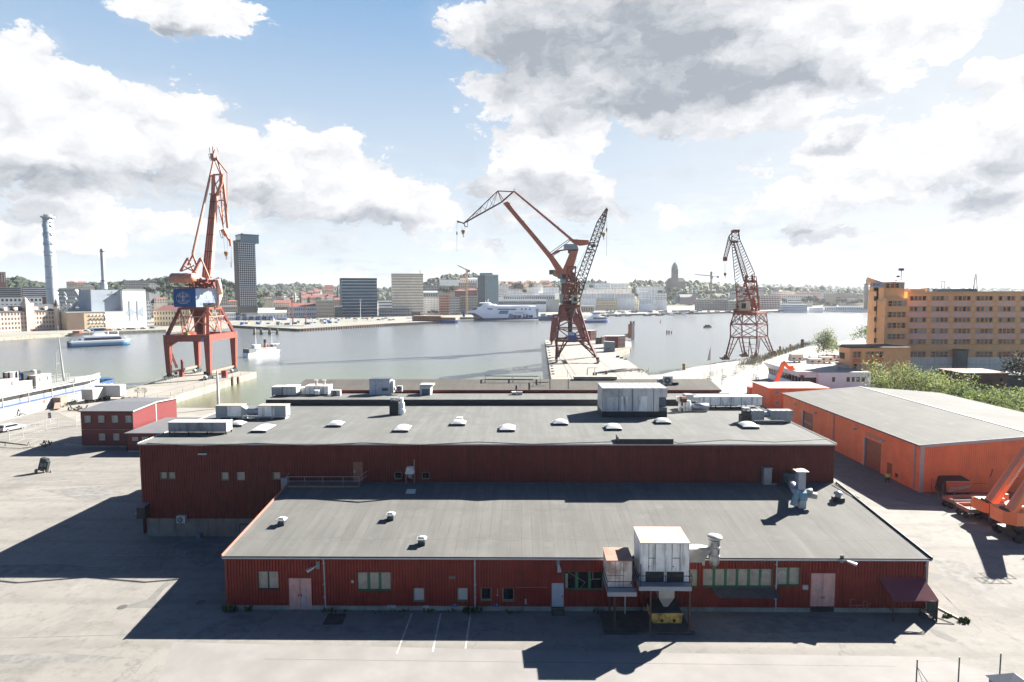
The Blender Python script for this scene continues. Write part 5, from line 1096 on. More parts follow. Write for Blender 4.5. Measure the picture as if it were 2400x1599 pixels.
p,q=G(0,1046),G(64,1050);mb=MB(p).tube(V(p)+V((0,0,.8)),V(q)+V((0,0,.5)),.14,.1,n=8);mb.beam(V(p)+V((1,0,0)),V(p)+V((1,0,.8)),.1);mb.path([(q.x,q.y,.5),(q.x+.3,q.y,1.1),(q.x+.8,q.y-.2,.2),(q.x-.6,q.y-.4,.1),(q.x+.9,q.y+.3,.1)],.05);tag(mb.build('boom_barrier',STEEL),'dark barrier pole lying across the left yard','barrier')
# floodlight mast, white tapered
p=G(512,958);t=thing('light_mast','tall white tapered mast rising behind the left end of the skylight roof','mast',p)
mb=MB().lathe((0,0,0),[(.36,0),(.33,3),(.26,7),(.16,A(508,868,p.y).z)],10);mb.build('pole',WMET,t);mb=MB().lathe((0,0,2.4),[(.4,0),(.4,.2)],10);mb.build('collar',GALV,t)
# fences (posts are parts of one fence)
def fence(name,label,pts,h=2.0,mat=GALV,wires=(0.1,.5,.95),group=None,r=.05):
 t=thing(name,label,'fence',(pts[0][0],pts[0][1],0),group);O=V(t.location)
 for x,y in pts:mb=MB(O).tube((x,y,0),(x,y,h),r,n=6);mb.build('post',mat,t)
 mb=MB(O)
 for a,b in zip(pts,pts[1:]):
  for w_ in wires:mb.tube((a[0],a[1],h*w_),(b[0],b[1],h*w_),.012,n=4)
  for k in range(12):u=k/12;mb.beam((a[0]+(b[0]-a[0])*u,a[1]+(b[1]-a[1])*u,.1),(a[0]+(b[0]-a[0])*(u+1/12),a[1]+(b[1]-a[1])*(u+1/12),h*.95),.008)
 mb.build('wire_mesh',mat,t);return t
fence('wire_fence','wire fence with white posts crossing the yard beside the silver car',g2((22,1034),(54,1025),(84,1016),(109,1009),(136,1003),(178,1000),(190,996)),2.3,WMET)
fence('wire_fence','thin railing along the inner edge of the left crane pier',[(-98.2,158+i*6.2)for i in range(11)],1.2,M('dull_post',(.2,.17,.14),.7))
fence('wire_fence','white posted fence across the left crane pier',g2((366,903),(384,902),(401,902),(417,901),(434,900)),2.6,WMET)
# small plants and clutter by the shed
def leafball(name,label,cat,p,r,n,mat,trunk=0,group=None,sq=1,leaf=.16):
 t=thing(name,label,cat,p,group);mb=MB()
 for i in range(n):
  v=V((random.gauss(0,1),random.gauss(0,1),random.gauss(0,1))).normalized()*r*random.uniform(.45,1.0);v.z*=sq;c=v+V((0,0,trunk+r*sq));a=V((random.uniform(-1,1),random.uniform(-1,1),random.uniform(-1,1))).normalized();b=a.cross(V((random.uniform(-1,1),.3,.7))).normalized();s=leaf*random.uniform(.6,1.3)
  mb.add([c-a*s,c+b*s*.6,c+a*s,c-b*s*.6],[(0,1,2,3)])
 mb.build('foliage',mat,t)
 if trunk:mb=MB().tube((0,0,0),(0,0,trunk+r*.6),.08,.05,n=6);mb.build('trunk',M('bark',(.12,.09,.06),.9),t)
 return t
GL=M('fresh_foliage',(.07,.12,.03),.8,0,.45,1.5)
leafball('potted_shrub','leaning left one of the two small round shrubs on the crane pier','shrub',G(323,931),.9,90,GL,1.0,'small round shrubs on the pier');leafball('potted_shrub','right one of the two small round shrubs on the crane pier','shrub',G(339,931),.95,90,GL,1.0,'small round shrubs on the pier')
leafball('shrub','dark shrub at the gangway in front of the white ship','shrub',G(175,949),1.1,110,GL);leafball('shrub','low dark bush on the shadowed parking bays by the red shed','shrub',G(108,1047),1.0,140,M('dark_foliage',(.02,.035,.02),.9,0,.4,1.5),sq=.6)
def junk(label,px,py,n,w_,h,name='scrap_pile',cat='scrap',mats=None):
 p=G(px,py);mb=MB(p);
 for i in range(n):
  a=V((p.x+random.uniform(-w_,w_),p.y+random.uniform(-.6,.6)*w_*.5,random.uniform(.02,h*.5)));b=a+V((random.uniform(-1,1),random.uniform(-1,1),random.uniform(-.3,.8)*h));b.z=max(.05,b.z);mb.beam(a,b,random.uniform(.06,.3))
 return tag(mb.build(name,mats or M('mixed_scrap',(.12,.11,.10),.7,.1,.5,3)),label,cat)
junk('heap of small scrap beside the left end of the red shed roof',183,962,22,2.2,1.2);junk('low scatter of planks on the quay behind the two small shrubs',305,934,18,2.4,.5,mats=M('plank_clutter',(.22,.18,.14),.8,0,.3,3));junk('white and grey clutter on the quay below the ship side',18,973,24,4.5,1.6,mats=M('pale_scrap',(.42,.40,.36),.7,0,.3,2));junk('pale boats and boards stored along the ship at the quay edge',50,962,16,3.5,1.5,mats=M('pale_scrap',(.42,.40,.36)));junk('scattered boards on the quay near the shrub',140,952,14,3,.4,mats=M('pale_scrap',(.42,.40,.36)))
for px,py,l in((118,992,'first'),):
 p=G(px,py);mb=MB(p).beam(p+V((0,0,.0)),p+V((0,0,1.7)),.06);mb.box(p.x-.4,p.x+.4,p.y-.06,p.y-.03,1.1,2.4);sg=tag(mb.build('speed_sign',WMET),'small white sign with a dark figure 5 on the yard fence','sign');text('5',1.5,DT,sg,frame4(V((-.35,-.075,1.2)),(1,0,0),(0,0,1)),ext=.004)
# ================================================================ CRANES
def bogie(t,c,u,L_=4.2,mat=STEEL):
 c=V(c);u=V(u).normalized();mb=MB(t.location);v=V((-u.y,u.x,0))
 mb.beam(c-u*L_*.5+V((0,0,.95)),c+u*L_*.5+V((0,0,.95)),.8,.45);mb.beam(c-u*L_*.25+V((0,0,1.4)),c+u*L_*.25+V((0,0,1.4)),.7,.5);mb.beam(c+V((0,0,1.3)),c+V((0,0,2.3)),1.1,1.0)
 b=mb.build('bogie',mat,t)
 for k in range(4):
  mb=MB(t.location);q=c+u*L_*(k/3-.5)*.9+V((0,0,.42));mb.tube(q-v*.25,q+v*.25,.42,n=12);mb.build('wheel',M('wheel_steel',(.12,.13,.13),.5,.5),b)
 mb=MB(t.location).tube(c-u*(L_*.5+1.0)+V((0,0,1.0)),c-u*(L_*.5-.2)+V((0,0,1.0)),.5,n=10);mb.build('buffer',M('pale_green_buffer',(.22,.30,.29),.5),b)
def hook(t,p,ztop,s=1,sep=.5,mat=None):
 O=t.location;mb=MB(O)
 for dx in(-sep,sep):mb.tube((p.x+dx*.6,p.y,p.z+.8*s),(p.x+dx,p.y,ztop),.04,n=4)
 r=mb.build('hoist_rope',STEEL,t);mb=MB(O).lathe((p.x,p.y,p.z-.6*s),[(.15*s,-.4*s),(.4*s,0),(.75*s,.8*s),(.8*s,1.4*s),(.5*s,1.6*s)],10,(1,.6));hb=mb.build('hook_block',mat or M('ochre_paint',(.42,.27,.08),.5),t)
 mb=MB(O);c=V((p.x,p.y,p.z-1.5*s));mb.path([c+V((0,0,.8*s)),c+V((.0,0,.3*s)),c+V((.28*s,0,.05*s)),c+V((.1*s,0,-.3*s)),c+V((-.25*s,0,-.15*s))],.11*s,6);mb.build('hook',STEEL,hb)
# ---- crane 1
x0,x1,y0,y1=-118,-104.5,204.5,223
c1=thing('portal_crane','salmon red portal crane with blue and white machine house on the left pier','crane',(-111.2,214,0));OC=V(c1.location)
zt,zb=14.9,12.7
mb=MB(OC)
cs={}
for x,y in((x0,y0),(x1,y0),(x0,y1),(x1,y1)):
 s=1 if x==x0 else-1;sy=1 if y==y0 else-1
 mbl=MB(OC);mbl.hexa([(x-.65,y-.6,2.2),(x+.65,y-.6,2.2),(x+.65,y+.6,2.2),(x-.65,y+.6,2.2),(x-(1.0),y-.9,zb),(x+1.0,y-.9,zb),(x+1.0,y+.9,zb),(x-1.0,y+.9,zb)]);mbl.build('leg',CRED,c1)
 bogie(c1,(x,y,0),(0,1,0))
mb.box(x0-1,x1+1,y0-.9,y0+.9,zb,zt);mb.box(x0-1,x1+1,y1-.9,y1+.9,zb,zt);mb.box(x0-.95,x0+.95,y0+.9,y1-.9,zb+.02,zt-.02);mb.box(x1-.95,x1+.95,y0+.9,y1-.9,zb+.02,zt-.02)
for y,sy in((y0,1),(y1,-1)):
 mb.hexa([(x0+1,y-.5,zb-1.4),(x0+1.02,y-.5,zb-1.4),(x0+1.02,y+.5,zb-1.4),(x0+1,y+.5,zb-1.4),(x0+1,y-.5,zb),(x0+3.5,y-.5,zb),(x0+3.5,y+.5,zb),(x0+1,y+.5,zb)])
mb.build('portal_beams',CRED,c1)
mb=MB(OC).beam((x0,y0+1,2.3),(x0,y1-1,2.3),.5,.6);mb.beam((x1,y0+1,2.3),(x1,y1-1,2.3),.5,.6);mb.build('sill_beams',CORG,c1)
zq=23.6;tq=[(-116.2,209.5),(-106.7,209.5),(-116.2,218.5),(-106.7,218.5)];bq=[(x0,y0),(x1,y0),(x0,y1),(x1,y1)]
mb=MB(OC)
for(bx_,by_),(tx,ty)in zip(bq,tq):mb.beam((bx_,by_,zt),(tx,ty,zq),1.0,.9,.8)
mb.beam((tq[0][0],tq[0][1],zq),(tq[1][0],tq[1][1],zq),.9,.8);mb.beam((tq[2][0],tq[2][1],zq),(tq[3][0],tq[3][1],zq),.9,.8);mb.beam((tq[0][0],tq[0][1],zq),(tq[2][0],tq[2][1],zq),.9,.8);mb.beam((tq[1][0],tq[1][1],zq),(tq[3][0],tq[3][1],zq),.9,.8)
mb.build('pyramid_frame',CRED,c1)
mb=MB(OC)
def lerp2(a,b,t):return V(a).lerp(V(b),t)
for i,j in((0,1),(1,3),(0,2),(2,3)):
 A0,B0=V((*bq[i],zt)),V((*bq[j],zt));A1,B1=V((*tq[i],zq)),V((*tq[j],zq));mid_=(A0+B0)/2;mb.beam(mid_,A1,.32);mb.beam(mid_,B1,.32);mb.beam(A0.lerp(A1,.68),B0.lerp(B1,.68),.28);mb.beam(mid_,(A1+B1)/2,.2);mb.beam(A0.lerp(A1,.34),mid_.lerp(A1,.5),.2);mb.beam(B0.lerp(B1,.34),mid_.lerp(B1,.5),.2)
mb.build('braces',CORG,c1)
mb=MB(OC).lathe((-111.3,214,0),[(1.8,zt),(1.7,18.5),(3.4,22.5),(3.6,zq+.3)],14);mb.build('centre_column',M('crane_dark_red',(.11,.02,.015),.7),c1)
mb=MB(OC).tube((-109.6,212.3,13),(-109.4,212.3,22),.55,n=8);mb.path([(-114.7,211,zt),(-114.2,211,23)],.15);mb.build('cable_duct',CORG,c1)
mb=MB(OC).box(-112.6,-111,y0-.3,y0+.9,zt,zt+.9);mb.build('ochre_box',M('ochre_paint',(.42,.27,.08)),c1)
mb=MB(OC).box(x1-1.7,x1-.8,y0-.94,y0-.91,12.9,14.1);mb.build('number_plate',M('blue_sign',(.10,.19,.42)),c1)
# machine house
Nn=V((-109.3,207,0));Lc=Nn+V((-10.9,6.0,0));Rr=Nn+V((4.1,7.45,0));Bk=Lc+(Rr-Nn);zh0,zh1=24.1,30.4
def wallq(a,b,z0,z1,z0b=None,z1b=None):z0b=z0 if z0b is None else z0b;z1b=z1 if z1b is None else z1b;return[(a.x,a.y,z0),(b.x,b.y,z0b),(b.x,b.y,z1b),(a.x,a.y,z1)]
BL=M('logo_blue',(.006,.10,.34),.6,0,.08,.6,spec=.1)
mb=MB(OC)
for q in(wallq(Lc,Nn,zh0,zh1),wallq(Bk,Lc,zh0,zh1)):mb.add(q,[(0,1,2,3)])
mb.build('blue_wall',BL,c1)
PB=M('pale_blue_wall',(.38,.45,.62),.5,0,.05,1)
mb=MB(OC);k=Nn.lerp(Rr,.3)
for q in(wallq(Nn,k,zh0,zh1),wallq(k,Rr,zh0+1.4,zh1),wallq(Rr,Bk,zh0+1.4,zh1)):mb.add(q,[(0,1,2,3)])
mb.add([(*Lc[:2],zh1),(*Nn[:2],zh1),(*Rr[:2],zh1),(*Bk[:2],zh1)],[(0,1,2,3)]);mb.add([(*Lc[:2],zh0),(*Bk[:2],zh0),(*Rr[:2],zh0+.9),(*Nn[:2],zh0)],[(0,1,2,3)]);mb.build('pale_wall',PB,c1)
uR=(Rr-Nn).normalized();nR=V((uR.y,-uR.x,0))
for f in(.24,.52,.8):
 c=Nn.lerp(Rr,f);mb=MB(OC).beam(c-uR*.45+nR*.03+V((0,0,zh0+3.5)),c+uR*.45+nR*.03+V((0,0,zh0+3.5)),.06,1.0);mb.build('window',M('cream_blind',(.66,.63,.48),.6),c1)
mb=MB(OC)
for q0,q1 in((.3,.95),):
 a,b=Nn.lerp(Rr,q0)+nR*.5,Nn.lerp(Rr,q1)+nR*.5
 for z in(zh0+1.7,zh0+2.2):mb.beam(V((*a[:2],z)),V((*b[:2],z)),.05)
mb.beam(V((*Nn.lerp(Rr,.7)[:2],zh0+1.5))+nR*.6,V((*Nn.lerp(Rr,.7)[:2],zh0+3.1))+nR*.6,.08);mb.build('railing',STEEL,c1)
# emblem
uL=(Nn-Lc).normalized();nL=V((uL.y,-uL.x,0));lw=(Nn-Lc).length
def LP(u,z,o=.04):return Lc+uL*(u*lw)+nL*o+V((0,0,zh0+z))
EM=M('emblem_white',(.6,.6,.62),.5);mb=MB(OC);cxu,czv=.44,3.0
def ell(rx,rz,w_,a0=0,a1=360,n=28):
 for i in range(n):
  t0,t1=math.radians(a0+(a1-a0)*i/n),math.radians(a0+(a1-a0)*(i+1)/n);mb.beam(LP(cxu+rx*math.cos(t0),czv+rz*math.sin(t0)),LP(cxu+rx*math.cos(t1),czv+rz*math.sin(t1)),.03,w_)
ell(.31,1.9,.14);ell(.22,1.05,.13,200,340,14);ell(.25,1.35,.26,20,70,8);ell(.25,1.35,.26,110,160,8);ell(.13,.8,.12,-10,190,16);ell(.2,.75,.1,100,180,8);ell(.2,.75,.1,0,80,8)
mb.beam(LP(cxu,3.2),LP(cxu,5.3),.5,.03,.12);mb.beam(LP(cxu-.045,2.2),LP(cxu-.045,3.8),.16,.03);mb.beam(LP(cxu+.045,2.2),LP(cxu+.045,3.8),.16,.03);mb.beam(LP(cxu-.045,3.0),LP(cxu+.045,3.0),.03,.16);mb.beam(LP(cxu,1.9),LP(cxu,2.6),.5,.03);em=mb.build('emblem',EM,c1)
wd_='GÖTAVERKEN'
for i,ch in enumerate(wd_):
 an=math.radians(207+126*(i+.5)/len(wd_));p=LP(cxu+.262*math.cos(an),czv+1.58*math.sin(an),.06);tg=V((-.262*lw*math.sin(an),1.58*math.cos(an),0));tg=(uL*tg.x+V((0,0,1))*tg.y).normalized();upv=nL.cross(tg)*1
 if upv.z<0:upv=-upv
 text(ch,.72,EM,em,frame4(p-tg*.25-upv*.25-OC,tg,upv),ext=.01)
# superstructure of crane 1
mb=MB(OC);Yc=216
P=lambda px,py,y:A(px,py,y-5)
mb.box(-118,-106,208.5,217,zh1+.1,zh1+.5)
for a,b,w_ in(((423,661,214),(507,661,219),.8),((434,668,214),(500,668,218),.6),((453,660,214),(453,675,214),.6),((470,652,214),(470,675,215),.7),((485,652,216),(485,675,216),.7),((503,655,218),(503,676,218),.8),((460,656,214),(505,658,218),.5)):mb.beam(P(*a),P(*b),w_)
for px in range(436,506,7):mb.beam(P(px,661,216),P(px+5,676,216),.3)
mb.build('slewing_platform',CRED,c1)
mb=MB(OC)
for i in range(7):a=P(462+i*6,666+(i%3)*2,213.5);mb.box(a.x-.5,a.x+.4,208.3,209.4,a.z-.5,a.z+.7)
mb.build('machinery',CRUST,c1)
mb=MB(OC);a,b=P(405,652,214.5),P(453,652,212.5);mb.tube(a,b,1.7,n=18);mb.build('counterweight',CORG,c1,True)
mb=MB(OC)
for y in(214,218):
 for a,b,w_ in(((423,636),(440,605),.6),((440,605),(455,640),.4),((453,641),(471,605),.8),((471,605),(491,653),.4),((425,636),(456,622),.35),((428,622),(460,640),.35),((452,598),(440,622),.5),((453,598),(460,620),.5)):mb.beam(P(*a,y),P(*b,y),w_)
for a in((440,605),(471,605),(425,636),(455,640),(453,598)):mb.beam(P(*a,214),P(*a,218),.35)
mb.build('a_frame',CORG,c1)
bt,bb=P(504,455,227),P(488,650,218)
mb=MB(OC).beam(bb+V((-.3,0,0)),bt+V((-.2,0,0)),3.0,1.8,2.1,up=(0,1,0));
mb.build('boom',M('crane_salmon',(.74,.36,.26),.5,0,.14,.8,streak=(.55,.22,.15),samt=.5,sscale=(1.5,1.5,.2)),c1)
mb=MB(OC)
for o in(-.8,.1,.9):mb.beam(bb+V((o-.6,-1.0,0)),bt+V((o*.7-.3,-1.0,0)),.18,.12,up=(0,1,0))
for f in(.1,.3,.5,.7,.9):c=bb.lerp(bt,f);mb.box(c.x-1.6+.4*f,c.x+1.5-.4*f,c.y-1.05,c.y-.92,c.z-.1,c.z+.1)
mb.box(bt.x-1.5,bt.x+1.6,bt.y-1.3,bt.y+1.3,bt.z-.3,bt.z);mb.build('boom_ribs',CRUST,c1)
mb=MB(OC)
for y in(225.5,228.5):
 for a,b,w_ in(((499,457),(500,410),.9),((509,456),(520,428),.9),((520,428),(521,410),.9),((500,410),(521,409),.5),((500,440),(520,412),.25),((500,412),(510,450),.25)):mb.beam(P(*a,y),P(*b,y),w_)
for a in((500,410),(521,409),(508,440)):mb.beam(P(*a,225.5),P(*a,228.5),.4)
mb.build('boom_head',CORG,c1)
mb=MB(OC).tube(P(452,597,216),P(501,374,228),.5,.38,n=10);mb.build('back_stay',M('crane_salmon',(.62,.22,.14)),c1)
mb=MB(OC)
for y in(227,229.5):
 for a,b,w_ in(((500,376),(507,372),.9),((499,344),(501,376),.35),((498,376),(498,364),.5),((507,366),(519,407),.4),((503,376),(516,407),.35),((507,372),(532.6,405),.4),((504,350),(499,364),.25),((532.6,405),(532.6,533),.25),((522,412),(534,535),.75),((514.5,412),(524,535),.35),((512,470),(530,470),.4),((512,480),(524,533),.35),((519,407),(522,412),.6)):mb.beam(P(*a,y),P(*b,y),w_)
 pts=[(516,420),(524,432),(517,446),(526,458),(519,472),(528,486),(520,500),(530,513),(523,527)]
 for a,b in zip(pts,pts[1:]):mb.beam(P(*a,y),P(*b,y),.14)
for a in((499,345),(507,372),(532.6,405),(522,440),(526,480),(532,520),(524,533),(501,376)):mb.beam(P(*a,227),P(*a,229.5),.3)
mb.box(P(496,370,228).x,P(504,370,228).x,222,224.5,P(500,374,228).z,P(500,361,228).z)
mb.build('fly_jib',CORG,c1)
mb=MB(OC);q0,q1=P(523,538,228),P(531,553,228);mb.beam(q0,q1,1.4,1.2);mb.beam(P(531,553,228),P(539,566,228),.6);mb.beam(P(539,560,228),P(541,577,228),.7);mb.build('jib_tip',CORG,c1)
mb=MB(OC)
for a,b in(((489,361),(493,378)),((493,361),(496,378)),((489,361),(495,361)),((491,370),(496,370)),((514,541),(519,558)),((518,540),(523,557)),((514,541),(518,540)),((519,558),(523,557)),((491,346),(492,358)),((508,346),(512,356))):mb.beam(P(*a,228),P(*b,228),.14)
mb.build('service_cage',STEEL,c1)
hook(c1,P(530,596,228),P(530,556,228).z,1.0,.7);mb=MB(OC).tube(P(542,577,228),P(542.5,625,228),.05,n=4);mb.lathe(P(542.3,624,228),[(.1,-.6),(.22,0),(.2,1.4)],6);mb.build('auxiliary_hook',M('ochre_paint',(.42,.27,.08)),c1)
mb=MB(OC).tube(P(510,655,219),P(515,690,220),.9,1.1,n=10);mb.tube(P(515,690,220),P(509,722,219),1.0,.4,n=10);mb.build('cable_drum_arm',M('crane_pale_salmon',(.74,.48,.40),.5),c1,True)
# leaning service derrick and red boxes under the portal
q=[P(391,806,211),P(395,806,211),P(395,806,212),P(391,806,212)];q2=[P(412,862,214),P(417,862,214),P(417,862,215),P(412,862,215)]
mb=MB(OC).truss(q,q2,9,.1);mb.build('service_derrick',CRED,c1)
mb=MB(OC);a,b=G(420,884),G(428,884);mb.box(a.x,b.x,a.y,a.y+1.2,.004,A(420,868,a.y).z);a,b=G(409,882),G(414,882);mb.box(a.x,b.x,a.y,a.y+.6,.6,1.8);a=G(426,884);mb.box(a.x-.3,a.x+.3,a.y+.2,a.y+.8,2.2,6.0);a,b=G(519,886),G(530,886);mb.box(a.x,b.x,a.y,a.y+1.2,.004,A(520,869,a.y).z);mb.build('red_cabinets',CRED,c1)
# rails on the pier
mb=MB();
for x in(x0,x1):mb.box(x-.08,x+.08,150 if x==x1 else 180,224,.006,.03)
struct('crane_rails',mb,STEEL)
p=G(487,878);mb=MB(p).box(p.x-1.5,p.x+1.0,p.y,p.y+1,.004,1.0);tag(mb.build('cable_box',BLACK),'dark box lying on the left pier between the crane legs','box')
for px,py,hh in((565,888,2.2),(578,884,2.0)):
 p=G(px,py,0);mb=MB((-97.3,p.y,-3));mb.box(-97.48,-97.0,p.y-.35,p.y+.35,-3,.1+(.6 if px<570 else 0));tag(mb.build('fender_post',M('fender_timber',(.10,.07,.05),.9)),('taller' if px<570 else 'shorter')+' dark timber fender post at the end of the left pier wall','fender')
# ================================================================ MIDDLE PIER: ORANGE CRANE
Y=346
c2=thing('portal_crane','orange crane with a long angled boom and blue grey counterweight on the middle pier','crane',(25,Y,0));OC=V(c2.location)
P=lambda px,py,y=346:A(px,py,y)
OB_=M('boom_orange',(.50,.115,.045),.5,0,.15,.5,streak=(.32,.08,.04),samt=.4,sscale=(.8,.8,.3))
def box4(mb,pts,y0,y1):          # silhouette in the picture plane at y0, given real thickness to y1
 q=[A(px,py,y0)for px,py in pts];mb.extr([(p.x,y0,p.z)for p in q][::-1],(0,y1-y0,0))
mb=MB(OC);box4(mb,[(1179,476),(1190,472),(1203,490),(1302,607),(1328,643),(1310,645),(1287,606),(1246,555)],344.2,347.8);mb.build('boom',OB_,c2)
mb=MB(OC);box4(mb,[(1203,449),(1207,448),(1345,562),(1341,566)],345.2,346.8);mb.build('luffing_tie',OB_,c2)
mb=MB(OC);box4(mb,[(1334,561),(1345,561),(1380,563),(1380,573),(1360,576),(1346,571)],344.5,347.5);mb.build('counter_beam',OB_,c2)
mb=MB(OC);box4(mb,[(1352,572),(1356,585),(1345,625),(1338,655),(1318,655),(1316,640),(1333,600),(1338,585)],344,348);mb.build('king_post',OB_,c2)
mb=MB(OC);a,b=P(1322,585),P(1351,573);mb.box(a.x,b.x,343,349,a.z,b.z);mb.build('counterweight',M('blue_grey_weight',(.28,.36,.38),.6,0,.1,.5),c2)
mb=MB(OC).beam(P(1331,583),P(1351,583),.8,5);mb.box(P(1336,586).x,P(1350,586).x,343.5,348.5,P(1340,589).z,P(1340,585.5).z);mb.build('counterweight_tray',STEEL,c2)
mb=MB(OC)
for y in(344.6,347.4):
 for a,b,w_ in(((1087,523.5),(1175.7,474),.75),((1175.7,474),(1203.8,449),.8),((1089,522),(1166.4,448),.5),((1166.4,448),(1204,449.5),.5),((1166.4,448),(1176,472),.4),((1166.4,448),(1180,468),.35),((1071,518),(1087,524),.6),((1071,521),(1084,522),.4),((1087,524),(1093,518),.6),((1087,524),(1090,531),.5),((1090,531),(1096,532),.35),((1096,532),(1096,518),.3)):mb.beam(P(*a,y),P(*b,y),w_)
mb.build('fly_jib',CRUST,c2)
mb=MB(OC)
for y in(344.6,347.4):
 z=[(1148,465),(1156,482),(1164,452),(1140,490),(1147,466),(1130,486),(1130,482),(1138,492),(1130,484),(1122,500),(1125,488),(1114,506)]
 for a,b in(((1166,449),(1156,484)),((1166,449),(1146,489)),((1147,466),(1156,484)),((1147,466),(1137,493)),((1130,483),(1139,493)),((1130,483),(1124,501)),((1113,500),(1122,502)),((1130,483),(1113,508)),((1113,500),(1106,512))):mb.beam(P(*a,y),P(*b,y),.2)
for a in((1087,523),(1110,511),(1130,500),(1155,486),(1176,473),(1166.4,448),(1203,449),(1130,483),(1147,466)):mb.beam(P(*a,344.6),P(*a,347.4),.3)
mb.build('jib_lattice',STEEL,c2)
mb=MB(OC)
for a,b,w_ in(((1286,595),(1332,562),.35),((1292,596),(1335,565),.35),((1332,562),(1335,565),.35),((1286,600),(1310,588),1.0),((1310,588),(1338,584),.8),((1290,603),(1312,590),.4)):mb.beam(P(*a),P(*b),w_)
mb.build('luffing_links',CRED,c2)
mb=MB(OC)
for px,py in((1193,477),(1226,519),(1259,561),(1257,492),(1307,532),(1204,446),(1296,602)):mb.beam(P(px,py,344),P(px+3,py-1,344),.35)
mb.beam(P(1204,449),P(1204.5,441),.15);mb.build('ladder_steps',STEEL,c2)
mb=MB(OC);a,b=P(1287,644),P(1301,633);mb.box(a.x,b.x,343,347,a.z,b.z);mb.beam(P(1298,640),P(1322,650),2.0,3);cb_=mb.build('driver_cab',M('ochre_cab',(.40,.26,.12),.6),c2)
mb=MB(OC);a,b=P(1289,642),P(1296,635);mb.box(a.x,b.x,342.9,342.99,a.z,b.z);mb.build('cab_window',GLASSD,cb_)
mb=MB(OC);a,b=P(1313,664),P(1330,643);mb.box(a.x,b.x,344,348,a.z,b.z);mb.build('grey_column',M('blue_grey_weight',(.28,.36,.38)),c2)
mb=MB(OC).beam(P(1307,652),P(1316,653),1.2,.5);mb.build('bracket',BLACK,c2)
mb=MB(OC);a,b=P(1316,690),P(1333,664);mb.box(a.x,b.x,344,348,a.z,b.z);mb.build('red_column',M('crane_dark_red',(.11,.02,.015)),c2)
mb=MB(OC);a,b=P(1312,711),P(1334,690);mb.box(a.x,b.x,342.5,349.5,a.z,b.z);mb.build('machine_house',M('machine_house_grey',(.34,.36,.33),.6,0,.15,1,streak=(.14,.14,.12),samt=.6),c2)
mb=MB(OC);box4(mb,[(1296,738),(1313,736),(1316,712),(1345,712),(1352,734),(1358,738),(1363,760),(1371,800),(1366,803),(1352,765),(1342,752),(1322,752),(1309,758),(1300,782),(1298,800),(1289,800),(1291,778)],343,349);mb.build('portal',M('portal_red',(.25,.035,.025),.6,0,.2,.6),c2)
mb=MB(OC);a,b=P(1299,745,342.9),P(1309,741,342.9);mb.box(a.x,b.x,342.8,342.95,a.z,b.z);mb.build('number_plate',M('pale_blue_plate',(.35,.45,.68),.5),c2)
bogie(c2,(G(1293,808).x,346,0),(0,1,0),5);bogie(c2,(G(1368,808).x,346,0),(0,1,0),5)
hook(c2,P(1085.7,545),P(1085.7,531).z,1.4,.9);mb=MB(OC).tube(P(1071,521),P(1071,590),.06,n=4);mb.lathe(P(1071,548),[(.15,-.8),(.4,0),(.3,1.2)],6);mb.build('auxiliary_hook',STEEL,c2)
# ---- crane 2b lattice
c3=thing('lattice_crane','rust red lattice tower crane with steep jib in front of the orange crane','crane',(24,263,0));OC=V(c3.location)
P=lambda px,py,y=263:A(px,py,y)
f=[G(1304,850),G(1401,851),V((33.5,277,0)),V((17,277,0))]
a0=[P(1305,799,257),P(1381,799,257),P(1381,799,257)+V((0,14,0)),P(1305,799,257)+V((0,14,0))]
b0_=[P(1316,716,259),P(1356,716,259),P(1356,716,259)+V((0,9,0)),P(1316,716,259)+V((0,9,0))]
LR=M('lattice_red',(.145,.026,.024),.65,0,.3,.8)
for i in range(4):
 mb=MB(OC);ft=f[i];kn=a0[i];cen=sum(a0,V())/4
 mb.beam(ft+V((0,0,1.6)),kn,1.1,.8,.8);inn=kn.lerp(a0[(i+1)%4],.33);inn2=kn.lerp(a0[(i+3)%4],.33);mb.beam(ft+V((0,0,1.6)),inn,.45);mb.beam(ft+V((0,0,1.6)),inn2,.45)
 for k in(.35,.65):mb.beam(ft.lerp(kn,k),ft.lerp(inn,k),.25);mb.beam(ft.lerp(kn,k),ft.lerp(inn2,k),.25);mb.beam(ft.lerp(kn,k),ft.lerp(inn,k+.25),.2)
 mb.build('leg',LR,c3);bogie(c3,(ft.x,ft.y,0),(0,1,0),3.6,CRUST)
mb=MB(OC).truss(a0,b0_,3,.34,.22)
for i in range(4):mb.beam(a0[i],a0[(i+1)%4],.8,.9);m1_=(a0[i]+a0[(i+1)%4])/2;mb.beam(m1_,a0[i].lerp(b0_[i],.33),.3);mb.beam(m1_,a0[(i+1)%4].lerp(b0_[(i+1)%4],.33),.3)
mb.build('tower_frame',LR,c3)
mb=MB(OC);cx_=P(1337,716,263);mb.lathe((cx_.x,263.5,0),[(1.0,a0[0].z),(1.0,a0[0].z+9),(3.6,a0[0].z+16.5)],10);mb.build('pivot_cone',M('dark_navy_red',(.05,.015,.03),.7),c3)
mb=MB(OC).box(P(1331,799,257).x,P(1351,799,257).x,256.3,258,P(1340,800,257).z-.4,P(1340,785,257).z);pn=mb.build('cable_reel',M('deep_blue',(.03,.06,.22),.5),c3)
mb=MB(OC).box(P(1332,799,257).x,P(1345,799,257).x,256.1,256.29,P(1340,786,257).z,P(1340,778,257).z);sp=mb.build('name_plate',M('pale_blue_plate',(.35,.45,.68)),c3);text('4',1.1,WHITE,sp,frame4(P(1337,785,256.05)-OC,(1,0,0),(0,0,1)),ext=.01)
mb=MB(OC).box(P(1315,716).x,P(1357,716).x,258,269,P(1330,720).z,P(1330,714).z);mb.build('slewing_ring',CRUST,c3)
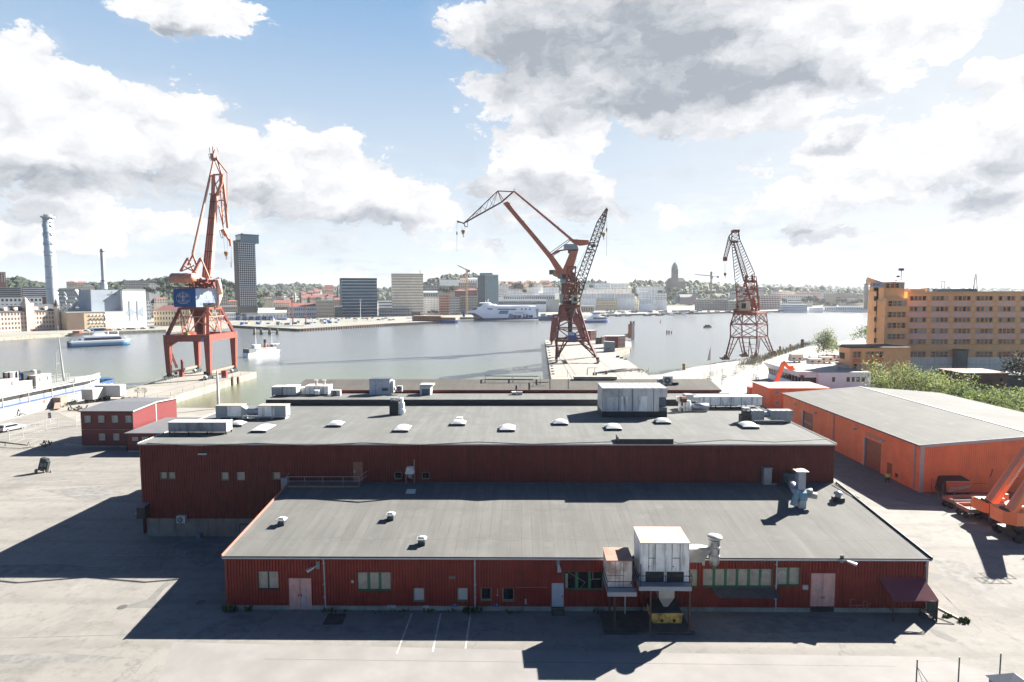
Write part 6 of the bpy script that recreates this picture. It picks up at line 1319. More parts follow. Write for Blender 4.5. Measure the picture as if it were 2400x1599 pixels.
# house frame
mb=MB(OC)
l0=[P(1320,713,260),P(1345,713,260),P(1345,713,266),P(1320,713,266)];l1=[P(1329,645,260),P(1348,645,260),P(1348,645,265),P(1329,645,265)];l2=[P(1330,625,260),P(1349,625,260),P(1349,625,265),P(1330,625,265)]
mb.truss(l0,l1,5,.3,.2);mb.truss(l1,l2,1,.28,.22)
for k in(625,629):mb.beam(P(1328,k,259.5),P(1350,k,259.5),.35)
for a,b in(((1340,700),(1356,660)),((1350,705),(1352,650)),((1345,690),(1332,660)),((1352,690),(1340,668)),((1332,700),(1342,665)),((1356,690),(1358,662))):mb.beam(P(*a,261),P(*b,261),.45)
for i in range(6):mb.beam(P(1350,640+i*9,260),P(1366-i,634+i*9,260),.18);mb.beam(P(1330+i*2,652+i*9,262),P(1352,650+i*8,262),.3)
mb.build('house_frame',M('rust_orange',(.30,.065,.03),.7,0,.35,1.2),c3)
mb=MB(OC).box(P(1336,640,262).x,P(1349,640,262).x,261,265,P(1340,662,262).z,P(1340,640,262).z);mb.build('winch',M('winch_grey',(.18,.18,.20),.6,.2,.4,1),c3)
mb=MB(OC);a,b=P(1340,711,258.5),P(1354,694,258.5);mb.box(a.x,b.x,258.5,261,a.z,b.z);mb.box(a.x-.2,b.x+.2,258.2,261.2,b.z,b.z+.3);cb_=mb.build('driver_cab',M('cream_cab',(.50,.48,.40),.6),c3)
mb=MB(OC).box(a.x+.7,b.x-.4,258.4,258.49,a.z+.8,b.z-.5);mb.build('cab_window',GLASSD,cb_)
mb=MB(OC).box(P(1343,705,259).x-.0,P(1343,705,259).x+1.2,257.5,258.4,P(1340,708,259).z-1.5,P(1340,708,259).z-.6);mb.build('cab_step',STEEL,cb_)
s0=[P(1330,708,261),P(1343,712,261),P(1343,712,264),P(1330,708,264)];s1_=[P(1355,642,261),P(1374,654,261),P(1374,654,264.5),P(1355,642,264.5)];s2_=[P(1400,520,262),P(1417,525,262),P(1417,525,264.5),P(1400,520,264.5)];s3_=[P(1421,489,263),P(1424,490,263),P(1424,490,264),P(1421,489,264)]
s0[1]=P(1357,708,261);s0[2]=P(1357,708,264)
JB=M('jib_dark_rust',(.075,.03,.03),.7,0,.4,1.2)
mb=MB(OC).truss(s0,s1_,6,.2,.11);mb.truss(s1_,s2_,12,.19,.10);mb.truss(s2_,s3_,4,.18,.12)
mid1=[(p+q)/2 for p,q in((s1_[0],s1_[1]),(s2_[0],s2_[1]),(s3_[0],s3_[1]))];mb.beam(mid1[0],mid1[1],.3);mb.beam(mid1[1],mid1[2],.3)
for py,x_0,x_1 in((569,1380,1396),(575,1381,1397),(592,1374,1390),(585,1377,1392)):mb.beam(P(x_0,py,260.8),P(x_1,py,260.8),.35)
for i in range(10):t=i/9;a=P(1396+20*t,585-90*t,260.5);mb.beam(a,a+V((1.2,0,1.8)),.15)
mb.box(P(1384,578).x,P(1392,578).x,260,262,P(1388,580).z,P(1388,574).z)
mb.build('jib',JB,c3)
mb=MB(OC)
for a,b in(((1354,560),(1349,628)),((1352,560),(1342,628)),((1394,585),(1350,640)),((1398,560),(1345,640)),((1421,492),(1350,630))):mb.tube(P(*a,262),P(*b,262),.05,n=4)
mb.build('stay_rope',STEEL,c3)
hook(c3,P(1414.5,551,262),P(1421,495,262).z,1.0,.5);mb=MB(OC).tube(P(1422,492,263),P(1422,600,263),.05,n=4);mb.lathe(P(1422,540,263),[(.1,-.8),(.3,0),(.25,1)],6);mb.build('auxiliary_hook',STEEL,c3)
# ================================================================ RIGHT: LATTICE CRANE
c4=thing('lattice_crane','rusty red lattice portal crane standing alone on the right quay','crane',(100,272,0));OC=V(c4.location)
P=lambda px,py,y=272:A(px,py,y)
A_,C_,B_,D_=V((87,263,0)),V((102,269,0)),V((99.5,275,0)),V((114.5,281,0))
ft=[A_,C_,D_,B_]
def at_(px,py,y):return A(px,py,y)
k1=[at_(1712,791,264),at_(1774,793,269),at_(1799,789,281),at_(1739,789,275)]
k2=[at_(1712,760,264),at_(1774,762,269),at_(1799,759,281),at_(1738.5,759,275)]
k3=[at_(1720,737,266),at_(1770,738,269),at_(1796,735,279),at_(1742,735,274)]
for i in range(4):
 mb=MB(OC);p,q=ft[i],k1[i];mb.beam(p+V((0,0,1.3)),q,.6,.5,.45);n1_=k1[(i+1)%4];n2_=k1[(i+3)%4]
 for nn in(n1_,n2_):r=q.lerp(nn,.3);mb.beam(p.lerp(ft[(i+1)%4 if nn is n1_ else(i+3)%4],.12)+V((0,0,1.3)),r,.3);[mb.beam(p.lerp(q,t),(p.lerp(ft[(i+1)%4 if nn is n1_ else(i+3)%4],.12)).lerp(r,t),.16)for t in(.3,.5,.7)]
 mb.build('leg',LR,c4);bogie(c4,(p.x,p.y,0),(15,6,0),3.6,CRUST)
mb=MB(OC)
for i in range(4):
 j=(i+1)%4
 mb.beam(k1[i],k1[j],.42);mb.beam(k2[i],k2[j],.4);mb.beam(k1[i],k2[i],.42);m_=(k1[i]+k1[j])/2;t_=(k2[i]+k2[j])/2;c_=(m_+t_)/2
 mb.beam(k1[i],c_,.24);mb.beam(k1[j],c_,.24);mb.beam(k2[i],c_,.2);mb.beam(k2[j],c_,.2)
 mb.beam(k2[i],k3[i],.36);mt=(k3[i]+k3[j])/2;mb.beam(k2[i],mt,.3);mb.beam(k2[j],mt,.3);mb.beam(t_,k3[i],.22);mb.beam(t_,k3[j],.22)
mb.build('portal_frame',LR,c4)
mb=MB(OC)
for i in range(4):mb.beam(k3[i]+V((0,0,.3)),k3[(i+1)%4]+V((0,0,.3)),1.1,.9)
mb.add([p+V((0,0,.8))for p in k3],[(0,1,2,3)]);mb.tube(P(1740,737),P(1742,727),4,n=14);mb.build('platform',CRUST,c4)
mb=MB(OC)
for z in(.9,1.6):
 for i in range(4):mb.beam(k3[i]+V((0,0,z)),k3[(i+1)%4]+V((0,0,z)),.07)
mb.build('railing',CRUST,c4)
RO=M('rust_orange',(.30,.065,.03));mb=MB(OC)
h0=[P(1727,730,268),P(1778,728,268),P(1778,728,276),P(1727,730,276)];h1=[P(1727,672,268),P(1774,672,268),P(1774,672,276),P(1727,672,276)]
mb.truss(h0,h1,5,.18,.10)
h2=[P(1744,672,269),P(1774,672,269),P(1774,672,275),P(1744,672,275)];h3=[P(1747,648,270),P(1772,648,270),P(1772,648,275),P(1747,648,275)];mb.truss(h2,h3,2,.18,.10)
for a,b,w_ in(((1745,660),(1773,660),1.1),((1750,645),(1750,660),.7),((1763,645),(1764,660),.7),((1747,660),(1765,728),.6),((1773,660),(1779,728),.6),((1760,675),(1776,680),1.2),((1742,690),(1766,690),.5),((1735,705),(1760,705),.5),((1755,715),(1775,722),.9),((1765,695),(1772,728),.7),((1772,728),(1780,695),.3),((1764,700),(1762,728),.8)):mb.beam(P(*a,270),P(*b,270),w_)
random.seed(5)
for i in range(46):a=(random.uniform(1728,1776),random.uniform(672,728));mb.beam(P(*a,random.uniform(268,276)),P(a[0]+random.uniform(-9,9),a[1]+random.uniform(-12,12),random.uniform(268,276)),.2)
mb.build('house_frame',RO,c4)
mb=MB(OC);a,b=P(1735,728,266.5),P(1759,708,266.5);mb.box(a.x,b.x,266.5,270,a.z,b.z);cb_=mb.build('driver_cab',M('cream_cab',(.50,.48,.40)),c4);mb=MB(OC).box(a.x+.4,a.x+(b.x-a.x)*.55,266.4,266.49,a.z+.9,b.z-.5);mb.build('cab_window',GLASSD,cb_)
mb=MB(OC).box(P(1733,728,266).x,P(1758,728,266).x,265.8,269,P(1740,729.5,266).z,P(1740,727,266).z);mb.build('cab_floor',M('ochre_cab',(.40,.26,.12)),c4)
j0=[P(1729,722,268),P(1768,680,269),P(1768,680,275),P(1729,722,275)];j1=[P(1724,672,268),P(1768,640,269),P(1768,640,275),P(1724,672,275)];j2=[P(1714.6,566,270),P(1733,560,270),P(1733,560,274),P(1714.6,566,274)];j3=[P(1716,544,271),P(1731,543,271),P(1731,543,273.5),P(1716,544,273.5)]
mb=MB(OC).truss(j0,j1,3,.13,.06);mb.truss(j1,j2,14,.13,.045);mb.truss(j2,j3,2,.18,.09)
for i in range(14):t=i/13;a=P(1719+26*t,575+75*t,269);mb.beam(a,P(1722+27*t,570+72*t,273),.3);mb.box(a.x-.25,a.x+.25,269,269.4,a.z-.2,a.z+.2)
mb.beam(P(1719,566,269.5),P(1744,660,269.5),.4);mb.beam(P(1726,566,269.5),P(1753,650,269.5),.3)
mb.build('jib',JB,c4)
mb=MB(OC).box(P(1717,545).x,P(1731,545).x,270.5,274,P(1724,545).z,P(1724,539).z);mb.box(P(1715,569).x,P(1727,569).x,270,274,P(1720,569).z,P(1720,565).z)
q0=[P(1717,546,271),P(1722,560,271),P(1722,560,273.5),P(1717,546,273.5)];q1=[P(1696,605,271),P(1703,606,271),P(1703,606,273),P(1696,605,273)]
q0b=[P(1708,554,271),P(1716,560,271),P(1716,560,273.5),P(1708,554,273.5)];mb.truss(q0b,q1,6,.15,.08);mb.beam(P(1717,543,272),P(1708,555,272),.4);mb.beam(P(1708,555,272),P(1713,570,272),.4);mb.box(P(1696,607).x,P(1703,607).x,271,273,P(1700,612).z,P(1700,603).z);mb.build('jib_head',CRUST,c4)
hook(c4,P(1699.5,644,272),P(1699.5,612,272).z,.8,.35,M('rust_orange',(.30,.065,.03)))
# ================================================================ THINGS ON THE MIDDLE PIER
def hut(name,label,pxl,pxc,pxr,pyb,pyt,wallm,sidem,dep=None,roofm=None,win=0):
 p=G(pxl,pyb);x0,x1=p.x,A(pxc,pyb,p.y).x;zt=A(pxc,pyt,p.y).z;yb2=x1/((A(pxr,pyb,1).x))if pxr else p.y+4
 t=thing(name,label,'hut',p);O=V(p);mb=MB(O).box(x0,x1,p.y,yb2,0.005,zt);mb.build('wall',wallm,t)
 mb=MB(O).box(x0-.15,x1+.15,p.y-.15,yb2+.15,zt,zt+.25);mb.build('roof',roofm or WMET,t)
 return t,O,(x0,x1,p.y,yb2,zt)
SIDE=M('pink_grey_gable',(.42,.26,.22),.6,0,.1,1)
def pierhut(label,pxl,pxc,pxr,pyb,pyt):
 p=G(pxc,pyb);xl=A(pxl,pyb,p.y).x;xr=A(pxr,pyb,p.y+1).x;zt=A(pxc,pyt,p.y).z;t=thing('site_hut',label,'hut',(xl,p.y,0));O=V(t.location);u=V((p.x-xl,0,0))
 # corner turned slightly: left face maroon, right face pale
 yb_=p.y+5.5;mb=MB(O).box(xl,p.x-.01,p.y,yb_,.005,zt);mb.build('wall',MARO,t)
 xr2=A(pxr,pyb,yb_).x;mb=MB(O).prism([(p.x,p.y),(p.x+max(.5,xr2-p.x),p.y+3.5),(p.x+max(.5,xr2-p.x)-.5,yb_),(p.x,yb_)],.005,zt);s_=mb.build('gable',SIDE,t)
 mb=MB(O).prism([(xl-.2,p.y-.2),(p.x,p.y-.2),(p.x+max(.5,xr2-p.x)+.2,p.y+3.4),(p.x+max(.5,xr2-p.x),yb_+.2),(xl-.2,yb_+.2)],zt,zt+.25);mb.build('roof',WMET,t)
 e0,e1=V((p.x,p.y,0)),V((p.x+max(.5,xr2-p.x),p.y+3.5,0));nn=V((3.5,-(e1.x-e0.x),0)).normalized()
 for zz in(.3,.66):
  for f_ in(.2,.5,.8):c=e0.lerp(e1,f_)+nn*.03+V((0,0,zt*zz));mb=MB(O);d=(e1-e0).normalized()*.25;mb.beam(c-d,c+d,.05,zt*.16);mb.build('window',M('hut_window',(.12,.08,.08),.4),t)
 return t
pierhut('maroon two level site hut partly behind the cranes on the middle pier',1365,1384,1397,799,776)
pierhut('maroon site hut with pale gable at the jetty on the middle pier',1421,1449,1464,816,789)
p=G(1417,825);q=A(1441,825,p.y);zt=A(1420,801,p.y).z;t=thing('store_shed','small blue grey metal store beside the maroon site hut on the middle pier','shed',p);O=V(p)
mb=MB(O).box(p.x,q.x,p.y,p.y+4,.005,zt-.4);mb.hexa([(p.x,p.y,zt-.4),(q.x,p.y,zt-.4),(q.x,p.y+4,zt-.4),(p.x,p.y+4,zt-.4),(p.x,p.y,zt),(q.x,p.y,zt-.3),(q.x,p.y+4,zt-.3),(p.x,p.y+4,zt)]);mb.build('wall',M('blue_grey_shed',(.20,.27,.32),.6,0,.1,1),t);mb=MB(O).beam((p.x-.2,p.y+2,zt+.05),(q.x+.2,p.y+2,zt-.25),4.4,.12);mb.build('roof',GALV,t);mb=MB(O).box(p.x+1.2,p.x+2.6,p.y-.03,p.y-.003,1.2,1.9);mb.build('door',M('shed_marking',(.1,.14,.17)),t)
p=G(1397,806);q=G(1410,806);mb=MB(p).box(p.x,q.x,p.y,p.y+3,.005,3.4);tag(mb.build('dark_container',M('dark_green_container',(.04,.05,.04),.7)),'dark open container between the two maroon site huts','container')
mb=MB(G(1411,806));p=G(1411,806);q=G(1420,806);mb.box(p.x,q.x,p.y,p.y+3,.005,4.2);tag(mb.build('pale_container',M('pale_pink_container',(.55,.45,.40),.6)),'pale pink container left of the blue grey store','container')
# jetty and dolphin tower
mb=MB((G(1462,822).x,G(1462,822).y,0));a=G(1440,826);b=G(1478,815);mb.prism([(a.x,a.y),(b.x,b.y),(b.x+1,b.y+8),(a.x,a.y+8)],-.5,.25)
for i in range(6):u=V(a).lerp(V(b),i/5);mb.tube((u.x,u.y+.6,-3.5),(u.x,u.y+.6,-.5),.3,n=6)
tag(mb.build('jetty',M('jetty_timber',(.20,.17,.12),.9,0,.2,1)),'short piled jetty beside the maroon hut on the middle pier','jetty')
p=G(1479,797,WZ);t=thing('mooring_tower','orange and white twin mooring tower rising from the water at the pier end','tower',p);O=V(p);zt=A(1480,757,p.y).z
s_=p.y/1450
mb=MB(O).box(p.x-6*s_,p.x+1*s_,p.y,p.y+2,WZ+1,A(1475,760,p.y).z);mb.build('orange_column',M('tower_orange',(.48,.17,.08),.6),t)
mb=MB(O).box(p.x+1.2*s_,p.x+8*s_,p.y,p.y+2,WZ-.5,A(1480,757,p.y).z);mb.build('white_column',WHITE,t)
for dx in(-2,4.5):mb=MB(O).box(p.x+(dx)*s_,p.x+(dx+3.2)*s_,p.y+.3,p.y+1.7,A(1480,759.9 if dx<0 else 756.9,p.y).z,A(1480,753,p.y).z);mb.build('black_top',BLACK,t)
mb=MB(O).box(p.x-14*s_,p.x-4*s_,p.y+.2,p.y+1.8,-.5,1.9);mb.build('walkway',M('walkway_pink',(.5,.36,.28),.7),t)
# bits on the near part of the pier
mb=MB(G(1377,880));p,q=G(1377,880),G(1398,880);mb.path([(p.x,p.y,0),(p.x,p.y,2.6),(q.x+.4,q.y,2.6)],.1);mb.path([(q.x-.6,q.y,2.6),(q.x-.6,q.y,0)],.08);tag(mb.build('pipe_gate',STEEL),'dark pipe gate frame on the middle pier behind the far roof','gate')
for px,lb in((1391,'left'),(1397,'right')):p=G(px,880);mb=MB(p).lathe(p,[(.3,0),(.26,1.0),(.1,1.1)],8);tag(mb.build('bollard',BLACK),lb+' one of the two short black posts under the pipe gate','bollard')
p=G(1421,877);mb=MB(p).lathe(p,[(.45,0),(.45,1.1),(.38,1.15)],8);tag(mb.build('oil_drum',M('brown_drum',(.10,.04,.03),.6)),'dark brown drum standing alone on the middle pier','drum')
def tires():
 for i in range(13):
  py=803+i*6.2;px=1280+(py-797)*.16;p=G(px,py);mb=MB((p.x,p.y,0));mb.lathe((p.x+.6,p.y,.005),[(.5,0),(.6,.15),(.5,.35),(.2,.36)],10)
  tag(mb.build('tyre',M('pale_dusty_rubber',(.20,.18,.15),.9,0,.5,2)),'dusty tyre in the row along the middle pier edge','tyre','tyres lying along the pier edge')
tires()
mb=MB()
for px0,px1 in((1292,1306),(1299,1318),(1340,1394)):
 pass
for dx in(17,19.0,33.5):mb.box(dx-.09,dx+.09,155,380,.006,.03)
struct('crane_rails',mb,STEEL)
p,q=G(1448,838),G(1466,843)
for i in range(3):r=V(p).lerp(V(q),i/2);mb=MB(r).box(r.x-.7,r.x+.7,r.y-.3,r.y+.5,.005,.8-.2*i);tag(mb.build('mooring_block',BLACK),('first','second','third')[i]+' dark block from the left at the right edge of the middle pier','block')
junk('low scatter of dark scrap near the right edge of the middle pier',1497,872,14,3.5,.9)
fence('wire_fence','tall thin fence across the near end of the middle pier',[tuple(G(px,py)[:2])for px,py in((1290,885),(1330,884),(1375,883),(1420,882),(1465,881),(1505,880),(1520,876))],2.4,M('dull_post',(.2,.17,.14)))
# ================================================================ RIGHT: ORANGE WAREHOUSE
wy=G(2154,1155).y;wx=A(2154,1155,wy).x;ez=A(2156,1045,wy).z;wy2=X_(1837,919,wx).y;xr=72.5;xe=89.5;zr=ez+.085*(xr-wx)
wh=thing('warehouse','large bright orange corrugated warehouse with pale grey gable roof at the right','building',(wx,wy,0));O=V(wh.location)
def WX(px,py):p=X_(px,py,wx);return p.y,p.z
dd1=(*sorted((WX(1883,962)[0],WX(1906,1000)[0])),0,0);
ya,yb=WX(1906,975)[0],WX(1883,962)[0];yc_,yd_=WX(2066,1040)[0],WX(2029,1024)[0];z1h=WX(1906,972)[1];z2h=WX(2066,1041)[1]
mb=MB(O)
corr(mb,(wx,wy2,0),(0,-1,0),wy2-wy,.05,ez-.05,.3,.03,nrm=(-1,0,0),holes=[(wy2-yb,wy2-ya,0,z1h),(wy2-yd_,wy2-yc_,0,z2h)])
corr(mb,(wx,wy,0),(1,0,0),xe-wx,.05,ez,.3,.03,topf=lambda m:ez-.05+.085*(m if m<xr-wx else 2*(xr-wx)-m))
mb.build('wall',ORG,wh)
mb=MB(O).box(wx+.25,xe-.1,wy+.2,wy2,0,ez-.3);mb.build('inner_wall',M('inner_orange',(.30,.07,.03),.8),wh)
for a,b,zt,nm in((ya,yb,z1h,1),(yc_,yd_,z2h,2)):
 mb=MB(O).box(wx+.12,wx+.2,a,b,0.05,zt);
 for k in range(5):mb.box(wx+.10,wx+.119,a,b,zt*(k+1)/6-.02,zt*(k+1)/6+.02)
 d=mb.build('roller_door',M('door_orange',(.36,.09,.04),.6),wh)
 mb=MB(O).box(wx-.12,wx+.1,b+.002,b+.35,0,zt+.1);mb.build('door_jamb',TRIM,wh)
 if nm==1:text('Premapter',.9,WHITE,d,frame4(V((wx+.09,b-.35,zt*.52))-O,(0,-1,.0),(0,0,1)),shear=.35,ext=.004,sx=.8)
mb=MB(O).box(wx-.08,wx-.032,yc_,yd_,z2h+.35,z2h+1.0);mb.build('door_header',M('pale_orange_strip',(.60,.22,.12),.6),wh)
a,b=WX(2091,1100)[0],WX(2080,1090)[0];mb=MB(O).box(wx-.06,wx-.032,a,b,.1,WX(2085,1085)[1]);mb.build('side_door',M('door_orange',(.36,.09,.04)),wh)
y_,z_=WX(2102,1114);mb=MB(O).box(wx-.07,wx-.032,y_-.35,y_+.35,z_-.3,z_+.3);mb.build('hatch',BLACK,wh)
for px,py in((1957,970),(2152,1045)):y_=WX(px,1000)[0]+.3;mb=MB(O).tube((wx-.12,y_,ez-.1),(wx-.12,y_,.05),.1,n=8);mb.build('downpipe',TRIM,wh)
mb=MB(O).box(wx-.1,wx+.45,wy-.08,wy-.031,0,ez);mb.build('corner_trim',TRIM,wh)
mb=MB(O).beam((wx-.3,wy-.35,ez+.0),(xr,wy-.35,zr+.0),.06,.42);mb.beam((xr,wy-.35,zr),(xe+.3,wy-.35,ez),.06,.42);mb.build('verge_board',TRIM,wh)
for px,py in((1870,948),(1917,969),(2010,1007),(2076,1035)):
 y_,z_=WX(px,py);t=thing('wall_lamp',{1870:'white wall lamp left of the logo door on the orange warehouse',1917:'white wall lamp right of the logo door on the orange warehouse',2010:'white wall lamp left of the tall orange roller door',2076:'white wall lamp right of the tall orange roller door'}[px],'lamp',(wx-.04,y_,z_),'lamps along the orange warehouse wall')
 mb=MB().beam((0,0,.1),(-.5,0,.15),.08);mb.build('arm',TRIM,t);mb=MB().lathe((-.6,0,-.1),[(.15,0),(.3,.1),(.22,.3),(.05,.4)],8);mb.build('lamp_head',WHITE,t)
RF4=roofmat('pale_grey_roofing',(.125,.124,.118),(.112,.112,.107),1.0)
mb=MB(O);zz=.12
mb.hexa([(wx-.3,wy-.3,ez-.02),(xr,wy-.3,zr-.02),(xr,wy2+.3,zr-.02),(wx-.3,wy2+.3,ez-.02),(wx-.3,wy-.3,ez+zz),(xr,wy-.3,zr+zz),(xr,wy2+.3,zr+zz),(wx-.3,wy2+.3,ez+zz)])
mb.hexa([(xr,wy-.3,zr-.02),(xe+.3,wy-.3,ez-.02),(xe+.3,wy2+.3,ez-.02),(xr,wy2+.3,zr-.02),(xr,wy-.3,zr+zz),(xe+.3,wy-.3,ez+zz),(xe+.3,wy2+.3,ez+zz),(xr,wy2+.3,zr+zz)])
rf=mb.build('roof',RF4,wh)
mb=MB(O).box(xr-.22,xr+.22,wy-.3,wy2+.3,zr+zz+.003,zr+zz+.06);mb.build('ridge_cap',M('pale_ridge',(.26,.255,.24),.6),rf)
mb=MB(O).box(wx-.42,wx-.301,wy-.3,wy2+.3,ez-.1,ez+.14);mb.build('gutter',M('dark_gutter',(.10,.10,.10),.6),wh)
mb=MB(O);p=A(2320,1109,wy);mb.path([(p.x,wy-.12,p.z-.5),(p.x+.3,wy-.12,p.z+.6)],.06);a,b=A(2270,1133,wy),A(2311,1133,wy);mb.tube((a.x,wy-.08,a.z),(b.x,wy-.08,b.z),.03,n=6);mb.build('wall_bracket',M('dark_red_metal',(.15,.03,.02)),wh)
# ---- stacked orange site cabins
cy_=151;cx_=A(1803,910,cy_).x;zt=A(1803,910,cy_).z
CO=M('cabin_orange',(.88,.17,.06),.5,0,.1,1);k=0
nm_=('front left','middle','right')
for lv in(0,1):
 for i in range(3):
  x0=cx_+i*4.95;x1=x0+4.85;z0=.02+lv*(zt/2);z1=z0+zt/2-.04
  t=thing('site_cabin',('upper ' if lv else 'lower ')+nm_[i]+' orange site cabin in the stack behind the warehouse','site cabin',(x0,cy_,z0),'stacked orange site cabins');Oc=V(t.location)
  mb=MB(Oc);corr(mb,(x0,cy_,0),(1,0,0),x1-x0,z0,z1,.2,.03);corr(mb,(x0,cy_+11,0),(0,-1,0),11,z0,z1,.2,.03,nrm=(-1,0,0));mb.box(x0+.05,x1-.01,cy_+.05,cy_+11,z0,z1-.01);mb.build('wall',CO,t)
  mb=MB(Oc).box(x0-.06,x1+.04,cy_-.06,cy_+11,z1-.0,z1+.035);mb.build('roof',M('salmon_cabin_roof',(.66,.33,.23),.6,0,.1,.8),t)
  mb=MB(Oc).box(x0+1.3,x0+2.5,cy_-.1,cy_-.032,z0+.9,z0+1.9);w__=mb.build('window',TRIM,t);mb=MB(Oc).box(x0+1.42,x0+2.38,cy_-.12,cy_-.101,z0+1.02,z0+1.78);mb.build('pane',M('cabin_pane',(.34,.26,.22),.3),w__)
p,q=G(1757,925),G(1768,925);zt_=A(1760,909,p.y).z;mb=MB(p).box(p.x,q.x,p.y,p.y+2.2,0,zt_);mb.box(p.x-.05,q.x+.05,p.y-.05,p.y+2.25,zt_,zt_+.08);mb.box(p.x+.3,p.x+.4,p.y-.03,p.y-.003,.2,zt_-.2);tag(mb.build('red_cabinet',M('signal_red',(.55,.05,.025),.5)),'small bright red cabinet left of the stacked orange cabins','cabinet')
# ---- white building with slanted ribbon window
x0,x1=82.3,A(2041,900,180.5).x;y0,y1=180.5,206;zt=5.1
wb=thing('clubhouse','low white flat roofed building with a slanted ribbon window behind the orange cabins','building',(x0,y0,0));O=V(wb.location)
PW=M('pinkish_white_render',(.86,.83,.86),.7,0,.05,.5)
mb=MB(O).box(x0+4.5,x1,y0,y1-6,0,zt);mb.box(x0,x0+4.5,y0+1.2,y1,0,1.6);mb.hexa([(x0,y0+1.2,3.5),(x0+4.5,y0+1.2,3.5),(x0+4.5,y1,3.5),(x0,y1,3.5),(x0-1.4,y0+.6,zt),(x0+4.5,y0+1.2,zt),(x0+4.5,y1,zt),(x0-1.4,y1+.5,zt)]);mb.build('wall',PW,wb)
mb=MB(O).box(x0-1.3,x0+4.45,y0+.7,y1+.4,zt+.002,zt+.15);mb.box(x0+4.5,x1+.1,y0-.1,y1-6,zt+.002,zt+.12);mb.build('roof',M('white_roof_edge',(.28,.28,.27),.7,0,.1,.4),wb)
mb=MB(O).hexa([(x0+.35,y0+1.3,1.6),(x0+4.4,y0+1.3,1.6),(x0+4.4,y1,1.6),(x0+.35,y1,1.6),(x0+.02,y0+1.25,3.5),(x0+4.4,y0+1.25,3.5),(x0+4.4,y1,3.5),(x0+.02,y1,3.5)]);rw=mb.build('ribbon_window',GLASSD,wb)
mb=MB(O)
for i in range(12):y=y0+1.3+(y1-y0-2)*i/11;mb.beam((x0+.30,y,1.6),(x0-.03,y,3.5),.12)
mb.build('mullions',TRIM,rw)
for px0,px1 in((1950,1957),(1984,1992),(1996,2003),(2007,2015),(2019,2027)):
 a,b=A(px0,895,y0),A(px1,884,y0);mb=MB(O).box(a.x,b.x,y0-.06,y0-.003,a.z,b.z);mb.build('window',M('olive_window',(.10,.10,.07),.3),wb)
p=G(1965,862,zt+.15);t=thing('satellite_dish','white dish and equipment on the roof of the low white building','dish',p);mb=MB().lathe((0,0,.8),[(.1,0),(.8,.3),(1.2,.8)],12);mb.tube((0,0,0),(0,0,1),.15,n=6);mb.build('dish',WHITE,t);mb=MB().box(1.5,5,-1,1,0,1.0);mb.box(2.4,4.6,-1.05,-1.003,.2,.8);mb.build('equipment',WMET,t)
p=A(1881,884,y0);mb=MB((p.x,y0+.5,0));mb.tube((p.x,y0+.5,p.z),(p.x,y0+.0,p.z),.5,n=12);tag(mb.build('round_emblem',M('dark_crimson',(.25,.01,.03))),'small dark red round emblem on the corner of the low white building','emblem')
# ---- orange office block
Yo=207.5;ox0=A(2122,800,Yo).x;oz=A(2200,684,Yo).z;fl=[A(2200,y,Yo).z for y in(837.5,806,780)]
of=thing('office_block','long orange panelled office block with pink spandrels beyond the warehouse','building',(ox0,Yo,0));O=V(of.location);oxr=215
PKP=M('pink_spandrel',(.90,.50,.38),.7,0,.05,.5)
mb=MB(O);zb_=A(2250,837.5,Yo).z;mb.box(ox0,oxr,Yo,Yo+14,zb_,oz-.3);mb.build('wall',MORG,of)
mb=MB(O).box(ox0-.1,oxr,Yo-.12,Yo+14.1,oz-.3,oz);mb.build('cornice',M('office_cornice',(.88,.48,.24),.6),of)
mb=MB(O).box(ox0+.3,oxr,Yo+.3,Yo+13.5,oz,oz+.08);mb.build('roof',M('roof_gravel_grey',(.30,.31,.31),.9),of)
mb=MB(O).box(ox0+.1,A(2374,860,Yo).x,Yo-.35,Yo+10,-1,zb_);mb.build('concrete_base',M('beige_concrete',(.88,.77,.60),.9,0,.07,.4,streak=(.45,.38,.29),samt=.3,sscale=(.8,.8,.2)),of)
mb=MB(O)
for zz in(2.2,4.4):mb.box(ox0+.1,A(2374,860,Yo).x,Yo-.36,Yo-.351,zz,zz+.05)
for k in range(9):x=ox0+5+k*4.6;mb.box(x,x+.05,Yo-.36,Yo-.351,-1,zb_)
mb.build('panel_joints',M('joint_brown',(.16,.13,.10)),of)
mb=MB(O).box(A(2374,860,Yo).x,oxr,Yo,Yo+10,-1,zb_);mb.build('wall',MORG,of)
rows=[(694.3,704.2),(719.4,729.6),(745,755.1),(771,781),(796.2,806.2),(824.3,836.5)]
bays=[(2131.5,2171),(2183,2222.5),(2235,2275),(2287,2327),(2339.5,2379),(2392,2432),(2444,2484)]
FR_=M('window_frame_orange',(.76,.30,.10),.6);wm={}
random.seed(3)
GP=[GLASSD,GLASSD,M('grey_blind',(.20,.20,.18),.4),M('dim_glass',(.05,.05,.055),.15),M('pink_lit_interior',(.20,.12,.10),.3),M('white_blind',(.50,.50,.46),.5)]
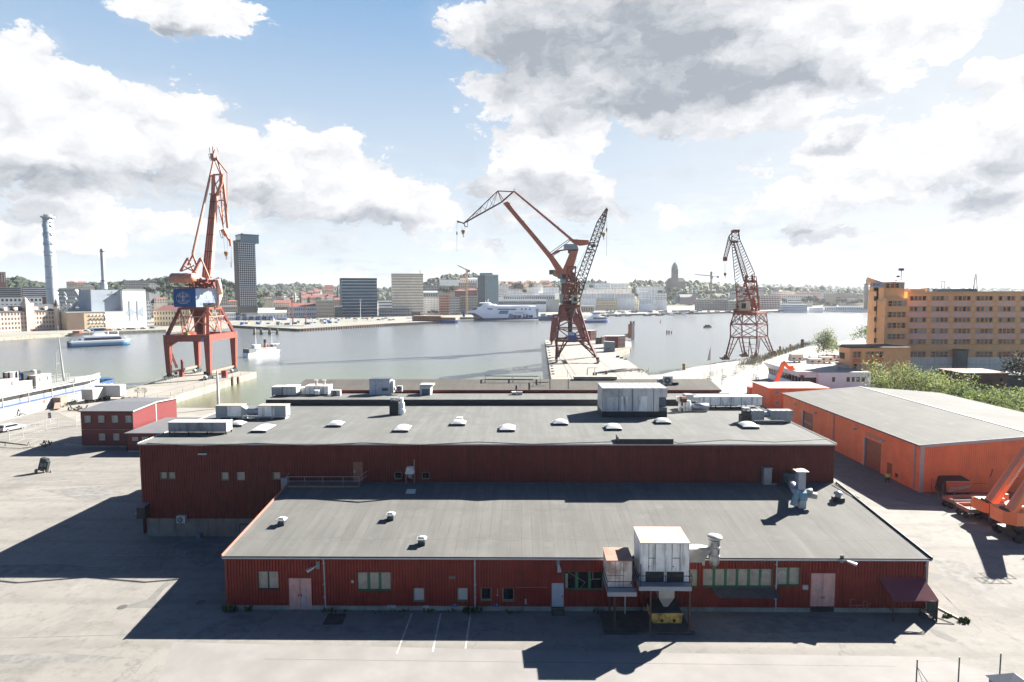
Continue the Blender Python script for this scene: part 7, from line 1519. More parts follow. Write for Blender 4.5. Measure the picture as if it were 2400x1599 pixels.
def officewin(par,O,pxa,pxb,pt,pb_,y,n,frame=.0,low=False,cross=False):
 a,b=A(pxa,pb_,y),A(pxb,pt,y);x0,x1,z0,z1=a.x,b.x,a.z,b.z
 mb=MB(O);g=(x1-x0)/n*.13
 mb.box(x0-.05,x1+.05,y-.10,y-.003,z0-.08,z0);mb.box(x0-.05,x1+.05,y-.10,y-.003,z1,z1+.08)
 for i in range(n+1):x=x0+(x1-x0)*i/n;mb.box(x-g,x+g,y-.10,y-.003,z0,z1)
 if cross:mb.box(x0,x1,y-.11,y-.08,(z0+z1)/2-.06,(z0+z1)/2+.06)
 w_=mb.build('window',FR_,par)
 for i in range(n):
  xa,xb=x0+(x1-x0)*i/n+g,x0+(x1-x0)*(i+1)/n-g;mb=MB(O).box(xa,xb,y-.05,y-.004,z0,z1);mb.build('pane',random.choice(GP[3:5]if low else GP),w_)
for ri,(pt,pb_)in enumerate(rows):
 for pxa,pxb in bays:
  off=-(pt-694)*.03
  if ri==5 and pxa==2235:officewin(of,O,2262,2270,pt,pb_,Yo,2,cross=True);continue
  officewin(of,O,pxa+off*.3,pxb+off*.3,pt,pb_,Yo,4,low=ri>4,cross=ri>2)
for pt,pb_ in((706,717),(732,743),(757.5,769),(783,794)):
 for pxa,pxb in bays:
  a,b=A(pxa-2.5,pb_,Yo),A(pxb+2,pt,Yo);mb=MB(O).box(a.x,b.x,Yo-.06,Yo-.003,a.z,b.z);mb.build('spandrel',PKP,of)
mb=MB(O)
for y in(687,706.5,718,731.5,743.5,757.5,769.5,783,795,808,822):
 z=A(2250,y,Yo).z;mb.box(ox0,oxr,Yo-.03,Yo-.002,z-.03,z+.03)
mb.build('panel_joints',M('joint_orange',(.30,.11,.035)),of)
p,q=A(2229,876,Yo),A(2256,820,Yo);mb=MB(O).box(p.x,q.x,Yo-2.5,Yo-.36,p.z,q.z);sh_=mb.build('stair_shaft',M('ribbed_grey_glass',(.22,.25,.27),.35,.3,.1,1),of)
mb=MB(O).box(p.x-.2,q.x+.2,Yo-2.8,Yo-.36,q.z,q.z+.3);mb.box(p.x-1,q.x+.2,Yo-2.9,Yo-.36,p.z-.3,p.z-.002)
for i in range(10):x=p.x+(q.x-p.x)*i/9;mb.box(x-.05,x+.05,Yo-2.56,Yo-2.503,p.z,q.z)
mb.build('shaft_trim',STEEL,sh_)
# tower
Yt=202.5;tx0,tx1=A(2073,760,Yt).x,A(2125,760,Yt).x;tz=A(2090,699,Yt).z;tz2=A(2090,662,Yt+1.5).z
tw=thing('office_tower','orange stair tower with grey pitched top and antennas at the end of the office block','building',(tx0,Yt,0));O=V(tw.location)
mb=MB(O).box(tx0,tx1,Yt,Yt+9,0,tz);mb.box(tx0-.003,tx1-.3,Yt+1.5,Yt+9.5,tz,tz2);
mb.prism([(tx0-.003,Yt+1.2),(tx0-.003,Yt+7),(A(2058,690,Yt+6).x,Yt+6),(A(2059,690,Yt+3).x,Yt+3)],tz-.5,tz2-.4);mb.prism([(tx0,Yt+.5),(A(2054,760,Yt+3).x,Yt+3),(A(2053,760,Yt+6).x,Yt+6),(tx0,Yt+8)],0,tz-.6);mb.prism([(A(2054,760,Yt+3).x+.1,Yt+3.8),(A(2041,760,Yt+6.5).x,Yt+6.5),(A(2043,760,Yt+10).x,Yt+10),(tx0,Yt+10)],0,A(2045,683,Yt+6).z);mb.build('wall',MORG,tw)
zr_=A(2070,648.5,Yt+8).z;x_l,x_r=A(2056,660,Yt+3).x,tx1-.2
mb=MB(O).hexa([(tx0-.4,Yt+1.3,tz2),(x_r,Yt+1.3,tz2),(x_r-2,Yt+9.5,zr_-.3),(x_l+.3,Yt+9.5,zr_-.3),(tx0-.4,Yt+1.3,tz2+.15),(x_r,Yt+1.3,tz2+.15),(x_r-2,Yt+9.5,zr_),(x_l+.3,Yt+9.5,zr_)]);mb.build('roof',M('zinc_roof',(.36,.37,.38),.5,.3,.1,2),tw)
mb=MB(O).add([(tx0-.4,Yt+1.4,tz2),(x_l+.3,Yt+9.4,tz2),(x_l+.3,Yt+9.4,zr_-.05)],[(0,1,2)]);mb.prism([(tx0-.3,Yt+1.45),(x_l+.4,Yt+9.3),(tx0+2,Yt+9.3)],tz2-.6,tz2);mb.build('gable',MORG,tw)
# sign BW on the chamfered top corner
a,b=V((tx0+.05,Yt+1.2,0)),V((tx0-1.6,Yt+5.4,0));za,zb2=A(2060,674,Yt+2).z,A(2060,662,Yt+2).z
d=(a-b).normalized();mb=MB(O);nn=V((d.y,-d.x,0));pa,pb2=b+nn*.4,a+nn*.4;mb.beam(V((pa.x,pa.y,(za+zb2)/2)),V((pb2.x,pb2.y,(za+zb2)/2)),.25,zb2-za);sg=mb.build('roof_sign',M('pale_grey_sign',(.42,.44,.50),.5),tw)
text('BW',1.2,M('navy_letters',(.03,.06,.13),.5),sg,frame4(V((pa.x,pa.y,za+.5))+d*.9+nn*.16-O,d,(0,0,1)),ext=.02,sx=1.4)
a,b=V((tx0,Yt+.5,0)),V((A(2054,760,Yt+3).x,Yt+3,0));d=(a-b).normalized();nn=V((d.y,-d.x,0));zt_=A(2065,708,Yt+2).z;text('ETE',1.3,WHITE,tw,frame4(b+d*.5+nn*.05+V((0,0,zt_))-O,d,(0,0,1)),name='wall_lettering',ext=.03,sx=1.5)
for py in(700,724,749,774,798):
 c=b.lerp(a,-.05);z=A(2052,py,Yt+4).z;mb=MB(O);q=A(2053,py,Yt+2.6);mb.beam(q-V((.25,0,.75)),q+V((-.25,0,.75)),.55,.35);mb.build('slit_window',GLASSD,tw)
for pxa,pxb,pt,pb_,yy in((2075,2118.5,665,675,Yt+1.5),(2081,2124,705.5,717.5,Yt),(2080,2123,731.5,743.5,Yt),(2079.5,2122,757,769,Yt),(2079,2121,783,795,Yt),(2077,2120,810.5,822.5,Yt),(2082,2122,840,851.5,Yt)):officewin(tw,O,pxa,pxb,pt,pb_,yy,4,cross=True)
p=A(2107,650,Yt+5);zt_=A(2112,629,Yt+5).z;mb=MB(O).tube((p.x+.7,Yt+5,tz2),(p.x+.7,Yt+5,zt_),.12,n=6);mb.box(p.x-.2,p.x+1.5,Yt+4.8,Yt+5.2,zt_-.8,zt_);mb.lathe((p.x-.3,Yt+5,zt_-3.0),[(.5,0),(.5,.6)],8);mb.lathe((p.x-.3,Yt+5,zt_-4.6),[(.4,0),(.4,.5)],8);mb.beam((p.x-1.8,Yt+5,zr_-.5),(p.x+.5,Yt+5,zt_-2.5),.08);mb.build('antenna',M('antenna_grey',(.16,.16,.15),.6),tw)
def awn(py,y):a,b=A(2078,py,y),A(2127,py-3,y);mb=MB(O).hexa([(a.x-.3,y-.5,a.z-.2),(b.x,y-.5,a.z-.2),(b.x,y-.003,a.z+.5),(a.x,y-.003,a.z+.5),(a.x-.3,y-.5,a.z-.08),(b.x,y-.5,a.z-.08),(b.x,y-.003,a.z+.62),(a.x,y-.003,a.z+.62)]);mb.build('canopy',M('brown_sheet',(.22,.14,.09),.6),tw)
awn(829,Yt)
# rooftop things on the block
p=A(2135,680,Yo+4);mb=MB((p.x,Yo+4,oz));mb.box(p.x,A(2168,680,Yo+4).x,Yo+4,Yo+8,oz+.08,A(2150,677,Yo+4).z);tag(mb.build('roof_house',MORG),'low orange rooftop house behind the stair tower','roof house')
p=A(2174,680,Yo+4);mb=MB((p.x,Yo+4,oz));mb.box(p.x,A(2178,680,Yo+4).x,Yo+4,Yo+6,oz+.08,A(2176,674.5,Yo+4).z);tag(mb.build('roof_vent',WMET),'small pale chimney on the roof of the office block','chimney')
p=A(2284,680,Yo+6);zt_=A(2284,643,Yo+6).z;mb=MB((p.x,Yo+6,oz));mb.truss([(p.x-.7,Yo+5.5,oz),(p.x+.7,Yo+5.5,oz),(p.x,Yo+6.7,oz)],[(p.x-.2,Yo+5.8,zt_),(p.x+.2,Yo+5.8,zt_),(p.x,Yo+6.1,zt_)],8,.06,.03);mb.box(p.x-2.5,p.x+.6,Yo+5.5,Yo+7,oz,oz+.9);tag(mb.build('radio_mast',M('antenna_grey',(.16,.16,.15))),'lattice radio mast on the roof of the office block','mast')
mb=MB((A(2195,682,Yo+8).x,Yo+8,oz));mb.box(A(2195,682,Yo+8).x,A(2290,682,Yo+8).x,Yo+8,Yo+10,oz+.08,oz+1.0);tag(mb.build('roof_plant',M('roof_plant_grey',(.26,.28,.28),.6,.2,.3,1)),'long grey low plant enclosure on the office block roof','plant room')
# annex
Ya=190;ax0,ax1=A(1992,830,Ya).x,tx0+1;az_=A(2030,816,Ya).z;axl=A(1966,830,Ya+4).x
an_=thing('office_annex','low orange annex with dark roof edge in front of the stair tower','building',(ax0,Ya,0));O=V(an_.location)
mb=MB(O);fp=[(ax0,Ya),(ax1,Ya),(ax1,Ya+12),(A(1974,830,Ya+11).x,Ya+11),(axl,Ya+4)];mb.prism(fp,0,az_);mb.build('wall',MORG,an_)
mb=MB(O);fp2=[(ax0-.2,Ya-.3),(ax1,Ya-.3),(ax1,Ya+12.2),(A(1972,830,Ya+11).x,Ya+11.2),(axl-.3,Ya+3.8)];mb.prism(fp2,az_,az_+.25);mb.build('roof',M('dark_roof_edge',(.05,.05,.055),.8,0,.2,1),an_)
RP=M('deep_orange_spandrel',(.78,.20,.06),.6)
for pxa,pxb in((1999,2018),(2029,2070)):
 for pt,pb_ in((824.5,838),(853,864)):officewin(an_,O,pxa,pxb,pt,pb_,Ya,2 if pxa<2010 else 4,cross=True)
 a,b=A(pxa-1,851,Ya),A(pxb+1,840,Ya);mb=MB(O).box(a.x,b.x,Ya-.05,Ya-.003,a.z,b.z);mb.build('spandrel',RP,an_)
a,b=A(2040,904,Ya),A(2070,878,Ya);mb=MB(O).box(a.x,b.x,Ya-.06,Ya-.003,max(.1,a.z),b.z);mb.build('glazed_entrance',GLASSD,an_)
d=(V((ax0,Ya,0))-V((axl,Ya+4,0)));L_=d.length;d.normalize();nn=V((d.y,-d.x,0));s_=V((axl,Ya+4,0))
mb=MB(O);c=s_+d*L_*.32+nn*.05;mb.beam(c-d*L_*.22+V((0,0,az_-2.6)),c+d*L_*.22+V((0,0,az_-2.6)),.1,1.9);mb.build('dark_window',GLASSD,an_)
# red brick low building and garden
p=G(2258,912);q=A(2362,912,p.y+5);mb=MB((p.x,p.y+8,0));yb2=172;a,b=A(2258,900,yb2),A(2362,908,yb2);zt_=A(2300,874,yb2).z
t=thing('brick_shed','low dark red brick shed with sloping dark roof below the office block','building',(a.x,yb2,0));O=V(t.location);mb=MB(O).box(a.x,b.x,yb2,yb2+10,-.5,zt_-.3);mb.build('wall',M('brick_red',(.16,.045,.035),.85,0,.25,3),t);mb=MB(O).box(a.x-.5,b.x+.3,yb2-.4,yb2+10.4,zt_-.3,zt_);mb.build('roof',M('dark_red_roof',(.10,.035,.035),.8,0,.2,1),t);mb=MB(O);u,v=A(2344,894,yb2),A(2350,886,yb2);mb.box(u.x,v.x,yb2-.05,yb2-.003,u.z,v.z);mb.build('window',GLASSD,t)
a=A(2363,908,yb2);t=thing('grey_shed','dark grey shed joining the red brick shed at the right edge','building',(a.x,yb2+1,0));mb=MB(V(t.location));mb.box(a.x+.2,a.x+16,yb2+1,yb2+9,-.5,zt_-1.0);mb.build('wall',M('slate_wall',(.055,.06,.08),.8,0,.2,1),t);mb=MB(V(t.location));mb.box(a.x+.2,a.x+16,yb2+.7,yb2+9.3,zt_-1,zt_-.8);mb.build('roof',BLACK,t)
mb=MB().prism([(wx+34,134),(wx+36,168),(135,190),(190,200),(190,120),(95,90)],.006,.03);struct('lawn',mb,M('lawn_green',(.035,.07,.02),.9,0,.3,1,spot=(.09,.12,.04),spamt=.6,spscale=.2))
# ================================================================ TREES (near)
BARK=M('bark',(.12,.09,.06))
def tree(name,label,base,h,r,n,mat,leaf=.3,trunk=.25,group=None,sq=1.0,droop=0,nb=7):
 t=thing(name,label,'tree',base,group);mb=MB();
 limbs=[]
 mb.tube((0,0,0),(0,0,h*.45),.055*h**.5*trunk*4*.4,.05*h**.5*trunk*4*.25,n=7)
 for i in range(nb):
  a=2*PI*i/nb+random.uniform(-.3,.3);e=V((math.cos(a)*r*random.uniform(.4,.75),math.sin(a)*r*random.uniform(.4,.75),h*random.uniform(.55,.95)));mb.tube((0,0,h*random.uniform(.2,.42)),e,.09,.03,n=5);limbs.append(e)
 mb.build('trunk',BARK,t)
 mb=MB();cl=limbs+[V((random.gauss(0,.45)*r,random.gauss(0,.45)*r,h*random.uniform(.4,1.0)))for _ in range(int(nb*1.8))]
 for i in range(n):
  c=random.choice(cl);d=V((random.gauss(0,1),random.gauss(0,1),random.gauss(0,1)*sq));d*=r*.26;p=c+d
  if droop:p.z-=abs(random.gauss(0,1))*droop
  if p.z<.3:p.z=random.uniform(.3,1)
  a=V((random.uniform(-1,1),random.uniform(-1,1),random.uniform(-1,1))).normalized();b=a.cross(V((random.uniform(-1,1),random.uniform(-1,1),.7))).normalized();s=leaf*random.uniform(.55,1.3)
  mb.add([p-a*s,p+b*s*.55,p+a*s,p-b*s*.55],[(0,1,2,3)])
 mb.build('crown',mat,t);return t
LG1=M('bright_leaves',(.20,.25,.075),.7,0,.4,.8,spot=(.36,.38,.16),spamt=.7,spscale=.5);LG2=M('mid_leaves',(.12,.17,.05),.75,0,.4,.8,spot=(.24,.28,.09),spamt=.6,spscale=.5)
def translucent(m):
 n=m.node_tree.nodes;l=m.node_tree.links;b=n['Principled BSDF'];o=[x for x in n if x.type=='OUTPUT_MATERIAL'][0];tr=n.new('ShaderNodeBsdfTranslucent');mx=n.new('ShaderNodeMixShader');mx.inputs[0].default_value=.5
 l.new(b.inputs['Base Color'].links[0].from_socket,tr.inputs[0]);l.new(b.outputs[0],mx.inputs[1]);l.new(tr.outputs[0],mx.inputs[2]);l.new(mx.outputs[0],o.inputs[0])
for m_ in(LG1,LG2,M('birch_leaves',(.17,.21,.10),.75,0,.4,.6)):translucent(m_);LG3=M('dark_leaves',(.012,.022,.014),.85,0,.4,.8)
random.seed(11)
for lbl,px,Yy,zt_px,r,n,m in(('tall bushy pale green tree directly left in the row behind the orange warehouse',2105,158,862,5.2,2300,LG1),('pale green tree filling the gap at the white building end',2070,166,885,3.4,1200,LG1),('second bushy tree of the row in front of the concrete base',2170,155,880,5.0,2100,LG1),('loose topped tree below the grey glass stair shaft',2215,148,893,5.2,2100,LG1),('bushy tree before the red brick shed',2262,142,905,4.6,2000,LG2),('shrubby tree above the warehouse ridge',2300,132,925,4.0,1900,LG2),('shrubby tree left of the frame edge behind the warehouse roof',2345,124,935,4.2,1900,LG2),('bushy tree at the right frame edge behind the warehouse roof',2395,126,925,4.8,2000,LG1),('low shrubby tree behind the warehouse eaves at the right edge',2385,116,958,3.6,1500,LG2)):
 g_=A(px,900,Yy);h=A(px,zt_px,Yy).z;tree('bushy_tree',lbl,(g_.x,Yy,0),max(3.2,h),r,n,m,.27,group='trees behind the orange warehouse')
tree('dark_yew','very dark conifer like tree at the right edge by the concrete base',(A(2388,880,176).x,176,0),A(2388,848,176).z,4.8,1500,LG3,.35)
g_=G(1930,838);tree('birch_tree','single drooping birch on the sandy quay left of the orange office',g_,A(1930,777,g_.y).z,4.6,2600,M('birch_leaves',(.17,.21,.10),.75,0,.4,.6),.33,droop=1.6)
g_=G(1951,832);tree('young_tree','smaller green tree just right of the drooping birch',g_,6.5,3.0,700,LG2,.33)
g_=V((A(2032,775,330).x,330,0));tree('young_tree','round green tree beside the back of the orange tower',g_,A(2030,767,330).z,5.0,900,LG2,.45)
# quay things on the right: bollards, shrubs, caravans, posts
for lbl,px,py,w_,h in(('ochre mooring bollard at the quay edge left of the red lattice crane',1603,867,1.0,2.4),('ochre bollard by the quay edge right of the lattice crane',1828,823,.9,2.4),('brown wooden post on the quay near the birch',1880,815,1.4,4.4),('slim ochre post above the white van on the quay',1852,821,.7,3.2)):
 p=G(px,py);mb=MB(p).lathe(p,[(w_*.6,0),(w_*.55,h*.7),(w_*.7,h*.75),(w_*.5,h)],8);tag(mb.build('quay_bollard',M('ochre_paint',(.42,.27,.08))if px!=1880 else M('brown_post',(.12,.07,.05))),lbl,'bollard')
GRY=M('sage_foliage',(.10,.12,.07),.85,0,.35,1.2)
for i,(px,py,r)in enumerate(((1668,882,1.1),(1725,880,1.3),(1698,889,1.0),(1768,887,1.1),(1775,893,.8),(1742,868,1.2),(1662,895,.9),(1880,845,1.0),(1770,860,1.0),(1733,862,1.0),(1782,855,.9),(1898,840,.8))):
 leafball('shrub','grey green shrub dotted on the sandy quay','shrub',G(px,py),r,90,GRY,group='grey green shrubs dotted on the sandy quay',sq=.8)
p0=[]
weeds('grass',[(G(1750+i*7,855-i*2.3).x,G(1750+i*7,855-i*2.3).y,3.2,90,1.7)for i in range(22)],M('dry_grass',(.20,.20,.12),.9,0,.3,.6))
fence('wire_fence','tall wire fence across the sandy quay right of the far roof',[tuple(G(px,py)[:2])for px,py in((1635,905),(1650,890),(1680,880),(1692,872),(1725,868),(1765,864),(1770,853),(1800,848))],2.6,M('dull_post',(.2,.17,.14)))
for lbl,px,pyb,pyt in(('bare thin pole with a brown base right of the farthest hall',1692,902,865),('tall white flag pole left of the red lattice crane',1664,886,812),('tall white flag pole in front of the red lattice crane',1776,868,790),('short lamp pole on the quay beyond the lattice crane',1836,823,812)):
 p=G(px,pyb);z=A(px,pyt,p.y).z;t=thing('flag_pole' if 'flag' in lbl else 'lamp_pole',lbl,'pole',p);mb=MB().tube((0,0,0),(0,0,z),.1,.05,n=6);mb.build('pole',WHITE if 'white' in lbl else STEEL,t)
 if 'flag' in lbl:mb=MB().add([(0,0,z),(0,0,z-4.6),(-1.0,.1,z-4.8),(-.5,.2,z-2.2)],[(0,1,2,3)]);mb.add([(0,.03,z),(0,.03,z-4.6),(-1.0,.13,z-4.8),(-.5,.23,z-2.2)],[(3,2,1,0)]);mb.build('flag',WHITE,t)
def caravan(lbl,px,py,L_,h,name='caravan'):
 p=G(px,py);t=thing(name,lbl,'caravan',p,'caravans and vans on the sandy quay');mb=MB().extr([(0,0,.5),(L_,0,.5),(L_+.3,0,1.2),(L_-.1,0,h),(.3,0,h),(-.1,0,1.4)],(0,2.3,0));mb.build('body',WHITE,t)
 mb=MB().box(.8,1.8,-.03,-.003,1.3,1.9);mb.box(L_-1.8,L_-.8,-.03,-.003,1.3,1.9);mb.build('window',GLASSD,t)
 for x in(L_*.3,L_*.7):mb=MB().tube((x,-.05,.33),(x,.2,.33),.33,n=10);mb.build('wheel',RUBBER,t)
for a in(('white caravan with two dark windows parked nearest the white building',1896,857,5.2,2.6),('white caravan behind the dish of the white building',1922,852,5.5,2.6),('white caravan below the drooping birch',1940,845,5.5,2.6),('white box van standing left of the caravans',1853,850,5.0,3.4),('white caravan farthest right of the row by the annex',1958,846,5.0,2.6)):caravan(*a)
mb=MB().prism(g2((1500,900),(1640,895),(1780,870),(1870,862),(1960,850),(1960,862),(1790,900),(1760,930),(1680,925)),.005,.008);struct('gravel_path',mb,M('white_gravel',(.29,.28,.265),.95,0,.08,.3))
# ---- small orange boom lift by the white building
OLF=M('lift_orange',(.84,.21,.07),.45,0,.08,1)
t=thing('boom_lift','small folded orange boom lift rising behind the stacked orange cabins','boom lift',G(1819,915));Yl=166;O=V(t.location)
P=lambda px,py:A(px,py,Yl)
mb=MB(O).beam(P(1819,895),P(1836,851),.9);mb.build('lower_boom',OLF,t);mb=MB(O).beam(P(1836,848),P(1847,862),.7);mb.beam(P(1847,862),P(1862,866),.6);mb.build('upper_boom',OLF,t);mb=MB(O);a=P(1852,866);mb.box(a.x-.5,a.x+.7,Yl-.5,Yl+.6,a.z-.2,a.z+1.0);mb.build('basket',OLF,t);mb=MB(O);a=P(1818,900);mb.box(a.x-1,a.x+1.2,Yl-1,Yl+1,.4,a.z);mb.build('turret',OLF,t)
# ================================================================ LOWER RIGHT YARD
# person
p=G(2080,1134);HV=M('hi_vis_yellow',(.55,.85,.10),.7,0,.1,6);TR=M('dark_trousers',(.02,.024,.035),.85);SK=M('skin',(.45,.26,.18),.6);HR_=M('dark_hair',(.03,.02,.015),.8)
def skin(name,pts,edges,mat,par,sub=2):
 me=bpy.data.meshes.new(name);me.from_pydata([V(a[:3])for a in pts],edges,[]);ob=bpy.data.objects.new(name,me);COL.objects.link(ob)
 m=ob.modifiers.new('s','SKIN');ob.modifiers.new('u','SUBSURF').levels=sub;ob.modifiers['u'].render_levels=sub
 for i,a in enumerate(pts):
  v=me.skin_vertices[0].data[i];r=a[3];v.radius=(r,r if len(a)<5 else a[4]);v.use_root=(i==0)
 dg=bpy.context.evaluated_depsgraph_get();dg.update();m2=bpy.data.meshes.new_from_object(ob.evaluated_get(dg));bpy.data.objects.remove(ob)
 m2.materials.clear();m2.materials.append(mat);m2.polygons.foreach_set('use_smooth',[True]*len(m2.polygons));o=bpy.data.objects.new(name,m2);COL.objects.link(o);o.parent=par;return o
pe=thing('person','person in a yellow hi vis jacket and dark trousers walking along the orange warehouse','person',p)
pts=[(0,0,.95,.13,.11),(0,0,1.15,.14,.11),(0,.01,1.38,.16,.11),(0,.01,1.52,.06),(0,0,1.60,.055),(.01,-.01,1.70,.095),(.01,-.01,1.78,.07),
       (-.10,0,.9,.095),(-.24,-.05,.5,.065),(-.38,0,.1,.045),(-.27,-.06,.045,.045),(.10,0,.9,.095),(.22,.02,.48,.065),(.30,.1,.1,.045),(.41,.04,.045,.045),
       (-.21,.01,1.42,.06),(-.29,.05,1.14,.048),(-.20,-.1,.95,.036),(-.18,-.13,.88,.03),(.21,.01,1.42,.06),(.30,-.03,1.16,.048),(.34,-.2,1.02,.036),(.33,-.25,.97,.03)]
ed=[(0,1),(1,2),(2,3),(3,4),(4,5),(5,6),(0,7),(7,8),(8,9),(9,10),(0,11),(11,12),(12,13),(13,14),(2,15),(15,16),(16,17),(17,18),(2,19),(19,20),(20,21),(21,22)]
skin('body',pts,ed,SK,pe)
skin('jacket',[(0,0,.88,.16,.14),(0,0,1.15,.165,.135),(0,.01,1.38,.185,.13),(0,.01,1.5,.09),(-.22,.01,1.42,.078),(-.30,.05,1.14,.066),(-.215,-.08,.98,.055),(.22,.01,1.42,.078),(.31,-.03,1.16,.066),(.345,-.18,1.04,.055)],[(0,1),(1,2),(2,3),(2,4),(4,5),(5,6),(2,7),(7,8),(8,9)],HV,pe)
skin('trousers',[(0,0,.93,.15,.13),(-.10,0,.87,.115),(-.24,-.05,.5,.085),(-.38,0,.13,.065),(.10,0,.87,.115),(.22,.02,.48,.085),(.30,.1,.13,.065)],[(0,1),(1,2),(2,3),(0,4),(4,5),(5,6)],TR,pe)
skin('shoes',[(-.38,0,.07,.055),(-.25,-.06,.05,.05)],[(0,1)],BLACK,pe,1);skin('shoes',[(.30,.1,.07,.055),(.43,.04,.05,.05)],[(0,1)],BLACK,pe,1)
mb=MB().lathe((.01,.01,1.68),[(.104,0),(.108,.05),(.085,.11),(.03,.145)],12);mb.build('hair',HR_,pe,True)
for s in(-1,1):
 hx=-.18 if s<0 else .33;hy,hz=(-.13,.88)if s<0 else(-.25,.97)
 for k in range(5):a=(k-2)*.018;ln=(.045,.07,.078,.07,.055)[k];mb=MB();q=V((hx+a,hy-.02,hz-.02));mb.tube(q,q+V((a*.3,-ln*.5,-ln*.6)),.009,.008,n=5);mb.tube(q+V((a*.3,-ln*.5,-ln*.6)),q+V((a*.3,-ln*.4,-ln)),.008,.006,n=5);mb.build('finger',SK,pe)
mb=MB().beam((.01,-.105,1.715),(.01,-.13,1.69),.025);mb.beam((-.02,-.1,1.665),(.04,-.1,1.665),.012);mb.box(-.035,-.015,-.105,-.095,1.73,1.742);mb.box(.035,.055,-.105,-.095,1.73,1.742);mb.build('face',M('face_shade',(.30,.14,.11),.6),pe)
# covered trailer with orange panel
p0,p1=G(2216,1166),G(2276,1166);yq=p0.y;t=thing('compressor_trailer','dark covered trailer with a bright orange side panel and white script lettering','trailer',p0);O=V(p0);x0,x1=p0.x,p1.x+.3;xl=A(2183,1160,yq+2.6).x;z0,z1=A(2240,1152,yq).z,A(2240,1129,yq).z
mb=MB(O).hexa([(xl,yq,z0-.2),(x1,yq,z0-.2),(x1,yq+3,z0-.2),(xl,yq+3,z0-.2),(xl+.3,yq+.3,z1+.05),(x1-.4,yq+.05,z1+.05),(x1-.5,yq+2.6,z1+.35),(xl+.5,yq+2.6,z1+.35)]);mb.build('cover',M('black_tarpaulin',(.02,.022,.028),.55,0,.3,2),t)
mb=MB(O).hexa([(x0+.15,yq-.04,z0-.1),(x1+.1,yq-.04,z0-.1),(x1+.1,yq+.02,z0-.1),(x0+.15,yq+.02,z0-.1),(x0,yq-.0,z1),(x1-.25,yq-.0,z1),(x1-.25,yq+.06,z1),(x0,yq+.06,z1)]);pn=mb.build('side_panel',M('panel_orange',(.72,.15,.05),.5),t)
text('Premapter',.62,WHITE,pn,frame4(V((x0+.45,yq-.075,z0+.2))-O,(1,0,.22),(-.1,0,1)),shear=.4,ext=.012,offset=.008,sx=1.0);mb=MB(O).beam((x0+.3,yq-.08,z0+.02),(x0+1.3,yq-.08,z0+.18),.03,.09);mb.beam((x0+1.7,yq-.08,z0+.32),(x0+2.8,yq-.08,z0+.55),.03,.07);mb.beam((x0,yq-.03,z1+.02),(x1-.25,yq-.03,z1+.02),.06,.06);mb.build('lettering_swash',WHITE,pn)
mb=MB(O).box(xl+.3,x1,yq+.4,yq+2.6,.35,z0-.2);mb.build('chassis',BLACK,t)
for x in(xl+1,x1-1):mb=MB(O).tube((x,yq+.1,.4),(x,yq+.4,.4),.4,n=12);mb.build('wheel',RUBBER,t)
def flatbed(lbl,pts,hz,par_y):
 (ax,ay),(bx,by),(cx__,cy__),(dx,dy)=pts;q=[G(*k,hz)for k in pts];t=thing('flatbed_trailer',lbl,'trailer',(q[0].x,q[0].y,0),'flatbed trailers by the orange wall');O=V(t.location);gr=M('dusty_grey_side',(.33,.31,.29),.7,0,.15,2);orr=M('faded_orange_side',(.50,.19,.12),.6,0,.15,2)
 for i in range(4):
  a,b=q[i],q[(i+1)%4];mb=MB(O).beam(a+V((0,0,-.2)),b+V((0,0,-.2)),.08,.4);mb.build('side_board',orr if i in(0,3)else gr,t)
 mb=MB(O).prism([tuple(k[:2])for k in q],hz-.55,hz-.42);mb.build('deck',M('worn_deck',(.20,.19,.18),.85,0,.2,2),t)
 mb=MB(O).beam(q[0].lerp(q[1],.1)+V((0,0,-.75)),q[0].lerp(q[1],.9)+V((0,0,-.75)),.2,.25);mb.build('chassis',BLACK,t)
 for f_ in(.25,.75):
  for e in(0,1):c=(q[0].lerp(q[1],f_)if not e else q[3].lerp(q[2],f_));mb=MB(O).tube((c.x-.1,c.y-.1,.35),(c.x+.1,c.y+.1,.35),.35,n=12);mb.build('wheel',RUBBER,t)
flatbed('farther flatbed trailer with grey and orange boards behind the boom lifts',[(2209,1162),(2236,1172),(2330,1171),(2306,1157)],1.3,0)
flatbed('nearer flatbed trailer with cream edge beside the fence posts',[(2241,1178),(2272,1194),(2345,1193),(2318,1176)],1.3,0)
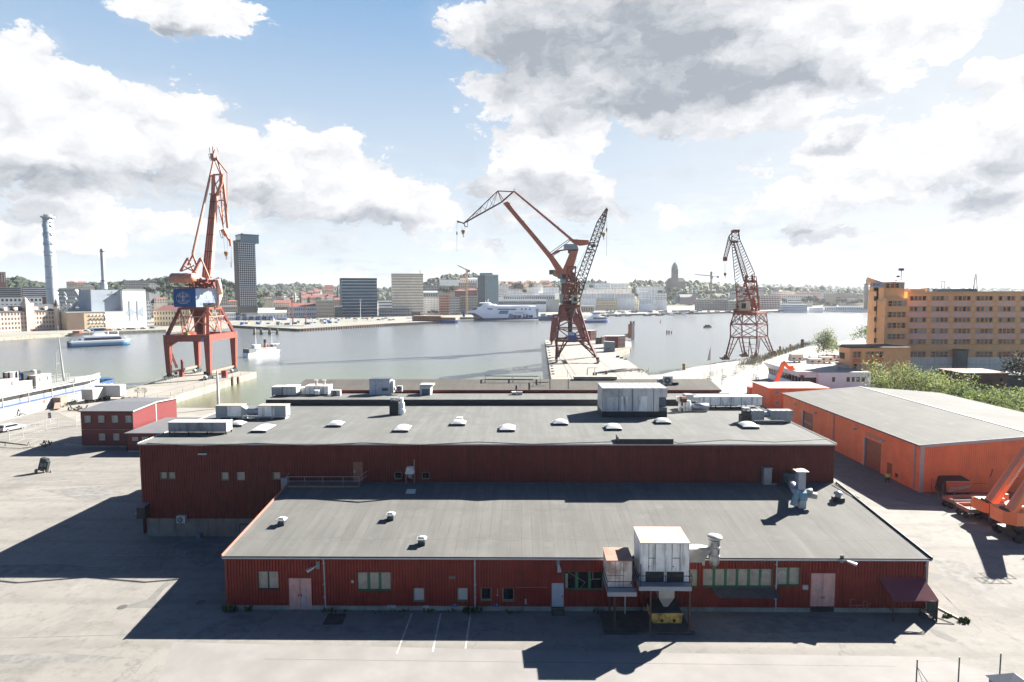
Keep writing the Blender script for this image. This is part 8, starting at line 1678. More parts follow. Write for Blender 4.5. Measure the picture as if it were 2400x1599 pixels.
# large boom lifts
def biglift(lbl,base,turret,boomA,boomB,Yl,w0,txt=None):
 t=thing('boom_lift',lbl,'boom lift',(G(*base).x,Yl,0),'large orange boom lifts');O=V(t.location);P=lambda px,py,y=Yl:A(px,py,y)
 (l,r,tp,bt)=turret;a,b=P(l,bt),P(r,tp);mb=MB(O);cx=a.x+1.0
 mb.prism([(a.x,Yl+.3),(a.x+.9,Yl-.6),(b.x,Yl-.6),(b.x,Yl+2.2),(a.x,Yl+2.2)],a.z,b.z);mb.build('turntable',OLF,t)
 mb=MB(O).prism([(a.x+.1,Yl+.35),(a.x+.95,Yl-.5),(b.x-.1,Yl-.5),(b.x-.1,Yl+2.1),(a.x+.1,Yl+2.1)],b.z,b.z+.12);mb.box(a.x+1.4,a.x+2.2,Yl-.2,Yl+.5,b.z+.12,b.z+.6);mb.box(a.x+2.4,b.x,Yl+.8,Yl+1.9,b.z+.12,b.z+.8);mb.build('engine_cover',M('lift_orange_light',(.72,.22,.10),.45),t)
 mb=MB(O).box(a.x+1,b.x+.6,Yl-.6,Yl+2.4,.5,1.1);mb.tube((a.x+1.8,Yl+.8,1.1),(a.x+1.8,Yl+.8,a.z),.8,n=12);mb.build('chassis',BLACK,t)
 for x in(a.x+1.2,b.x+.3):
  for y in(Yl-.8,Yl+2.2):mb=MB(O).tube((x,y,.55),(x,y+.45,.55),.55,n=14);mb.build('wheel',RUBBER,t)
 p,q=P(*boomA),P(*boomB);q=q+(q-p)*1.0;mb=MB(O).beam(p,q,w0,w0*1.1,w0*.75,up=(0,1,0));bm=mb.build('boom',OLF,t)
 mb=MB(O).beam(p+V((-w0*.2,-.2,w0*.35)),q+V((-w0*.3,-.2,w0*.25)),w0*.35,w0*.8,up=(0,1,0));mb.build('boom_edge',M('lift_orange_light',(.72,.22,.10)),bm)
 mb=MB(O).beam(p+V((.9,.2,-.3)),p.lerp(q,.16)+V((.5,.2,-.2)),.16);mb.box(p.x-.5,p.x+.6,Yl-.2,Yl+1,b.z,p.z+.3);mb.build('lift_cylinder',STEEL,t)
 if txt:
  d=(q-p).normalized();n_=V((0,-1,0));up=n_.cross(d)
  if up.z<0:up=-up
  st=p.lerp(q,.19)-up*w0*.16+V((0,-w0*.62,0));text(txt,w0*.62,WHITE,bm,frame4(st-O+V((w0*.12,0,0)),d,up),ext=.01,offset=.012,sx=1.06)
 mb=MB(O);c=q;mb.path([(c.x-1,Yl-.6,c.z),(c.x+1,Yl-.6,c.z),(c.x+1,Yl+.6,c.z),(c.x-1,Yl+.6,c.z),(c.x-1,Yl-.6,c.z),(c.x-1,Yl-.6,c.z+1.1),(c.x+1,Yl-.6,c.z+1.1),(c.x+1,Yl+.6,c.z+1.1),(c.x-1,Yl+.6,c.z+1.1),(c.x-1,Yl-.6,c.z+1.1)],.04);mb.build('basket',STEEL,t)
 return t
YL1=G(2345,1232).y
biglift('large orange boom lift with white web address on its raised boom',(2340,1232),(2308,2376,1179,1203),(2322,1178),(2399,1068),YL1,.95,'www.premapter.se')
YL2=G(2400,1268).y
biglift('nearer large orange boom lift cut by the right frame edge',(2385,1268),(2354,2440,1199,1229),(2368,1199),(2408,1138),YL2,.85)
p=G(2399,1262);mb=MB(p).box(p.x-.05,p.x+2.5,p.y-.5,p.y+1.5,.3,2.2);tag(mb.build('white_container',WHITE),'white box at the right frame edge under the nearer boom lift','box')
def posts(lbl,lst,h_px,brace=True):
 t=thing('wire_fence',lbl,'fence',G(*lst[0][:2]));O=V(t.location);pr=[]
 for px,pyb,pyt in lst:
  p=G(px,pyb)if pyb<1599 else V((A(px,pyt,41).x,41,0));z=A(px,pyt,p.y).z;mb=MB(O).tube(p,(p.x,p.y,z),.045,n=8);mb.lathe(p,[(.2,0),(.2,.04)],8);mb.build('post',M('weathered_post',(.16,.16,.16),.6,.2),t);pr.append((p,z))
 mb=MB(O)
 for(a,za),(b,zb)in zip(pr,pr[1:]):
  for f_ in(.06,.5,.94):mb.tube((a.x,a.y,za*f_),(b.x,b.y,zb*f_),.004,n=3)
 mb.build('wire',M('dull_post',(.2,.17,.14)),t)
 if brace:mb=MB(O);(a,za),(b,zb)=pr[0],pr[1];mb.tube((a.x,a.y,za*.84),(a.x+1.9,a.y+.1,0),.025,n=6);mb.tube((a.x,a.y,za*.84),(a.x+.6,a.y-.9,0),.02,n=6);mb.build('brace',GALV,t)
posts('row of galvanised fence posts in front of the orange lifts and trailers',[(2182,1164,1121),(2208,1181,1135),(2235,1193,1147),(2274,1213,1163),(2317,1234,1181),(2364,1258,1207),(2420,1290,1235)],0)
posts('row of three bare fence posts in the bottom right corner',[(2150,1650,1546),(2249,1650,1540),(2346,1650,1531),(2450,1650,1525)],0)
p=A(2376,1577,38);mb=MB((p.x,38,0));z=p.z;mb.add([(p.x,38,z),(p.x-1.1,37.1,z-.75),(p.x+1.1,37.1,z-.75),(p.x+1.1,38.9,z-.75),(p.x-1.1,38.9,z-.75)],[(0,1,2),(0,2,3),(0,3,4),(0,4,1)]);mb.box(p.x-.95,p.x+.95,37.25,38.75,0,z-.751);tag(mb.build('kiosk',M('slate_sheet',(.26,.27,.29),.5,.1)),'small grey hipped roof peeking over the bottom edge at the right corner','kiosk')
# ================================================================ FAR BANK
random.seed(21)
TILE=M('red_tile',(.26,.085,.06),.85,0,.2,.3);DARKR=M('dark_slate',(.07,.075,.085),.8,0,.2,.3);PALER=M('pale_flat_roof',(.40,.41,.40),.8,0,.1,.2)
WG=M('far_window',(.06,.07,.085),.25,0,.3,.4);WGB=M('far_window_blue',(.03,.07,.10),.2,0,.3,.2)
def col(n,c,**k):return M(n,c,.8,0,.1,.15,**k)
PINKW=col('pink_brick_stone',(.70,.55,.45));TAN=col('tan_panel',(.60,.48,.32));BROWN=col('brown_panel',(.16,.11,.08));CREAM=col('cream_render',(.78,.70,.56));OFFW=col('off_white_render',(.82,.81,.78));GREYW=col('grey_render',(.40,.42,.43));STONE=col('grey_stone',(.46,.41,.33));BRICKR=col('red_brick_far',(.24,.09,.065));ROSE=col('rose_grey_facade',(.52,.39,.36));YEL=col('yellow_stone',(.76,.60,.38));TEAL=col('teal_glass_wall',(.04,.09,.13));COOL=col('cool_white_facade',(.78,.80,.82))
def bld(label,l,r,t,b,Y,dep=18,wall=OFFW,roof='flat',rm=PALER,rows=0,cols=0,wm=WG,ww=.5,wh=.5,group=None,cat='building',name='city_building',rise=None,side=False,down=8,band=False,parts=None,turn=0,exact=False):
 if not exact:
  if b>=727:Y=G((l+r)/2,b).y
  elif l>500:Y*=1.22
 a,c=A(l,b,Y),A(r,t,Y);az_b=math.atan2((a.x+c.x)/2,Y)
 if Y<1100:down=max(down,a.z+1)
 x0,x1,z0,z1=a.x,c.x,a.z,c.z
 th=thing(name,label,cat,(x0,Y,z0),group);O=V(th.location);th.rotation_euler.z=-az_b+math.radians(turn);th.scale.x=math.cos(az_b)/math.cos(math.radians(turn))
 ry=Y+dep/2;rise=(z1-z0)*.25 if rise is None else rise
 zw=z1 if roof=='flat' else z1-rise
 mb=MB(O).box(x0,x1,Y,Y+dep,z0-down,zw);w_=mb.build('wall',wall,th)
 mb=MB(O)
 if roof=='flat':mb.box(x0-.3,x1+.3,Y-.3,Y+dep+.3,zw,zw+max(.5,(z1-z0)*.03))
 elif roof=='gable':mb.hexa([(x0-.5,Y-.6,zw),(x1+.5,Y-.6,zw),(x1+.5,Y+dep+.6,zw),(x0-.5,Y+dep+.6,zw),(x0-.4,ry-.1,z1),(x1+.4,ry-.1,z1),(x1+.4,ry+.1,z1),(x0-.4,ry+.1,z1)])
 else:e=min((x1-x0)*.35,dep*.5);mb.hexa([(x0-.5,Y-.6,zw),(x1+.5,Y-.6,zw),(x1+.5,Y+dep+.6,zw),(x0-.5,Y+dep+.6,zw),(x0+e,ry-.5,z1),(x1-e,ry-.5,z1),(x1-e,ry+.5,z1),(x0+e,ry+.5,z1)])
 mb.build('roof',rm,th)
 if rows and cols:
  H=(zw-z0)/rows;W_=(x1-x0)/cols;a_=W_*ww/2;h_=H*wh/2
  if band:
   for i in range(rows):zc=z0+H*(i+.5);mb=MB(O).box(x0+.3,x1-.3,Y-.15,Y-.003,zc-h_,zc+h_);mb.build('window_band',wm,th)
  elif rows*cols<=45:
   mb=MB().box(-a_,a_,-.15,-.01,-h_,h_);ob=None
   for i in range(rows):
    for j in range(cols):
     loc=V((x0+W_*(j+.5),Y,z0+H*(i+.5)))-O
     if ob is None:ob=mb.build('window',wm,th);ob.location=loc
     else:inst(ob.data,'window',th,loc)
  else:
   mb=MB()
   for j in range(cols):x=-(x1-x0)/2+W_*(j+.5);mb.box(x-a_,x+a_,-.15,-.01,-h_,h_)
   ob=None
   for i in range(rows):
    loc=V(((x0+x1)/2,Y,z0+H*(i+.5)))-O
    if ob is None:ob=mb.build('window_row',wm,th);ob.location=loc
    else:inst(ob.data,'window_row',th,loc)
 return th,O,(x0,x1,Y,z0,zw,z1)
# ---- left bank
t,O,b=bld('long pink brick harbour office with dark dormered roof on the far left bank',-120,157,716,792,440,20,PINKW,'gable',DARKR,5,34,M('brown_window',(.14,.10,.08),.4),.42,.5,rise=5.5,exact=True,turn=22);x0,x1,Y_,z0,zw,z1=b
P=lambda px,py,y=439:A(px,py,y)
mb=MB(O);a,c=P(63,790,438.5),P(80,712,438.5);mb.box(a.x,c.x,438.5,444,z0,c.z);mb.build('gable_tower',PINKW,t);mb=MB(O);q=P(66,712,441);mb.lathe((P(66,712).x,443,q.z-4),[(3.8,0),(3.5,3),(1.8,7),(.2,8.5)],12);mb.build('domed_gable',M('pale_pink_stone',(.52,.42,.37)),t)
mb=MB(O);q=P(149,786);mb.lathe((q.x,439.5,z0),[(2.2,0),(2.2,P(149,722).z-z0)],10);mb.build('corner_turret',PINKW,t);mb=MB(O).lathe((q.x,439.5,P(149,722).z),[(2.6,0),(1.4,2.6),(.1,6.4)],10);mb.build('turret_spire',DARKR,t)
for i in range(9):px=-100+i*27+6;q=P(px,727,440);mb=MB(O).box(q.x-1.2,q.x+1.2,440.5,444,q.z-1,q.z+1.4);mb.build('dormer',CREAM,t)
mb=MB(O);a=P(71,788,438.3);mb.box(P(72,788,438.3).x,P(80,788,438.3).x,438.3,438.49,z0,P(75,779,438.3).z);mb.build('arched_gate',M('orange_gate',(.40,.12,.06)),t)
t,O,b=bld('brown and tan panelled warehouse with rows of round windows on the left bank',158,293,733,777,495,30,TAN,'flat',PALER,exact=True,turn=18);x0,x1,Y_,z0,zw,z1=b
mb=MB(O).box(x0-.05,A(197,760,495).x,494.7,494.99,z0,z1);mb.build('brown_wall',BROWN,t);mb=MB(O).box(A(248,760,495).x,x1,494.75,494.99,z0,z1);mb.build('pale_wall',col('pale_tan_panel',(.76,.64,.48)),t)
for r_,py in enumerate((740,750,758,769)):
 for i in range(5):q=A(211+i*8.7,py,494.6);mb=MB(O).tube((q.x,494.55,q.z),(q.x,494.99,q.z),.75,n=8);mb.build('round_window',OFFW if r_ in(0,2)else WG,t)
t,O,b=bld('tall white power plant block with shade coloured grey side and slim stack on its roof',291,341,681,771,530,28,col('plant_white',(.84,.85,.86)),'flat',PALER,exact=True,turn=24);x0,x1,Y_,z0,zw,z1=b
mb=MB(O).box(A(229,700,534).x,x0,534,558,z0,A(250,680,534).z);mb.build('shade_coloured_side',col('plant_shaded_wall',(.36,.41,.47)),t)  # shade on the plant's left face, put into a darker wall colour
for px in(303,321.5):q=A(px,705,529.9);mb=MB(O).box(q.x-.6,q.x+.6,529.7,529.99,A(px,752,530).z,A(px,705,530).z);mb.build('slit_window',GREYW,t)
mb=MB(O);q=A(306,733,529.8);w_=5.5;mb.extr([(q.x-w_,529.85,q.z),(q.x,529.85,q.z-4),(q.x+w_,529.85,q.z),(q.x,529.85,q.z+4)],(0,.1,0));q=A(329,733,529.8);mb.extr([(q.x-w_*.8,529.85,q.z),(q.x+3,529.85,q.z-4),(q.x+3.4,529.85,q.z+6)],(0,.1,0));mb.build('painted_diamond',col('pale_blue_diamond',(.38,.46,.52)),t)
q=A(269,690,533.9);sg=MB(O);sg.box(A(265,692,534).x,A(286,692,534).x,533.8,533.98,A(270,691.5,534).z,A(270,690,534).z);sg.build('lettering_strip',DARKR,t);text('E',2.2,DARKR,t,frame4(A(273,688,533.8)-O,(1,0,0),(0,0,1)),ext=.02)
mb=MB(O);q0,q1,q2,q3=A(289,678,545),A(288,660,545),A(285,640,545),A(284.5,586,545);mb.lathe((q0.x,545,q0.z),[(3.0,0),(2.6,5),(1.7,q1.z-q0.z+1.2),(1.6,q3.z-q0.z)],14);mb.build('roof_stack',M('stack_grey_white',(.46,.48,.50),.6,.1),t)
mb=MB(O).lathe((q0.x,545,q1.z),[(2.4,0),(2.4,.6)],12);mb.lathe((q0.x,545,q3.z-2.5),[(2.1,0),(2.1,.6)],12);mb.build('stack_ring',STEEL,t)
t=thing('chimney_stack','very tall pale chimney with spiral strakes on the left bank','chimney',A(124,716,560));O=V(t.location);zt=A(118,508,560).z-O.z;zt2=zt
SK_=M('chimney_pale_blue',(.60,.66,.70),.55,.1,.08,.05);mb=MB(O).lathe(O,[(4.9,-15),(4.6,10),(4.3,zt*.5),(4.0,zt)],24);mb.build('shaft',SK_,t,True)
mb=MB(O)
for k in range(8):z=zt*(.06+k*.125);mb.lathe(O,[(4.55,z),(4.75,z+.2),(4.55,z+.5)],24)
mb.build('ring',M('ring_blue_grey',(.22,.30,.35),.6),t)
for ph in(0,2.09,4.19):
 mb=MB(O);pr=None
 for i in range(41):u=i/40;an=ph-u*2*PI*1.35;r=4.35;c=O+V((math.cos(an)*r,math.sin(an)*r,zt*(.58+.40*u)));pr is not None and mb.beam(pr,c,.45,.45);pr=c
 mb.build('spiral_strake',SK_,t)
mb=MB(O).lathe(O,[(5.6,zt-1),(5.6,zt)],20);mb.lathe(O,[(3.4,zt),(3.4,zt+1.6)],14)
for i in range(8):mb.tube(O+V((math.cos(i*PI/4)*5.4,math.sin(i*PI/4)*5.4,zt)),O+V((math.cos(i*PI/4)*5.4,math.sin(i*PI/4)*5.4,zt+1.6)),.12,n=4)
mb.build('crown_platform',WMET,t)
t=thing('process_pipes','tangle of big white process pipes and conveyors between the chimney and the power plant','pipes',A(190,730,540));O=V(t.location);Q=lambda px,py,y=540:A(px,py,y)
mb=MB(O).tube(Q(176,681),Q(203,724),2.2,n=10);mb.tube(Q(186,693,545),Q(204,694,545),1.8,n=10);mb.tube(Q(204,694,545),Q(222,708,545),1.8,n=10);mb.tube(Q(170,724),Q(181,708),1.6,n=8);mb.tube(Q(181,708),Q(188,718),1.6,n=8);mb.tube(Q(205,720),Q(222,712),2.0,n=8);mb.build('white_pipes',WHITE,t)
mb=MB(O);a,c=Q(205,730,545),Q(233,712,545);mb.box(a.x,c.x,545,555,a.z-8,c.z);a,c=Q(160,735,548),Q(206,722,548);mb.box(a.x,c.x,548,560,a.z-8,c.z);a,c=Q(233,728,548),Q(262,715,548);mb.box(a.x,c.x,548,560,a.z-8,c.z);mb.build('pump_house',col('plant_blue_grey',(.33,.39,.43)),t)
mb=MB(O);random.seed(4)
for i in range(40):a=(random.uniform(135,225),random.uniform(690,724));mb.beam(Q(*a,random.uniform(545,556)),Q(a[0]+random.uniform(-9,9),a[1]+random.uniform(-10,10),550),random.uniform(.3,.9))
for i in range(4):a,c=Q(134+i*2,682+i*9,556),Q(186-i*4,682+i*9,556);mb.beam(a,c,.8,1.6)
mb.build('steel_frame',GREYW,t)
mb=MB(O);q=Q(215,705,550);mb.tube(q,q+V((0,0,8)),.7,n=8);mb.build('tan_flue',TAN,t)
random.seed(22)
L=[
 ('white ribbon windowed office behind the pink brick harbour office',-60,103,698,722,560,20,OFFW,'flat',PALER,2,16,WG,.55,.5),
 ('long dark and white striped apartment slab at the far left on the hill',-90,52,674,698,640,16,GREYW,'flat',PALER,5,1,WG,1,.5,True),
 ('striped apartment slab of rose brick left of the chimney',53,118,674,697,640,16,BRICKR,'flat',PALER,5,1,OFFW,1,.4,True),
 ('grey balconied apartment slab right of the tall chimney',133,190,677,702,640,16,GREYW,'flat',PALER,4,14,WG,.5,.5),
 ('plum coloured tower block on the wooded hill at the left edge',-22,13,638,661,880,18,BRICKR,'flat',PALER,5,6,OFFW,.35,.4),
 ('small red roofed villa on the hill left of the chimney',103,118,661,668,820,16,CREAM,'hip',TILE,1,3,WG,.4,.5),
 ('larger ochre apartment house with brown hip roof on the hill',156,178,658,672,800,18,CREAM,'hip',TILE,3,6,WG,.4,.5),
 ('lower ochre apartment house with brown hip roof beside the larger one',178,200,659,676,790,18,CREAM,'hip',TILE,3,6,WG,.4,.5),
 ('cream block with green grey roof below the ochre houses',193,221,667,684,760,18,CREAM,'hip',DARKR,3,7,WG,.4,.5),
 ('grey dark roofed hospital like block on the ridge behind the power plant',294,349,658,676,860,20,GREYW,'flat',DARKR,3,14,WG,.5,.5),
 ('pale low block on the ridge left of the salmon red crane',349,374,665,676,850,18,OFFW,'flat',PALER,2,7,WG,.4,.5),
 ('white apartment house right of the power plant block',340,353,706,750,560,18,OFFW,'flat',PALER,5,3,WG,.4,.4),
 ('beige apartment house with grey mansard right of the white one',351,378,700,745,575,18,CREAM,'hip',DARKR,5,5,WG,.4,.5),
 ('yellowish stone building with dark red mansard behind the crane legs',361,440,716,765,545,20,YEL,'hip',col('plum_tile',(.14,.05,.05)),3,12,WG,.35,.5),
 ('terracotta roofed cream house peeking above the blue machine house',362,392,697,712,620,18,CREAM,'hip',TILE,2,5,WG,.4,.5),
 ('beige corner block just right of the blue machine house',508,533,688,716,640,20,STONE,'flat',DARKR,4,5,WG,.35,.45),
 ('red roofed rose house left of the dark tower',533,556,703,716,650,18,ROSE,'hip',TILE,2,5,WG,.4,.5),
 ('long grey stone building with square windows left of the dark tower',505,556,719,745,600,20,STONE,'flat',PALER,3,13,WG,.4,.45),
 ('white row of town houses right of the dark tower',604,642,708,728,720,20,OFFW,'gable',TILE,3,9,WG,.4,.5),
 ('cream block with terracotta roof in the old town',642,682,704,726,730,20,CREAM,'gable',TILE,3,9,WG,.4,.5),
 ('green roofed cream building right of the dark tower base',603,645,722,740,660,22,CREAM,'gable',col('verdigris_roof',(.30,.38,.32)),2,9,WG,.4,.5),
 ('cream gabled quay warehouse right of the dark tower',605,672,728,750,610,24,CREAM,'gable',PALER,1,8,GREYW,.3,.4),
 ('dark stone block behind the cream quay warehouse',645,680,720,742,650,20,STONE,'flat',TILE,3,8,WG,.35,.45),
 ('white warehouse with two rows of dark windows and red roof',679,742,711,743,615,22,OFFW,'gable',TILE,2,15,WG,.5,.5),
 ('grey brown stone block with green glass attic beside the white warehouse',741,784,705,745,620,22,STONE,'flat',col('glass_attic',(.22,.30,.30)),5,9,WG,.35,.4),
 ('gabled red brown house left of the blue striped office',784,801,698,718,700,18,ROSE,'gable',TILE,3,4,WG,.4,.5),
 ('low dark glass hall left of the blue striped office',784,802,719,744,640,16,TEAL,'flat',PALER,2,4,WGB,.7,.6),
 ('white building with dark horizontal window bands beside the blue striped office',887,958,706,727,640,20,COOL,'flat',PALER,3,1,WGB,1,.42,True),
 ('glazed ground floor hall below the white banded building',887,960,727,742,639,18,GREYW,'flat',DARKR,2,20,WGB,.6,.6),
 ('pale glass gridded office right of the beige tower',993,1034,698,737,680,20,COOL,'flat',PALER,9,12,GREYW,.6,.6),
 ('red brick office block with dark roof edge',1030,1053,694,737,690,20,BRICKR,'flat',TILE,7,6,OFFW,.3,.3),
 ('scaffolded grey block right of the red brick office',1054,1078,697,738,695,20,GREYW,'flat',DARKR,7,7,WG,.6,.5),
 ('grey green gridded block below the blue grey glass tower',1079,1120,695,737,700,20,col('grey_green_facade',(.30,.33,.31)),'flat',PALER,7,11,WG,.5,.5),
 ('silvery sloping roofed hall above the pale glass office',993,1025,682,697,800,20,GREYW,'gable',PALER,1,6,WG,.5,.5),
 ('grey apartment rows at the foot of the wooded hill',994,1045,670,682,900,18,GREYW,'flat',PALER,2,14,WG,.5,.5),
 ('white hotel like slab on the wooded hill',1030,1078,656,664,1080,18,OFFW,'flat',PALER,0,0,WG),
 ('red roofed cream houses below the white slab on the hill',1078,1100,652,662,1090,18,CREAM,'gable',TILE,1,5,WG,.4,.4),
 ('pale gabled hall left of the blue grey glass tower',1097,1124,651,666,1060,18,OFFW,'gable',PALER,1,5,WG,.4,.4),
 ('olive grey apartment blocks behind the tower crane',1040,1075,671,686,860,18,STONE,'flat',PALER,3,9,WG,.5,.5),
 ('brick building with three pink hip roofs left of the tower crane',1066,1092,678,694,820,18,BRICKR,'hip',TILE,2,6,WG,.5,.4),
 ('brick building with pink hip roofs right of the tower crane',1094,1119,676,694,820,18,BRICKR,'hip',TILE,2,6,WG,.5,.4),
 ('brownish office above the pink hip roofs',1075,1118,663,676,900,18,ROSE,'flat',PALER,2,10,WG,.5,.4),
]
for e in L:
 bnd=len(e)>15 and e[15];bld(*e[:15],band=bnd)if len(e)>=15 else bld(*e)
# towers
t,O,b=bld('dark brown high rise tower with overhanging blue glass top',563,598,567,741,820,22,col('tower_dark',(.04,.03,.03)),'flat',DARKR,34,9,M('tower_window',(.50,.58,.64),.4,.1,spec=.2),.62,.62,exact=True,turn=15);x0,x1,Y_,z0,zw,z1=b
xl=x0
a,c=A(562,569,819),A(605,551,819);mb=MB(O).box(a.x,c.x,818,842,a.z,c.z);tg=mb.build('glass_top',M('sky_blue_glass',(.10,.22,.30),.15,.1,.1,.1),t);mb=MB(O).box(a.x-.3,c.x+.3,817.7,842.3,c.z,c.z+1.8);q=A(580,546,830);mb.box(q.x-1,q.x+1,830,831,c.z,q.z);mb.build('top_parapet',M('tower_brown',(.10,.07,.07)),tg)
for i in range(8):mb=MB(O);x=a.x+(c.x-a.x)*(i+.5)/8;mb.box(x-.15,x+.15,817.85,817.99,a.z,c.z);mb.build('mullion',STEEL,tg)
mb=MB(O);a,c=A(557,733.5,819),A(603,718,819);mb.box(a.x,c.x,818.5,819.9,a.z,c.z);mb.build('podium',col('podium_dark',(.05,.06,.075)),t)
mb=MB(O);a,c=A(556,741,818),A(602,734,818);mb.box(a.x,c.x,817.5,820,a.z-4,c.z);mb.build('podium_base',col('podium_pale',(.40,.44,.47)),t)
t,O,b=bld('dark blue glass office with white horizontal stripes',802,884,654,742,795,30,M('deep_teal_glass',(.010,.085,.14),.5,0,.1,.2,spec=.1),'flat',DARKR,12,1,M('white_stripe',(.75,.85,.95),.5),1,.13,band=True,exact=True,turn=6)
t,O,b=bld('beige stone tower with ribbed windows near the middle of the far bank',920,992,644,741,803,26,col('beige_ribbed',(.80,.71,.57)),'flat',STONE,15,34,M('bronze_window',(.16,.14,.11),.3),.5,.5,exact=True,turn=3);x0,x1,Y_,z0,zw,z1=b
mb=MB(O);q0,q1=A(965,740,802.5),A(985,732,802.5);mb.box(q0.x,q1.x,802.6,802.98,q0.z,q1.z);mb.build('entrance',WGB,t);mb=MB(O);q=A(987,632,808);mb.tube((q.x,808,z1),q,.3,n=5);mb.build('mast',STEEL,t)
t,O,b=bld('blue grey glass tower right of the yellow tower crane',1137,1168,646,716,885,24,col('slate_teal_facade',(.17,.28,.33)),'flat',PALER,14,9,M('pale_tower_window',(.24,.32,.36),.3),.5,.4,exact=True);x0,x1,Y_,z0,zw,z1=b
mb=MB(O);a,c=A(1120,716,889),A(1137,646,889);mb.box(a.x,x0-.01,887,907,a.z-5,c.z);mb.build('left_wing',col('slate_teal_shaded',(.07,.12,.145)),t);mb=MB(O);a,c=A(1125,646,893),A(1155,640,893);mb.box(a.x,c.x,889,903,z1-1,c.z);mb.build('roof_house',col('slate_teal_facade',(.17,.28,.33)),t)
# hillside old town: red roofs
for i in range(34):
 px=random.gauss(737,30);py=702-abs(random.gauss(0,1))*9+abs(px-737)*.10
 if not 690<px<800:continue
 w_=random.uniform(8,16);Y_=760+(702-py)*9;bld('red roofed house on the old town mound beside the striped office',px,px+w_,py-7,py+2,Y_,14,random.choice((ROSE,CREAM,BRICKR,OFFW)),'gable',random.choice((TILE,col('plum_tile',(.14,.05,.05)))),1,3,WG,.4,.4,group='red roofed houses of the old town mound',down=14,name='town_house')
bld('peaked dark red roofed hall on the ridge left of the blue striped office',761,781,668,684,950,20,ROSE,'gable',TILE,1,4,WG,.4,.4,rise=9);bld('pale turreted villa below the peaked hall',735,751,679,690,900,18,OFFW,'hip',TILE,1,3,WG)
for px,lb in((691.5,'slim church spire rising from the old town roofs'),(792,'dark thin church spire beside the blue striped office')):
 q=A(px,700,900);zt_=A(px,682 if px<700 else 669,900).z;mb=MB(q).lathe(q,[(2.0,-6),(1.8,(zt_-q.z)*.45),(.1,zt_-q.z)],6);tag(mb.build('church_spire',STONE if px<700 else DARKR),lb,'spire')
random.seed(31)
for i in range(26):
 px=random.uniform(600,690);py=random.uniform(693,706);w_=random.uniform(7,15);bld('small pale town house among the trees right of the dark tower',px,px+w_,py-6,py+3,800+(706-py)*20,14,random.choice((OFFW,CREAM,ROSE)),random.choice(('gable','flat')),random.choice((TILE,DARKR,PALER)),1,3,WG,.4,.4,group='small town houses right of the dark tower',down=10,name='town_house')
for i in range(44):
 px=1172+i*2.7;py=668+random.uniform(-4,12)-(3 if px<1280 else 0);w_=random.uniform(6,11);bld('small brown roofed house on the hillside above the white terminal',px,px+w_,py-5.5,py+2,1180-(py-660)*6,13,random.choice((CREAM,ROSE,TAN,ROSE)),'gable',random.choice((TILE,col('brown_tile',(.16,.09,.065)),TILE)),1,2,WG,.4,.4,group='brown roofed houses crowding the hillside',down=10,name='hill_house')
# white apartment terraces
WAP=[(1168,1190,681,697),(1191,1234,679,694),(1234,1262,684,697),(1240,1272,670,683),(1262,1300,688,700),(1272,1310,674,687),(1168,1192,668,680),
 (1372,1392,665,677),(1393,1430,664,677),(1431,1473,665,677),(1360,1394,680,689),(1395,1437,677,688),(1438,1480,677,688),(1362,1397,690,700),(1398,1440,689,700),(1441,1488,689,700),
 (1490,1520,673,687),(1521,1530,672,686),(1531,1557,672,686),(1497,1526,688,704),(1527,1537,688,703),(1538,1563,687,703),(1500,1530,704,712)]
for i,(l,r,t_,b_)in enumerate(WAP):
 rowdesc='top' if t_<672 else('middle' if t_<686 else 'lower');zone='behind the white terminal' if l<1320 else('between cranes and woods' if l<1489 else 'below the hilltop church')
 bld(f'white apartment block in the {rowdesc} row {zone}',l,r,t_,b_,1010-(t_-664)*5.2,14,COOL if i%3 else OFFW,'flat',PALER,4,max(3,int((r-l)/3.2)),WG,.5,.45,group=f'white apartment blocks {rowdesc} row {zone}',name='apartment_block')
